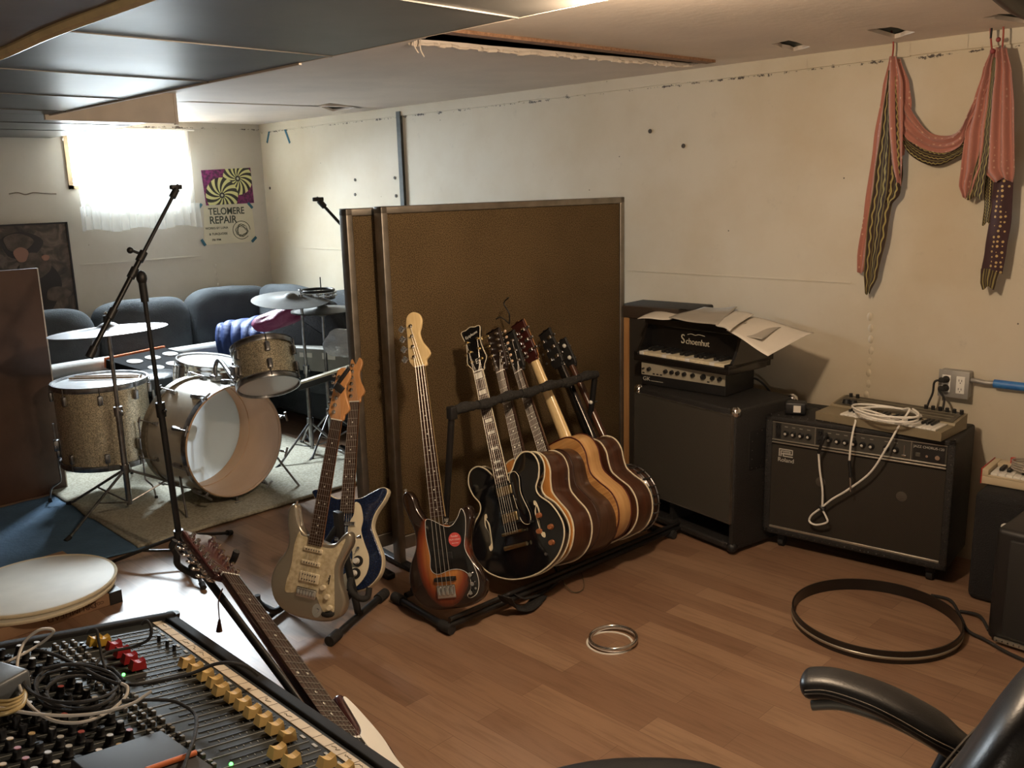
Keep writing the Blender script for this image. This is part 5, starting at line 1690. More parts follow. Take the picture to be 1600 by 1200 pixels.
# strap on the floor by the rack
STRAP = mat('black_webbing', (0.012, 0.012, 0.013), .75, bump=.4, bscale=200)
def ribbon(mb, pts, w_, nrm=None, n=10):
    pts = catmull([V(p) for p in pts], n, False)
    rows = []
    for i, p in enumerate(pts):
        d = (pts[min(i+1, len(pts)-1)]-pts[max(i-1, 0)]).normalized()
        s_ = d.cross(V(nrm or (0, 0, 1))).normalized()
        rows.append([p-s_*w_/2, p, p+s_*w_/2])
    return mb.sheet(rows)
m = MB()
ribbon(m, [at(800, 925, 'z', .06), at(820, 935, 'z', .035), at(850, 925, 'z', .02), at(872, 905, 'z', .035), at(862, 880, 'z', .07), at(845, 872, 'z', .10)], .012, (0.3, 0.5, .8))
ribbon(m, [at(788, 932, 'z', .10), at(800, 946, 'z', .04), at(825, 950, 'z', .012), at(845, 930, 'z', .012)], .055)
tag(m.build('guitar_strap', STRAP, solid=.004), 'black guitar strap slumped on the floor at the foot of the rack', 'strap')
m = MB().tube([at(880, 880, 'z', .01), at(905, 890, 'z', .006), at(912, 918, 'z', .006), at(895, 925, 'z', .006), at(878, 905, 'z', .03), at(872, 880, 'z', .06)], .002, 6)
tag(m.build('thin_cord', mat('olive_cord', (0.09, 0.07, 0.04), .7)), 'thin olive cord looping on the floor beneath the rack', 'cord')

# twelve-string beside the mixer
MAR = mat('maroon_lacquer', (0.055, 0.018, 0.018), .25, coat=.7)
nut, f21 = None, None
def dpt(px, py, dist):
    q = ray(px, py, 1)-CAM
    return CAM+q.normalized()*dist
nut = dpt(358, 903, 2.02)
f21 = ongray(527, 1140, nut, .455*1.0, False)
f21b = ongray(527, 1140, nut, .455, True)
f21 = f21 if abs((f21-CAM).length-1.9) < abs((f21b-CAM).length-1.9) else f21b
axd = (nut-f21).normalized()
zb, S = .105, .648
T_ = nut+axd*.172
P_ = nut-axd*(zb+S)
view = (CAM-(nut+f21)/2).normalized()
up_right = (cr*0.75+cu*0.66)
nrm = (view*0.32+up_right*0.95)
zax = axd
nn_ = (nrm-zax*nrm.dot(zax)).normalized()
yax = -nn_
xax = yax.cross(zax)
gm_ = Matrix(((xax.x, yax.x, zax.x, P_.x), (xax.y, yax.y, zax.y, P_.y), (xax.z, yax.z, zax.z, P_.z), (0, 0, 0, 1)))
_lf = local_frame
local_frame = lambda *a: gm_
HEAD12 = [(-.021, 0), (-.030, .008), (-.034, .02), (-.040, .150), (-.030, .170), (0, .166), (.034, .172), (.042, .150), (.034, .02), (.030, .008), (.021, 0)]
TWELVE = [(0.0, 0.002), (-.06, .006), (-.115, .03), (-.150, .075), (-.160, .13), (-.145, .185), (-.115, .235), (-.100, .275), (-.094, .305), (-.080, .325), (-.062, .325), (-.045, .31), (-.03, .305),
          (.03, .296), (.044, .300), (.052, .325), (.058, .365), (.066, .395), (.080, .402), (.094, .385), (.104, .345), (.112, .30), (.114, .255), (.108, .215), (.118, .165), (.142, .125), (.158, .085), (.142, .040), (.09, .010)]
g = guitar('twelve_string_guitar', 'maroon twelve-string electric guitar with white pickguard leaning beside the mixing desk', P_, T_, 0,
           dict(out=TWELVE, body=MAR, zb=zb, S=S, lh=.172, head=HEAD12, headm=MAR, pegs=[(-.026, .018+.025*i, -1) for i in range(6)]+[(.026, .018+.025*i, 1) for i in range(6)], neck=MAR, nf=22, nbind=False, pegx=.026, bsize=.007, order=[0, 1, 2, 8, 7, 6]))
local_frame = _lf
pg12 = curve2([(-.028, .300), (-.064, .300), (-.070, .27), (-.083, .19), (-.092, .12), (-.05, .09), (.0, .10), (.05, .04), (.10, .035), (.135, .07), (.128, .12), (.104, .17), (.094, .22), (.100, .28), (.092, .35), (.082, .385), (.072, .38), (.066, .34), (.056, .295), (.028, .280)], 5)
MB().prism(pg12, -.003, .001, .0006).build('pickguard', WHT, g, ang=60)
for z in (.262, .212, .150):
    MB().box((-.043, -.009, z-.008), (.035, -.002, z+.008), .005).build('pickup', BLKP, g)
for x, z in ((.062, .135), (.085, .105)):
    knob(g, x, z, .011, .014, IVORY, -.003)
MB().cyl((.085, -.016, .175), (.08, -.003, .17), .003).build('selector_switch', CHR, g)
MB().box((-.042, -.012, .080), (.040, 0, .120), .003).build('bridge', CHR, g)
# stand carrying it
yk = nut+axd*.10
foot_c = gm_ @ V((.075, .062, -.02))
base = V((foot_c.x, foot_c.y, 0))
s12 = thing('guitar_stand', 'black guitar stand with a hooked neck yoke behind the maroon twelve-string', 'stand', base)
L0 = base.copy()
MB().cyl(rel(foot_c), rel(yk-nn_*.052+xax*.012), .008).build('pole', BLK, s12)
for a in (-150, -30, 90):
    e = V((math.cos(R(a)), math.sin(R(a)), 0))
    l = MB().tube([rel(foot_c), e*.22+V((0, 0, .02))], .008, 8).build('leg', BLK, s12)
    MB().cyl(e*.21+V((0, 0, .022)), e*.245+V((0, 0, .014)), .013, seg=10).build('rubber_foot', RUB, l)
m = MB()
c0 = yk-nn_*.048
sd = xax
m.tube([rel(c0-nn_*.015), rel(c0-sd*.05+nn_*.0), rel(c0-sd*.070+nn_*.025), rel(c0-sd*.090+nn_*.04), rel(c0-sd*.092+nn_*.055)], .007, 8)
m.tube([rel(c0-nn_*.015), rel(c0+sd*.05), rel(c0+sd*.07+nn_*.03), rel(c0+sd*.065+nn_*.06)], .008, 8)
m.ball(rel(c0), .022, 12)
m.build('neck_yoke', RUB, s12)
zc_ = gm_ @ V((0, 0.02, -.012))
for q in (-1, 1):
    MB().tube([rel(foot_c), rel(zc_+xax*.05*q-zax*.004), rel(zc_+nn_*.05+xax*.06*q-zax*.004), rel(zc_+nn_*.06+xax*.065*q+zax*.03)], .008, 8).build('cradle_arm', RUB, s12)

q = nut-axd*.012-nn_*.02-xax*.01
m = MB().tube([q, q+V((-.012, -.006, -.03)), q+V((-.008, -.01, -.07))], .0014, 6).cyl(q+V((-.008, -.01, -.068)), q+V((-.010, -.012, -.095)), .0025, .007, seg=10)
tag(m.build('cord_tassel', mat('brown_leather', (.10, .045, .025), .7)), 'thin brown cord with a tassel hanging below the maroon headstock', 'tassel')
# ---------------------------------------------------------------- amplifiers
def placed(name, label, cat, a, b):
    """thing whose local x runs from a to b on the floor plan"""
    a, b = V(a), V(b)
    rz = math.atan2(b.y-a.y, b.x-a.x)
    return thing(name, label, cat, a, rz), (b-a).xy.length


SIL = mat('brushed_silver_trim', (0.55, 0.53, 0.47), .35, .8)
LET = mat('silver_lettering', (0.62, 0.60, 0.54), .5, .2)
# combo amplifier
ja, jb = at(1190.7, 830, 'z', .07), at(1478, 894, 'z', .07)
ja.z = jb.z = 0
jc, W = placed('combo_amplifier', 'wide black combo amplifier on casters lettered JAZZ CHORUS, under the small keyboard', 'amplifier', ja, jb)
D, Z0, Z1 = .32, .07, .603
m = MB().box((0, .012, Z0), (W, D, Z1), .012)
m.build('cabinet', TOLEX, jc)
m = MB().box((0, 0, Z0), (.03, .02, Z1), .006).box((W-.03, 0, Z0), (W, .02, Z1), .006).box((0, 0, Z1-.022), (W, .02, Z1), .006).box((0, 0, Z0), (W, .02, Z0+.03), .006)
m.build('front_frame', TOLEX, jc)
m = MB()
for i in range(15):
    z = Z0+.02+.035*i
    for x in (.012, W-.012):
        m.ball((x, 0, z), .003, 6)
for i in range(24):
    m.ball((.012+(W-.024)*i/23, .03, Z1), .003, 6)
    m.ball((.012+(W-.024)*i/23, 0, Z0+.012), .003, 6)
m.build('rivets', OLDCHR, jc)
MB().box((.03, .006, Z0+.03), (W-.03, .014, .478)).build('grille', GRILL, jc, smooth=False)
MB().box((.03, .001, Z0+.028), (W-.03, .010, Z0+.038), .002).build('bottom_trim', SIL, jc)
MB().box((.03, .001, .498), (W-.03, .010, .504), .001).build('panel_trim', SIL, jc)
MB().box((.03, .001, .486), (W-.03, .010, .492), .001).build('panel_trim', SIL, jc)
MB().box((.03, .001, .578), (W-.03, .010, .581)).build('panel_trim', SIL, jc)
pn = MB().box((.03, .004, .504), (W-.03, .010, .580)).build('control_panel', mat('charcoal_panel', (0.055, 0.052, 0.045), .5), jc, smooth=False)
k_ = lambda u: .03+(W-.06)*u
for u in (.267, .813):
    MB().box((k_(u)-.001, .001, .506), (k_(u)+.001, .005, .578)).build('divider_line', SIL, pn, smooth=False)
for a, b in ((.02, .055), (.275, .315), (.822, .99)):
    MB().box((k_(a), .002, .508), (k_(b), .0045, .576)).build('jack_plate', BLKP, pn, smooth=False)
for u in (.037, .296):
    for z in (.525, .56):
        MB().lathe([(1e-4, .002), (.004, .002), (.005, .006), (.008, .006), (.009, 0)], (k_(u), .002, z), (0, -1, 0), 16).build('input_jack', BLKP, pn)
for u in (.088, .134, .18, .227, .352, .40, .448, .497, .546, .595, .678, .73):
    kb_ = MB().lathe([(1e-4, .016), (.007, .016), (.0085, .008), (.013, .004), (.013, 0)], (k_(u), .004, .535), (0, -1, 0), 20).build('control_knob', BLKP, pn)
    MB().lathe([(1e-4, .0175), (.0052, .017), (.006, .0155)], (k_(u), .004, .535), (0, -1, 0), 14).build('knob_cap', LET, kb_)
    MB().box((k_(u)-.008, .0032, .562), (k_(u)+.006, .0038, .5645)).build('legend', mat('legend_grey', (.35, .33, .28), .6) if u == .088 else bpy.data.materials['legend_grey'], pn, smooth=False)
MB().box((k_(.775), .0, .515), (k_(.778), .004, .56)).box((k_(.765), -.006, .516), (k_(.79), .002, .522), .001).build('vibrato_switch', CHR, pn)
text('lettering', 'JAZZ CHORUS-120', .0135, front(k_(.905), .0015, .563), LET, pn, .0002)
for u, rr in ((.90, .005), (.955, .009)):
    MB().cyl((k_(u), .002, .530), (k_(u), -.008, .530), rr, seg=16).build('power_switch', CHR, pn)
MB().box((k_(.838), -.001, .522), (k_(.862), .003, .538), .001).build('rocker_switch', mat('smoked_lamp', (.09, .085, .07), .3), pn)
lg = MB()
lx, lz = .062, .43
for x0_, x1_, z0_, z1_ in ((0, .004, 0, .034), (0, .062, .030, .034), (.058, .062, .012, .034), (.012, .062, .010, .014), (.008, .012, 0, .026), (.008, .052, .022, .026), (.048, .052, .016, .026), (.018, .052, .016, .018), (.018, .022, .002, .018), (.018, .062, .0, .004)):
    lg.box((lx+x0_, .003, lz+z0_), (lx+x1_, .006, lz+z1_))
lg.build('logo', LET, jc, smooth=False)
text('lettering', 'Roland', .026, front(lx+.032, .0045, lz-.016), LET, jc, .0008)
CONE = mat('dust_cap', (0.075, 0.066, 0.056), .3)
for px_, py_ in ((1289, 752), (1410, 776)):
    q = jc.matrix_world.inverted() if False else None
for x in (W*.325, W*.755):
    MB().lathe([(1e-4, .0), (.016, -.001), (.030, -.0065)], (x, .003, .345), (0, -1, 0), 24).build('dust_cap', CONE, jc)
for x in (.07, W-.07):
    for y in (.06, D-.06):
        c_ = MB().cyl((x-.012, y, .025), (x+.012, y, .025), .025, seg=20).box((x-.016, y-.02, .035), (x+.016, y+.02, .072), .003).build('caster', RUB, jc)

# small keyboard on it
sa, sb = at(1274, 655, 'z', .606), at(1470, 690, 'z', .606)
sa.z = sb.z = .606
sy_, sw = placed('synthesizer', 'small olive grey synthesizer keyboard on top of the wide combo amplifier', 'keyboard', sa, sb)
OLV = mat('olive_grey_case', (0.26, 0.22, 0.145), .45, .2)
OLD = mat('dark_olive_panel', (0.105, 0.092, 0.066), .45, .2, var=.3, scale=30)
m = MB()
prof = [(0, 0), (.25, 0), (.25, .062), (.13, .045), (.125, .036), (0, .034)]
m.add([(0, y, z) for y, z in prof]+[(sw, y, z) for y, z in prof], [tuple(range(6)), tuple(range(6, 12))]+[(i, (i+1) % 6, 6+(i+1) % 6, 6+i) for i in range(6)])
m.build('case', OLV, sy_, smooth=False)
sl = math.atan2(.017, .12)
pm_ = Matrix.Translation((0, .13, .0455)) @ Matrix.Rotation(sl, 4, 'X')
tp = MB().box((.012, .002, 0), (sw-.012, .118, .002), mtx=pm_).build('control_surface', OLD, sy_, smooth=False)
m = MB()
for r_ in (.03, .06, .09):
    m.box((.03, r_, .002), (sw-.03, r_+.0015, .003), mtx=pm_)
m.build('panel_lines', mat('pale_lines', (.32, .29, .22), .6), sy_, smooth=False)
for i in range(8):
    MB().cyl(pm_ @ V((sw*.70+.028*i if i < 6 else .04+.03*(i-6), .1, .002)), pm_ @ V((sw*.70+.028*i if i < 6 else .04+.03*(i-6), .1, .018)), .0075, seg=14).build('control_knob', BLKP, sy_)
for i in range(2):
    MB().lathe([(1e-4, .02), (.014, .018), (.018, 0)], pm_ @ V((.055+.0*i+.03*i, .03, 0)), (0, 0, 1), 16).build('wheel', BLKP, sy_)
kx0, kw = sw*.20, (sw*.95-sw*.20)/22
for i in range(22):
    MB().box((kx0+kw*i+.0006, .008, .034), (kx0+kw*(i+1)-.0006, .122, .041), .0015).build('white_key', WHT, sy_)
for i in range(21):
    if i % 7 in (2, 6):
        continue
    MB().box((kx0+kw*(i+1)-.0045, .055, .041), (kx0+kw*(i+1)+.0045, .122, .052), .002).build('black_key', BLKP, sy_)
# white patch cable
cm = MB()
c = at(1385, 645, 'z', .68)
loop = []
for k in range(40):
    a = 2*PI*k/12
    rx = .128+.010*math.sin(k*1.3)
    loop.append(V((c.x+rx*math.cos(a+2.4)*.98, c.y-.0+.088*math.sin(a+2.4)+.006*math.sin(k*.9), .672+.005*math.sin(k*.8)+.0006*k)))
e1 = [at(1345, 640, 'z', .68), at(1333, 665, 'y', sa.y-.02), at(1328, 695, 'y', ja.y-.018), at(1327, 719, 'y', ja.y-.016)]
cm.tube(loop[:34], .0042, 8, n=6)
cm.tube([loop[6], at(1346, 640, 'y', sa.y+.02), at(1336, 662, 'y', sa.y-.014), at(1330, 690, 'y', ja.y-.012), at(1327, 721, 'y', ja.y-.008)], .0042, 8)
cm.tube([loop[22], at(1421, 640, 'y', sa.y+.03), at(1405, 665, 'y', sa.y-.01), at(1385, 700, 'y', ja.y+.012), at(1360, 738, 'y', ja.y+.008), at(1325, 765, 'y', ja.y+.004), at(1300, 780, 'y', ja.y-.002), at(1284, 793, 'y', ja.y-.006)], .0042, 8)
cm.tube([at(1284, 793, 'y', ja.y-.006), at(1268, 805, 'y', ja.y-.008), at(1265, 815, 'y', ja.y-.008), at(1276, 820, 'y', ja.y-.008), at(1292, 816, 'y', ja.y-.008), at(1291, 808, 'y', ja.y-.006), at(1284, 795, 'y', ja.y-.006)], .0042, 8)
cm.tube([at(1285, 791, 'y', ja.y-.008), at(1285, 765, 'y', ja.y-.010), at(1281, 735, 'y', ja.y-.012), at(1279, 708, 'y', ja.y-.018)], .0042, 8)
wc = tag(cm.build('audio_cable', WHTC), 'long white cable coiled on the olive keyboard and draped over the amplifier front', 'cable')
m = MB().cyl(at(1279, 708, 'y', ja.y-.018), at(1284, 692, 'y', ja.y-.03), .006).tube([at(1284, 693, 'y', ja.y-.03), at(1288, 682, 'y', ja.y-.03), at(1291, 679, 'y', ja.y+.02)], .008, 8)
m.build('plug', BLKP, wc)
m = MB().cyl(at(1327, 719, 'y', ja.y-.008), at(1329, 746, 'y', ja.y-.008), .0065)
m.build('plug', BLKP, wc)
MB().cyl(at(1328, 744, 'y', ja.y-.008), at(1329, 768, 'y', ja.y-.008), .0035).build('plug_tip', CHR, wc)
MB().cyl(at(1281, 790, 'y', ja.y-.006), at(1287, 797, 'y', ja.y-.006), .010).build('cable_tie', BLKP, wc)
# adapter
ad = thing('power_adapter', 'black power adapter block on the left end of the combo amplifier', 'adapter', at(1243, 646, 'z', .606), R(25))
MB().box((-.045, -.03, 0), (.045, .03, .055), .010).build('adapter_body', BLKP, ad)
MB().box((-.008, -.0312, .012), (.022, -.0302, .042)).build('rating_label', PAPER, ad, smooth=False)
MB().tube([(.045, 0, .02), (.08, .02, .03), (.11, .03, .01)], .003, 6).build('adapter_lead', RUB, ad)

# bass speaker cabinet
ca, cb2 = V((-2.57, 3.375, 0)), V((-1.955, 3.262, 0))
sc_, W = placed('speaker_cabinet', 'big black speaker cabinet with grey grille standing under the amplifier head', 'speaker', ca, cb2)
D, Hh = .41, .655
MB().box((0, .012, .14), (W, D, Hh), .01).box((0, .012, .02), (W, D, .05), .008).box((0, .012, .04), (.02, D, .15)).box((W-.02, .012, .04), (W, D, .15)).box((0, D-.02, .04), (W, D, .15)).box((W*.36, .03, .04), (W*.39, D, .15)).build('cabinet', TOLEX, sc_)
MB().box((.012, .002, .15), (W-.012, .014, Hh-.025)).build('grille', GRILLG, sc_, smooth=False)
m = MB().box((.010, 0, .146), (W-.010, .014, .150)).box((.010, 0, Hh-.027), (W-.010, .014, Hh-.024)).box((.008, 0, .146), (.012, .014, Hh-.024)).box((W-.012, 0, .146), (W-.008, .014, Hh-.024))
m.build('grille_edge', ALU, sc_, smooth=False)
for x in (0, W):
    for z in (.02, Hh):
        for y in (.012, D):
            MB().ball((x+(.014 if x == 0 else -.014), y+(.014 if y < .1 else -.014), z+(.014 if z < .1 else -.014)), .025, 12).build('corner_cap', CHR if z > .1 else BLKP, sc_)
m = MB()
for q in ((.12, .50), (.15, .53), (.18, .54), (.21, .54), (.12, .46), (.12, .42), (.12, .38), (.15, .375), (.18, .375), (.21, .375)):
    m.ball((W+.001, q[0], q[1]), .003, 6)
m.build('handle_rivets', OLDCHR, sc_)
MB().box((W-.004, .10, .37), (W+.002, .24, .55), .004).build('side_handle', BLKP, sc_)
for x in (.05, W-.05):
    for y in (.06, D-.05):
        MB().cyl((x, y, 0), (x, y, .022), .018).build('foot', RUB, sc_)

# amplifier head
ha, hb = at(1002, 600, 'z', Hh), at(1133, 621, 'z', Hh)
ha.z = hb.z = Hh+.002
hd2, W = placed('amplifier_head', 'black amplifier head with a cream knob strip beneath the toy piano', 'amplifier', ha, hb)
MB().box((0, .002, 0), (W, .25, .108), .004).build('case', BLKP, hd2)
MB().box((.002, -.001, .048), (W-.002, .004, .104)).build('control_strip', CREAMM, hd2, smooth=False)
for i, u in enumerate((.035, .105, .31, .385, .455, .535, .635, .755, .86, .94)):
    rr = .010 if i != 7 else .013
    if i == 0:
        rr = .004
    MB().lathe([(1e-4, .014), (rr*.8, .014), (rr, 0)], (W*u, -.001, .078), (0, -1, 0), 18).build('control_knob', BLKP, hd2)
for u in (.03, .16, .205, .25, .81):
    MB().box((W*u-.006, -.0025, .054), (W*u+.006, 0, .060)).build('push_button', BLKP, hd2, smooth=False)
text('lettering', 'GK', .026, front(.03, .001, .028), LET, hd2, .0004, sx=1.2)
MB().box((.055, .0005, .020), (.125, .0015, .023)).build('legend', bpy.data.materials['legend_grey'], hd2, smooth=False)

# toy piano
pa, pb_ = at(990, 560, 'z', .775), at(1139, 585, 'z', .775)
pa.z = pb_.z = Hh+.112
tp_, W = placed('toy_piano', 'glossy black toy grand piano with gothic lettering on the amplifier head', 'toy piano', pa, pb_)
GP = mat('black_piano_paint', (0.010, 0.009, 0.009), .28, coat=.5)
MB().box((0, 0, 0), (W, .28, .03), .004).build('key_bed', GP, tp_)
MB().box((0, 0, .025), (.028, .30, .045), .003).box((W-.028, 0, .025), (W, .30, .045), .003).build('key_block', GP, tp_)
prof = [(.02, .03), (.025, .05), (.045, .075), (.06, .10), (.075, .14), (.09, .165), (.14, .195), (.28, .195), (.33, .16), (.33, .03)]
for x0_ in (0, W-.014):
    m = MB()
    n_ = len(prof)
    m.add([(x0_, y, z) for y, z in prof]+[(x0_+.014, y, z) for y, z in prof], [tuple(range(n_)), tuple(range(n_, 2*n_))]+[(i, (i+1) % n_, n_+(i+1) % n_, n_+i) for i in range(n_)])
    m.build('side_panel', GP, tp_, smooth=False)
MB().box((.014, .115, .03), (W-.014, .125, .17)).build('fallboard', GP, tp_, smooth=False)
MB().box((.014, .12, .0), (W-.014, .33, .16)).build('piano_body', GP, tp_, smooth=False)
lid = curve2([(0, 0), (W*.5, .01), (W, .0), (W+.01, .12), (W*.9, .24), (W*.5, .25), (.0, .25), (-.01, .1)], 5)
m = MB()
m.prism([(x, y) for x, y in lid], 0, .010, .002)
m.v = [(x, z+.085, .20+y*1.0) for x, y, z in m.v]
m.build('lid', GP, tp_, ang=50)
MB().box((.005, .085, .165), (W-.005, .105, .20), .005).build('cornice', GP, tp_)
nk_ = 18
for i in range(nk_):
    w_ = (W-.06)/nk_
    MB().box((.03+w_*i+.0006, .006, .032), (.03+w_*(i+1)-.0006, .115, .047), .001).build('white_key', IVORY if i % 5 else WHT, tp_)
for i in range(nk_-1):
    if i % 7 in (2, 6):
        continue
    w_ = (W-.06)/nk_
    MB().box((.03+w_*(i+1)-.007, .045, .047), (.03+w_*(i+1)+.007, .115, .062), .002).build('black_key', BLKP, tp_)
GOLDL = mat('pale_gold_lettering', (.62, .58, .46), .5)
text('lettering', 'S', .062, front(W*.372, .1135, .110), GOLDL, tp_, .0009, sx=.85)
text('lettering', 'choenhut', .040, front(W*.525, .1135, .103), GOLDL, tp_, .0009, sx=.90)
MB().tube([(W*.42, .1135, .135), (W*.46, .1135, .140), (W*.5, .1135, .136), (W*.54, .1135, .141), (W*.6, .1135, .137)], .0018, 5).build('flourish', GOLDL, tp_)
# papers
Zp = pa.z+.212
def paper(label, pts, z0_, mt, droop, k):
    """pts: four image corners at height z0_; droop lowers the side away from the first edge"""
    c4 = [at(x, y, 'z', z) for x, y, z in pts]
    rows = []
    n = 12
    for j in range(n+1):
        v_ = j/n
        rr = []
        for i in range(n+1):
            u = i/n
            p = c4[0].lerp(c4[1], u).lerp(c4[3].lerp(c4[2], u), v_)
            p = p+V((0, 0, droop*(4*u*(1-u))+.004*math.sin(u*5+k)+.003*math.sin(v_*6+k*2)))
            rr.append(p)
        rows.append(rr)
    return tag(MB().sheet(rows).build('paper_sheet', mt, solid=.0012, ang=80), label, 'paper', 'papers heaped on the toy piano')


paper('pale pinkish sheet at the left end of the papers on the toy piano', [(996, 498, Zp), (1041, 481, Zp), (1085, 486, Zp), (1048, 499, Zp)], Zp, PAPER, .002, 0)
paper('large grey sheet in the middle of the papers on the toy piano', [(1045, 498, Zp+.006), (1100, 480, Zp+.02), (1152, 480, Zp+.02), (1122, 510, Zp+.006)], Zp, PAPERG, .004, 1)
paper('curled translucent sheet over the right end of the toy piano', [(1118, 509, Zp+.008), (1150, 486, Zp+.02), (1178, 492, Zp+.03), (1140, 518, Zp+.008)], Zp, PAPER, .012, 2)
paper('broad white sheet hanging past the right end of the toy piano', [(1135, 516, Zp+.004), (1176, 496, Zp+.012), (1272, 521, Zp-.02), (1200, 556, Zp-.07)], Zp, PAPER, .01, 3)
paper('small white sheet lying beneath the broad hanging sheet', [(1140, 516, Zp+.001), (1180, 503, Zp+.004), (1225, 512, Zp-.01), (1190, 530, Zp-.02)], Zp, PAPERG, .004, 4)

# cabinet behind with the wood strip
oa = V((-2.86, 3.60, 0))
oc = thing('guitar_cabinet', 'dark speaker cabinet with a tan wood strip behind the toy piano', 'speaker', oa, R(4))
MB().box((0, .02, 0), (.42, .26, 1.0), .01).build('cabinet', TOLEX, oc)
m = MB().box((0, 0, 0), (.055, .03, 1.0), .004).box((.365, 0, 0), (.42, .03, 1.0), .004).box((0, 0, .94), (.42, .03, 1.0), .004)
m.build('front_frame', mat('dark_brown_tolex', (.045, .03, .02), .6, bump=.4, bscale=200), oc)
MB().box((.055, .004, .02), (.085, .024, .94)).build('wood_strip', wood_mat('tan_wood_edge', (.50, .27, .11), (.42, .21, .08), .5), oc, smooth=False)
MB().box((.085, .01, .02), (.365, .02, .94)).build('grille', GRILL, oc, smooth=False)
m = MB().tube([at(1165, 598, 'y', 3.66), at(1178, 591, 'y', 3.7), at(1193, 600, 'y', 3.72), at(1203, 612, 'y', 3.76)], .005, 7)
tag(m.build('black_lead', RUB), 'short black cord arching behind the amplifier head', 'cord')

# outlet box, plugs, conduit
GREYM = mat('galvanised_steel', (.42, .41, .39), .5, .5, var=.15, scale=20)
p = at(1497, 597, 'y', WY)
ob = thing('outlet_box', 'grey metal double outlet box mounted on the long wall above the keyboard', 'outlet', (p.x, WY, p.z))
MB().box((-.058, -.05, -.055), (.058, 0, .055), .006).build('box_body', GREYM, ob)
MB().box((-.060, -.054, -.057), (.060, -.049, .057), .003).build('cover_plate', GREYM, ob)
for sx in (-.028, .028):
    r_ = MB().box((sx-.017, -.058, -.036), (sx+.017, -.053, .036), .003).build('receptacle', WHT, ob)
    if sx > 0:
        m = MB()
        for zz in (-.018, .018):
            m.box((sx-.007, -.0588, zz-.003), (sx-.005, -.0575, zz+.006)).box((sx+.004, -.0588, zz-.003), (sx+.006, -.0575, zz+.005)).cyl((sx, -.0588, zz-.009), (sx, -.0575, zz-.009), .0022, seg=8)
        m.build('slots', BLKP, r_, smooth=False)
for k, (dz, endp, lab) in enumerate(((.018, at(1448, 640, 'y', 3.80), 'upper black plug in the outlet box, its cord curving left'), (-.018, at(1473, 645, 'y', 3.78), 'lower black plug in the outlet box, its cord dropping straight'))):
    c0 = V((p.x-.028, WY-.058, p.z+dz))
    t = thing('power_plug', lab, 'plug', c0)
    MB().cyl((0, 0, 0), (0, -.03, 0), .015, .010).box((-.02, -.035, -.009), (.006, -.008, .009), .005).build('plug_body', RUB, t)
    e = endp-c0
    MB().tube([V((-.015, -.03, 0)), V((-.035 if k == 0 else -.012, -.03, -.012)), e*.55+V((-.012 if k == 0 else 0, 0, .01)), e, e+V((0, .04, -.1))], .0045, 8).build('cord', RUB, t)
m = MB().tube([V((p.x+.05, WY-.03, p.z+.022)), V((p.x+.085, WY-.035, p.z+.022)), V((p.x+.11, WY-.03, p.z+.018)), V((p.x+.14, WY-.025, p.z+.018))], .010, 10)
m.cyl((p.x+.13, WY-.025, p.z+.018), (1.9, WY-.025, p.z+.03), .010)
cd2 = tag(m.build('conduit', GREYM), 'thin metal conduit running right from the outlet box, wrapped in blue', 'conduit')
MB().cyl((p.x+.145, WY-.026, p.z+.018), (-.3, WY-.026, p.z+.022), .017, seg=18).build('blue_wrap', mat('bright_blue_wrap', (.015, .10, .42), .4, col2=(.05, .22, .55), scale=25), cd2)

# right hand gear
ra_ = at(1508, 935, 'z', 0)
lc, W = placed('keyboard_amplifier', 'black carpeted amplifier cabinet at the right edge under the cream keyboard', 'amplifier', ra_+V((0, .0, 0)), ra_+V((.62, .02, 0)))
MB().box((0, 0, 0), (.62, .30, .437), .03).build('cabinet', mat('black_carpet_cover', (.014, .014, .016), .9, bump=.5, bscale=200), lc)
MB().ball((.12, .0, .32), .016, 12, (1.3, .5, 1)).ball((.13, .0, .27), .008, 10).build('worn_corner', WHT, lc)
pa_ = at(1538, 1002, 'z', 0)
pc, W = placed('monitor_speaker', 'black speaker with dark grey grille standing at the right edge of the floor', 'speaker', pa_, pa_+V((.5, -.02, 0)))
MB().box((0, .01, .01), (.5, .30, .42), .02).build('cabinet', BLKP, pc)
MB().box((.05, .0, .04), (.45, .014, .39), .006).build('grille', grille_mat('fine_black_grille', (.028, .028, .028), (.012, .012, .012), 400), pc)
MB().box((.03, -.003, .015), (.30, .006, .028)).build('bottom_strip', SIL, pc, smooth=False)
m = MB()
for i in range(14):
    m.ball((.04+.018*i, -.004, .022), .004, 6)
m.build('rivets', CHR, pc)
ka_ = at(1533, 755, 'z', .44)
kk, W = placed('small_keyboard', 'small cream keyboard with red end and white keys at the right edge', 'keyboard', ka_, ka_+V((.4, .02, 0)))
m = MB().box((0, 0, 0), (.40, .18, .03), .003).box((0, 0, .03), (.022, .18, .058), .002).box((0, 0, .03), (.40, .012, .036), .001).box((.022, .12, .03), (.4, .18, .056), .002)
m.build('case', mat('cream_case', (.62, .52, .36), .45), kk)
MB().box((-.004, -.001, .0), (.0, .181, .060), .001).build('red_end_panel', mat('red_plastic', (.42, .03, .025), .4), kk)
for i in range(14):
    MB().box((.026+.026*i, .014, .03), (.051+.026*i, .118, .044), .0015).build('white_key', WHT, kk)
for i in range(13):
    if i % 7 in (2, 6):
        continue
    MB().box((.052+.026*i-.007, .055, .044), (.052+.026*i+.007, .118, .056), .002).build('black_key', BLKP, kk)
for i in range(3):
    MB().cyl((.07+.05*i, .15, .056), (.07+.05*i, .15, .078), .010, seg=14).build('control_knob', mat('translucent_red', (.55, .05, .04), .3) if i == 0 else bpy.data.materials['translucent_red'], kk)
m = MB()
c = ka_+V((.17, .08, .055))
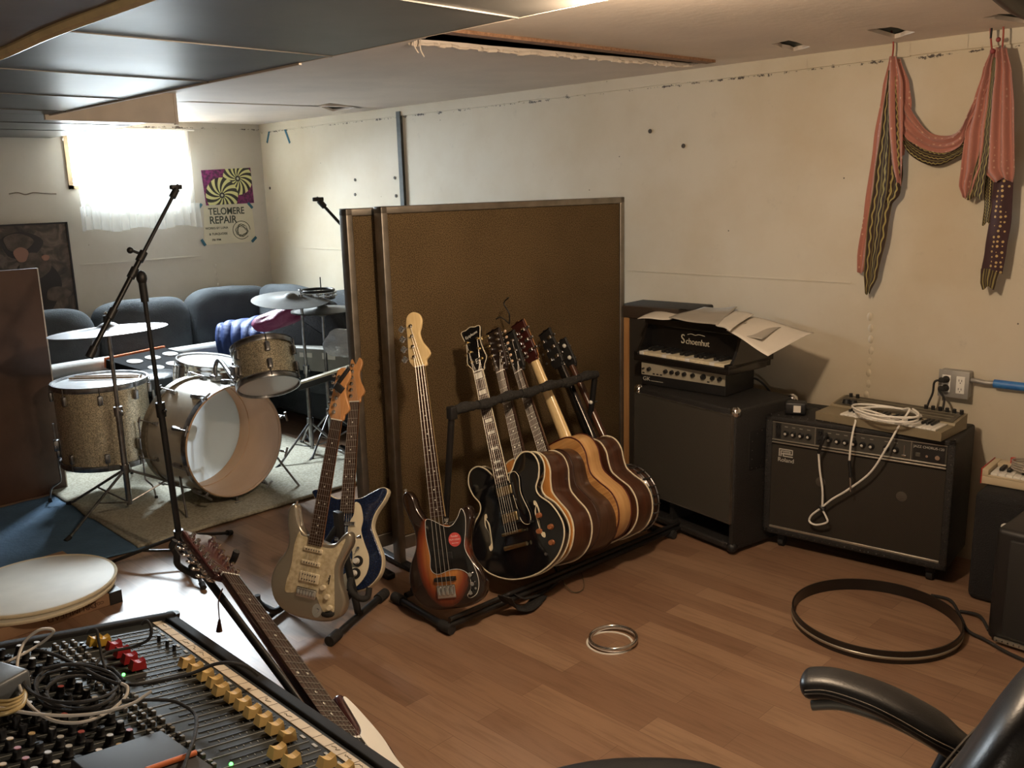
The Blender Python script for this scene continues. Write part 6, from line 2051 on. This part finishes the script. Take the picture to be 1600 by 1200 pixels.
m.tube([c+V((.09*math.cos(i*.55), .055*math.sin(i*.55), .004+.0008*i)) for i in range(44)], .0035, 7, n=4)
tag(m.build('coiled_cable', mat('grey_braided_cable', (.36, .33, .29), .6)), 'grey cable coiled on the keys of the cream keyboard', 'cable')
m = MB().tube([at(1455, 930, 'z', .008), at(1485, 938, 'z', .01), at(1500, 962, 'z', .012), at(1512, 985, 'z', .01), at(1540, 1000, 'z', .01), at(1575, 1020, 'z', .01), at(1620, 1040, 'z', .01)], .006, 7)
m.tube([at(1500, 955, 'z', .008), at(1530, 962, 'z', .015), at(1545, 985, 'z', .01)], .006, 7)
tag(m.build('floor_cable', RUB), 'black cables lying on the floor between the wooden hoop and the speakers', 'cable')

# ---------------------------------------------------------------- floor things
a_, b_ = at(1237, 955, 'z', .012), at(1504, 985, 'z', .012)
hc = (a_+b_)/2
hr = (a_-b_).length/2
hp_ = tag(MB().lathe([(hr-.006, 0), (hr, 0), (hr, .044), (hr-.006, .044)], seg=96, closed=True).build('drum_hoop', mat('dark_hoop_wood', (.016, .012, .010), .4, var=.3, scale=12, coat=.2)), 'large dark wooden drum hoop with a metal band lying on the floor', 'hoop')
hp_.location = (hc.x, hc.y, .001)
MB().lathe([(hr+.0015, .015), (hr+.0015, .025)], seg=96).build('metal_inlay', mat('dull_gold_inlay', (.55, .52, .44), .35, .7), hp_, solid=.0015)
a_, b_ = at(916, 1003, 'z', .002), at(990, 1003, 'z', .002)
rr = (a_-b_).length/2
c = (a_+b_)/2+V((.0, .0, 0))
c = at(953, 1005, 'z', 0)
o = tag(MB().lathe([(rr-.007, 0), (rr, 0), (rr, .003), (rr-.007, .003)], seg=72, closed=True).build('paper_ring', WHT), 'flat white ring lying on the floor beneath the chrome ring', 'ring')
o.location = c
o = tag(MB().torus((0, 0, 0), rr-.001, .006, seg=80, sq=1.6, k=14).build('chrome_ring', CHR), 'shiny chrome drum ring lying on the white ring', 'ring')
o.location = (at(958, 997, 'z', .014))
o.rotation_euler = (R(2), R(-1.5), 0)

# ---------------------------------------------------------------- office chair
ch = thing('office_chair', 'black stitched leather office chair, only its arm, back and seat corner in view', 'chair', (-.35, 1.15, 0))
L0 = ch.location.copy()
arm_pts = [at(1252, 1068, 'z', .66), at(1300, 1068, 'z', .675), at(1370, 1090, 'z', .675), at(1430, 1120, 'z', .665), at(1480, 1152, 'z', .645), at(1530, 1190, 'z', .60)]
def padloft(pts, w0, h0, nseg=20, taper=True):
    pts = catmull([V(q) for q in pts], 8, False)
    rows = []
    mcount = len(pts)
    for i, p_ in enumerate(pts):
        d = (pts[min(i+1, mcount-1)]-pts[max(i-1, 0)]).normalized()
        s_ = d.cross(V((0, 0, 1))).normalized()
        u_ = s_.cross(d)
        t = i/(mcount-1)
        k = min(1, math.sqrt(max(0, 1-(1-min(1, t/.10))**2))+.02) if taper else 1
        rr_ = []
        for j in range(nseg+1):
            a = 2*PI*j/nseg
            cx_, sx_ = math.cos(a), math.sin(a)
            ex = lambda q: math.copysign(abs(q)**.7, q)
            rr_.append(p_+s_*ex(cx_)*w0*k+u_*ex(sx_)*h0*k)
        rows.append(rr_)
    return rows
m = MB().sheet([[rel(q) for q in r_] for r_ in padloft(arm_pts, .040, .022)])
m.uv = {}
m.build('armrest_pad', LEATH, ch, ang=70)
for off, dz in ((.0412, .006), (.0418, -.001)):
    pp = catmull([V(q) for q in arm_pts], 6, False)
    tl_ = []
    for i, q in enumerate(pp[2:-2]):
        d = (pp[min(i+4, len(pp)-1)]-pp[i+1]).normalized()
        s_ = d.cross(V((0, 0, 1))).normalized()
        if s_.y > 0:
            s_ = -s_
        tl_.append(rel(q+s_*off+V((0, 0, dz))))
    MB().tube(tl_, .0012, 5, smooth=False).build('stitching', STITCH, ch)
m = MB().tube([rel(q+V((.03, -.014, -.027))) for q in arm_pts], .010, 10)
m.build('arm_frame', mat('dull_dark_metal', (.22, .22, .20), .4, .6), ch)
m = MB().tube([rel(at(1490, 1175, 'z', .62)), (-.15, .28, .40), (-.05, .15, .25)], .02, 10)
m.build('arm_support', BLKP, ch)
bk = pillow((0, 0, 0), (.14, .54, .72), 5, .5, .008).build('backrest', LEATH, ch, ang=80, sub=1)
bk.location = (.055, .045, .71)
bk.rotation_euler = (0, R(14), R(-6))
sw_ = pillow((0, 0, 0), (.50, .50, .12), 6, .3, .004).build('seat', LEATH, ch, ang=80, sub=1)
sw_.location = at(1138, 1166, 'z', .52)-L0-V((-.028, .317, .052))
sw_.rotation_euler = (0, 0, R(-40))
for q in (-.10, .0):
    pass
m = MB()
pts_ = []
for i in range(25):
    a = PI*(.5+i/24)
    pts_.append(bk.matrix_basis @ V((-.066, .02-.0+.24*math.cos(a)*0-.24+.48*i/24, .20-.10*abs(i/12-1)**3)))
m.tube(pts_, .0016, 5).tube([q+V((0, 0, -.012)) for q in pts_], .0016, 5)
m.build('stitching', STITCH, ch)
MB().cyl((0, -.05, .10), (0, -.05, .40), .025).build('gas_column', BLK, ch)
for i in range(5):
    a = R(72*i+20)
    e = V((math.cos(a), math.sin(a), 0))
    l = MB().tube([V((0, -.05, .12)), V((0, -.05, .075))+e*.27], [.024, .015], 8).build('leg', BLKP, ch)
    MB().cyl(V((0, -.05, .03))+e*.28-V((-e.y, e.x, 0))*.02, V((0, -.05, .03))+e*.28+V((-e.y, e.x, 0))*.02, .029, seg=16).build('caster', RUB, l)

# ---------------------------------------------------------------- scarf
def scarf_mat(name, base, dots, sc, ratio):
    m_, t, p_ = nt(name)
    tc = N(t, 'ShaderNodeTexCoord')
    vo = N(t, 'ShaderNodeTexVoronoi', i_Scale=sc, i_Randomness=.35)
    t.links.new(tc.outputs['Object'], vo.inputs[0])
    t.links.new(mixc(t, math_(t, 'LESS_THAN', vo.outputs[0], ratio), base, dots), p_.inputs['Base Color'])
    p_.inputs['Roughness'].default_value = .85
    p_.inputs['Sheen Weight'].default_value = .3
    return m_


PINK = scarf_mat('dusty_pink_dotted_silk', (.40, .165, .125), (.58, .36, .26), 42, .19)
DKD = scarf_mat('dark_plum_dotted_silk', (.045, .018, .022), (.52, .38, .16), 52, .26)
def border_mat():
    m_, t, p_ = nt('green_black_patterned_border')
    uv = N(t, 'ShaderNodeTexCoord')
    sx_ = N(t, 'ShaderNodeSeparateXYZ')
    t.links.new(uv.outputs['UV'], sx_.inputs[0])
    u, v_ = sx_.outputs[0], sx_.outputs[1]
    sn = math_(t, 'MULTIPLY', math_(t, 'SINE', math_(t, 'MULTIPLY', v_, 95.0)), .09)
    band = math_(t, 'ABSOLUTE', math_(t, 'SUBTRACT', math_(t, 'FRACT', math_(t, 'MULTIPLY', u, 3.0)), math_(t, 'ADD', sn, .5)))
    c_ = mixc(t, math_(t, 'LESS_THAN', band, .10), (.035, .020, .015), (.33, .28, .10))
    edge = math_(t, 'LESS_THAN', math_(t, 'FRACT', math_(t, 'ADD', math_(t, 'MULTIPLY', u, 3.0), .06)), .16)
    t.links.new(mixc(t, edge, c_, (.17, .14, .05)), p_.inputs['Base Color'])
    p_.inputs['Roughness'].default_value = .85
    return m_


BORD = border_mat()
sf = thing('scarf', 'dusty pink dotted scarf with dark green border swagged high on the long wall', 'scarf', at(1395, 90, 'y', WY-.05))
S0 = sf.location.copy()
def fold(name, rows, off, mt, pleats=3, amp=.012, ph=0.0, n=26, m_=40):
    """rows: (x left, x right, y) in the photograph at distance off from the wall"""
    out = []
    ys_ = [r_[2] for r_ in rows]
    for j in range(m_+1):
        yy = ys_[0]+(ys_[-1]-ys_[0])*j/m_
        k = 0
        while k < len(rows)-2 and yy > ys_[k+1]:
            k += 1
        t = (yy-ys_[k])/(ys_[k+1]-ys_[k])
        t = t*t*(3-2*t)*.5+t*.5
        xl = rows[k][0]+(rows[k+1][0]-rows[k][0])*t
        xr = rows[k][1]+(rows[k+1][1]-rows[k][1])*t
        rr_ = []
        for i in range(n+1):
            u = i/n
            q = at(xl+(xr-xl)*u, yy+3*math.sin(u*7+ph)*(j/m_), 'y', WY-off)
            rr_.append(q+V((0, amp*math.sin(u*pleats*2*PI+ph+.6*math.sin(j*.11)), 0))-S0)
        out.append(rr_)
    return MB().sheet(out).build(name, mt, sf, solid=.0015, ang=80)


fold('scarf_fold', [(1390, 1398, 88), (1378, 1406, 140), (1364, 1402, 220), (1350, 1392, 330), (1340, 1372, 400), (1340, 1360, 425)], .045, PINK, 2, .010)
fold('border_fold', [(1388, 1400, 110), (1377, 1404, 190), (1365, 1400, 280), (1354, 1387, 360), (1350, 1372, 430), (1352, 1359, 458)], .062, BORD, 1, .006)
fold('border_fold', [(1390, 1402, 120), (1383, 1408, 220), (1378, 1410, 270), (1376, 1406, 300), (1379, 1392, 318)], .068, BORD, 2, .008, 1)
fold('scarf_fold', [(1390, 1402, 88), (1388, 1412, 130), (1388, 1412, 200), (1392, 1411, 250), (1400, 1409, 288)], .078, PINK, 1.5, .010, 2)
fold('scarf_fold', [(1396, 1406, 92), (1400, 1420, 130), (1402, 1424, 160), (1403, 1418, 200), (1404, 1412, 240)], .055, PINK, 1, .008, 2)
# swag between the two hooks
def swag(name, top, bot, off, mt, amp, pl):
    out = []
    n = 44
    tp_ = catmull([V((a, b, 0)) for a, b in top], 12, False)
    bt_ = catmull([V((a, b, 0)) for a, b in bot], 12, False)
    for v_ in range(15):
        rr_ = []
        for i in range(n+1):
            a, b = tp_[int(i/n*(len(tp_)-1))], bt_[int(i/n*(len(bt_)-1))]
            q = a.lerp(b, v_/14)
            rr_.append(at(q.x, q.y, 'y', WY-off)+V((0, amp*math.sin(v_/14*pl*2*PI+i*.05), 0))-S0)
        out.append(rr_)
    rows_ = list(map(list, zip(*out)))
    return MB().sheet(rows_).build(name, mt, sf, solid=.0015, ang=80)


swag('scarf_swag', [(1405, 110), (1413, 150), (1428, 180), (1450, 206), (1480, 212), (1500, 200), (1520, 160), (1545, 110)], [(1400, 130), (1411, 205), (1430, 225), (1455, 236), (1480, 238), (1503, 226), (1512, 200), (1548, 130)], .060, PINK, .010, 2.5)
swag('border_swag', [(1408, 200), (1425, 218), (1450, 232), (1480, 236), (1506, 222)], [(1409, 218), (1420, 240), (1445, 256), (1470, 258), (1506, 240)], .055, BORD, .006, 2)
fold('scarf_fold', [(1548, 1556, 78), (1535, 1556, 110), (1520, 1556, 160), (1507, 1552, 210), (1502, 1545, 260), (1499, 1530, 290), (1505, 1520, 308)], .072, PINK, 2.5, .012)
fold('border_fold', [(1550, 1557, 90), (1543, 1556, 150), (1533, 1550, 220), (1518, 1540, 280), (1510, 1535, 310)], .086, BORD, .6, .005, 1)
fold('scarf_fold', [(1554, 1574, 74), (1552, 1582, 110), (1546, 1586, 160), (1540, 1586, 220), (1536, 1586, 265), (1552, 1583, 282)], .090, PINK, 2.5, .012, 1)
fold('border_fold', [(1538, 1560, 275), (1537, 1556, 320), (1534, 1550, 350)], .070, BORD, 1, .006, 1)
fold('dark_end', [(1552, 1583, 278), (1545, 1580, 340), (1538, 1572, 390), (1532, 1566, 425)], .080, DKD, 1, .006, 1)
fold('border_fold', [(1532, 1562, 420), (1531, 1556, 440), (1534, 1553, 450)], .078, BORD, 1, .004, 1)
CORDR = mat('red_cord', (.30, .06, .04), .7)
def pw(x, y, off):
    return at(x, y, 'y', WY-off)
for nm, pts_, lab in (('hanging_cord', [pw(1393, 48, .06), pw(1396, 70, .06), pw(1394, 92, .065)], 'red cord loop holding the left end of the pink scarf'),
                      ('hanging_cord', [pw(1548, 28, .08), pw(1548, 55, .08), pw(1550, 80, .08)], 'dark thin cord holding the pink scarf, left of the red beaded cord'),
                      ('hanging_cord', [pw(1567, 28, .08), pw(1568, 50, .08), pw(1566, 76, .085)], 'red beaded cord holding the right end of the pink scarf')):
    o = tag(MB().tube(pts_, .0035, 7).build(nm, CORDR), lab, 'cord')
    if 'beaded' in lab:
        MB().ball(pw(1560, 62, .085), .009, 12).ball(pw(1551, 80, .085), .010, 12).build('bead', mat('pink_bead', (.5, .12, .12), .4), o)
m = MB().tube([pw(1546, -25, .30), pw(1536, 5, .22), pw(1538, 20, .14), pw(1549, 32, .09), pw(1548, 60, .08)], .004, 7)
tag(m.build('dark_cable', RUB), 'thin dark cable curling down from the ceiling corner above the scarf', 'cable')
m = MB().tube([at(1555, -20, 'z', 2.10), at(1590, 8, 'z', 2.09), at(1640, 28, 'z', 2.09), at(1700, 36, 'z', 2.09)], .028, 12)
tag(m.build('ceiling_pipe', BLKP), 'thick black pipe crossing the ceiling in the top right corner', 'pipe')
# ---------------------------------------------------------------- mixing desk
KM = .18
def on_mix(px_, py_, h=0.0):
    d = fw + cr*((px_-800)/F) - cu*((py_-600)/F)
    t = (.75+KM*.706-CAM.z+h)/(d.z+KM*d.y)
    return CAM+d*t


nm_ = V((0, KM, 1)).normalized()
vv = V((0, -1, KM)).normalized()           # towards the back of the desk
MX0 = V((-1.742, .712, .748))
mmx = Matrix(((1, vv.x, nm_.x, MX0.x), (0, vv.y, nm_.y, MX0.y), (0, vv.z, nm_.z, MX0.z), (0, 0, 0, 1)))
mixer = thing('mixing_desk', 'large black mixing desk with cream, red and yellow faders and a taped label strip', 'mixing desk', mtx=mmx)
imx = mmx.inverted()
def mx(px_, py_):
    q = imx @ on_mix(px_, py_)
    return q.x, q.y
PANELM = mat('dark_desk_panel', (0.024, 0.027, 0.027), .6, .0, spec=.25, var=.25, scale=14)
WD, DP = 1.25, .92
MATB = mat('matte_black_paint', (0.010, 0.010, 0.011), .75, spec=.25)
KNB = mat('matte_knob_black', (0.012, 0.012, 0.013), .6, spec=.3)
MB().box((.012, .012, -.10), (WD, DP, 0), .004).build('desk_top', PANELM, mixer)
MB().box((0, -.012, -.11), (WD, .012, .006), .004).build('front_rail', MATB, mixer)
MB().box((-.004, -.012, -.11), (.016, DP, .010), .004).build('side_rail', MATB, mixer)
MB().cyl((.002, -.01, -.05), (.002, -.01, .008), .014, seg=16).build('corner_guard', BLKP, mixer)
MB().box((.02, .022, .0), (WD-.01, .041, .0016)).build('label_strip', mat('worn_white_tape', (.66, .58, .46), .75, var=.12, scale=30), mixer, smooth=False)
PENC = mat('pencil_grey', (.12, .10, .09), .8)
m = MB()
for i in range(36):
    x = .035+.0333*i
    m.box((x-.0004, .022, .0016), (x+.0004, .041, .0020))
m.build('strip_divisions', PENC, mixer, smooth=False)
m = MB()
random.seed(4)
for i in (0, 3, 4, 5, 6, 12, 14, 18, 19, 20, 23):
    x = .04+.0333*i
    pts_ = [V((x+.0035*k, .031+random.uniform(-.004, .004), .0019)) for k in range(6)]
    m.tube(pts_, .0005, 4, n=3)
m.build('handwriting', PENC, mixer)
pitch = .0335
chx = [.052+pitch*i for i in range(34)]
SLOT = mat('slot_black', (.004, .004, .004), .5)
LINE = mat('panel_line_grey', (.30, .30, .28), .55)
MARK = mat('panel_mark_white', (.42, .42, .40), .6)
sl, ln, mk = MB(), MB(), MB()
for i, x in enumerate(chx):
    if x > WD-.03:
        break
    sl.box((x-.0015, .060, 0), (x+.0015, .175, .0012))
    ln.box((x+pitch/2-.0006, .050, 0), (x+pitch/2+.0006, .62, .0010))
    for k in range(9):
        mk.box((x+.005, .066+.012*k, .0), (x+.0085, .0668+.012*k, .0012))
    mk.box((x-.006, .048, 0), (x+.006, .053, .0013))
    for k in range(12):
        mk.box((x-.009, .262+.029*k, 0), (x-.005, .2626+.029*k, .0012))
sl.build('fader_slots', SLOT, mixer, smooth=False)
ln.build('channel_lines', LINE, mixer, smooth=False)
mk.build('scale_marks', MARK, mixer, smooth=False)
REDC, YELC = mat('red_fader_cap', (.40, .02, .025), .45), mat('yellow_fader_cap', (.55, .34, .04), .45)
capmesh = {}
def cap(x, y, mt, nm='fader_cap'):
    key = mt.name
    if key not in capmesh:
        m_ = MB()
        w0, w1, l0, l1, hh = .0135, .0105, .0095, .0065, .017
        vs, fs = [], []
        nk = 6
        prof_ = [(-w0, 0), (-w1, hh)]+[(-w1+2*w1*(j+.0)/nk, hh-.0045*math.sin(PI*j/nk)) for j in range(1, nk)]+[(w1, hh), (w0, 0)]
        for s_, in ((-1,), (1,)):
            for a_, z_ in prof_:
                t_ = z_/hh
                vs.append((s_*(l0+(l1-l0)*min(1, t_)), a_, z_+.004))
        n_ = len(prof_)
        fs += [tuple(range(n_)), tuple(range(n_, 2*n_))]+[(j, (j+1) % n_, n_+(j+1) % n_, n_+j) for j in range(n_)]
        m_.add(vs, fs)
        m_.box((-.002, -.003, -.001), (.002, .003, .005))
        o_ = m_.build(nm, mt, mixer, smooth=False)
        capmesh[key] = o_.data
    else:
        o_ = bpy.data.objects.new(nm, capmesh[key])
        COL.objects.link(o_)
        o_.parent = mixer
    o_.location = (x, y, 0)
    tag(o_, key.replace('_', ' '))
    return o_


for px_, py_ in ((287, 1033), (303, 1045), (319, 1055), (331, 1064), (341, 1077), (361, 1088), (376, 1100), (392, 1113), (410, 1126), (428, 1139), (445, 1151), (431, 1176), (453, 1190), (505, 1190), (530, 1200), (548, 1215)):
    x, y = mx(px_, py_+6)
    x = min(chx, key=lambda c_: abs(c_-x))
    cap(x, y, CREAMK)
for k, (px_, py_) in enumerate(((178, 1012), (189, 1020), (199, 1029), (209, 1037))):
    x, y = mx(px_, py_+5)
    cap(min(chx, key=lambda c_: abs(c_-x)), y, REDC)
for px_, py_ in ((148, 1004), (160, 1004)):
    x, y = mx(px_, py_+5)
    cap(x, y, YELC)
for px_, py_ in ((127, 1013), (131, 1017), (248, 1001), (261, 1009), (272, 1016)):
    x, y = mx(px_, py_)
    MB().cyl((x, y, 0), (x, y, .012), .0035, seg=10).build('fader_lever', BLKP, mixer)
# buttons and knobs
knobm = MB().lathe([(1e-4, .017), (.0055, .017), (.0065, .006), (.0085, .004), (.0085, 0)], seg=12).box((-.0008, 0, .017), (.0008, .006, .0178)).build('control_knob', KNB, mixer)
btm = MB().box((-.0035, -.0035, 0), (.0035, .0035, .007), .001).build('push_button', mat('grey_button', (.16, .15, .13), .5), mixer)
kd, bd_ = knobm.data, btm.data
kn, bn = [], []
for i, x in enumerate(chx):
    if x > WD-.03:
        break
    for k in range(18):
        y = .270+.029*k
        if y > DP-.03:
            break
        kn.append((x+random.uniform(-.001, .001), y))
    for k in range(3):
        bn.append((x-.006, .205+.016*k))
        bn.append((x+.006, .205+.016*k))
def ondist(q):
    w_ = mmx @ V((q[0], q[1], 0))-CAM
    dz_ = w_.dot(fw)
    X_, Y_ = 800+F*w_.dot(cr)/dz_, 600-F*w_.dot(cu)/dz_
    vis = -30 < X_ < 1630 and -30 < Y_ < 1225
    return (0 if vis else 1000)+w_.length
kn.sort(key=ondist)
bn.sort(key=ondist)
def rest(lst, data, nm, mt, lab):
    me_ = MB()
    for q in lst:
        me_.add([(v.co.x+q[0], v.co.y+q[1], v.co.z) for v in data.vertices], [tuple(p.vertices) for p in data.polygons])
    o_ = me_.build(nm, mt, mixer)
    o_['kind'] = 'stuff'
    return o_


for lst, ob_, nm, mt in ((kn, knobm, 'control_knob', KNB), (bn, btm, 'push_button', bpy.data.materials['grey_button'])):
    ob_.location = (*lst[0], 0)
    for q in lst[1:99]:
        o_ = bpy.data.objects.new(nm, ob_.data)
        COL.objects.link(o_)
        o_.parent = mixer
        o_.location = (*q, 0)
        o_.rotation_euler = (0, 0, random.uniform(-2.2, 2.2) if nm == 'control_knob' else 0)
    rest(lst[99:], ob_.data, nm+'s', mt, '')
random.seed(9)
vis_k = kn[:99]
TIPW, TIPR, TIPB = mat('knob_tip_grey', (.45, .45, .44), .5), mat('knob_tip_red', (.35, .08, .07), .5), mat('knob_tip_tan', (.50, .36, .18), .5)
for q in random.sample(vis_k, 60):
    MB().cyl((q[0], q[1], .0165), (q[0], q[1], .0182), .0048, seg=10).build('knob_tip', random.choice((TIPW, TIPW, TIPR, TIPB)), mixer)
LED = mat('green_led', (.10, 1.0, .12), .3, emit=6)
for px_, py_ in ((193, 1055), (361, 1195)):
    x, y = mx(px_, py_)
    MB().ball((x, y, .002), .003, 10).build('indicator_light', LED, mixer)
# legs of the desk
for x in (.06, WD-.06):
    for y in (.06, DP-.06):
        q = mmx @ V((x, y, -.1))
        o_ = MB().box((-.022, -.022, -q.z+.0), (.022, .022, .03)).build('leg', BLKP, None, smooth=False)
        o_.location = q
        o_.parent = mixer
        o_.matrix_parent_inverse = imx

# things lying on the desk
def mp(px_, py_, h=0.0):
    return on_mix(px_, py_, h)


a_, b_, c_ = mp(110, 1186, .03), mp(252, 1140, .03), mp(300, 1180, .03)
ux = (b_-a_).normalized()
uy = (c_-b_)
uy = (uy-ux*uy.dot(ux))
dy_ = uy.length
uy.normalize()
uz = ux.cross(uy)
if uz.z < 0:
    uz = -uz
q = Matrix(((ux.x, uy.x, uz.x, a_.x), (ux.y, uy.y, uz.y, a_.y), (ux.z, uy.z, uz.z, a_.z), (0, 0, 0, 1)))
dv_ = thing('audio_interface', 'flat black box with an orange edge lying on the mixing desk knobs', 'box', mtx=q)
MB().box((0, 0, -.018), ((b_-a_).length, .14, 0), .003).build('box_body', mat('smooth_charcoal', (.022, .022, .025), .6), dv_)
MB().box(((b_-a_).length-.03, dy_-.002, -.012), ((b_-a_).length+.004, .14, -.002), .001)
o1, o2 = dv_.matrix_world.inverted() @ mp(228, 1203, .034), dv_.matrix_world.inverted() @ mp(306, 1176, .034)
MB().cyl(o1, o2, .004, seg=10).build('orange_edge', ORNG, dv_)
gb = thing('power_supply', 'small grey box at the left end of the mixing desk', 'box', mp(-4, 1075, .035), R(20))
MB().box((-.06, -.05, -.035), (.012, .05, .01), .006).build('box_body', mat('satin_grey', (.10, .11, .12), .4), gb)
WC2 = mat('dull_white_cable', (.50, .47, .43), .5)
def deskcable(name, label, pts, r_, mt, closed=False, h=.022):
    p3 = [mp(x, y, h+dz) for x, y, dz in pts]
    return tag(MB().tube(p3, r_, 8, closed=closed, n=8).build(name, mt), label, 'cable')


deskcable('white_cable', 'looping white cable lying across the mixing desk', [(-30, 1050, 0), (20, 1030, .01), (60, 1008, .02), (82, 990, .05), (80, 983, .06), (60, 985, .06), (38, 1004, .04), (27, 1035, .02), (30, 1070, .01), (45, 1100, .006), (70, 1120, .004), (100, 1129, .003), (135, 1127, .004), (170, 1112, .006), (195, 1090, .012), (199, 1074, .018), (190, 1068, .02)], .0026, WC2)
wl = deskcable('white_cable', 'shorter white cable with a pale tip over the black coil on the desk', [(-30, 1100, .0), (20, 1110, .004), (60, 1116, .006), (110, 1118, .008), (160, 1113, .012), (205, 1100, .02), (225, 1088, .028), (237, 1080, .034)], .0026, WC2)
m = MB()
for j, (rx, ry, cx, cy, ph) in enumerate(((75, 38, 125, 1075, 0), (68, 33, 118, 1078, 1), (60, 30, 130, 1080, 2), (52, 26, 122, 1082, 3.3), (70, 30, 110, 1068, 4))):
    m.tube([mp(cx+rx*math.cos(k*.6+ph)*(1+.08*math.sin(k+j)), cy+ry*math.sin(k*.6+ph), .021+.004*j+.004*math.sin(k*1.3)) for k in range(11)], .003, 7, n=5)
tag(m.build('black_cable_coil', RUB), 'tangled coil of black cables lying on the mixing desk knobs', 'cable')
deskcable('black_cable', 'black cable running from the desk coil over the label strip to the floor side', [(55, 1015, .02), (90, 1025, .015), (130, 1045, .015), (165, 1062, .014), (200, 1070, .014), (250, 1064, .012), (300, 1052, .02), (335, 1038, .035), (362, 1036, .04), (385, 1042, .03), (402, 1055, .0)], .003, RUB)
deskcable('black_cable', 'black cable arching up near the far left corner of the desk', [(148, 1040, .0), (168, 1020, .01), (210, 1010, .016), (233, 998, .03), (236, 980, .05), (229, 970, .055), (222, 975, .045)], .0028, RUB)
deskcable('black_cable', 'black cable standing up beside the yellow faders', [(167, 1055, .0), (160, 1030, .015), (154, 1000, .045), (151, 985, .06), (143, 984, .06), (136, 990, .05)], .0024, RUB)
deskcable('black_cable', 'black cable dropping across the orange edged box', [(190, 1095, .02), (260, 1094, .016), (290, 1104, .016), (306, 1120, .016), (304, 1150, .03), (292, 1185, .036), (286, 1210, .036)], .0028, RUB)
m = MB()
for j in range(4):
    m.tube([mp(-20, 1095+8*j, .02), mp(12, 1096+6*j, .028), mp(34, 1088+5*j, .03), mp(40, 1076+3*j, .03)], .0034, 8)
tag(m.build('gold_braided_leads', mat('gold_braid', (.50, .38, .18), .45, .3)), 'bundle of gold coloured leads at the left edge of the desk', 'cable')
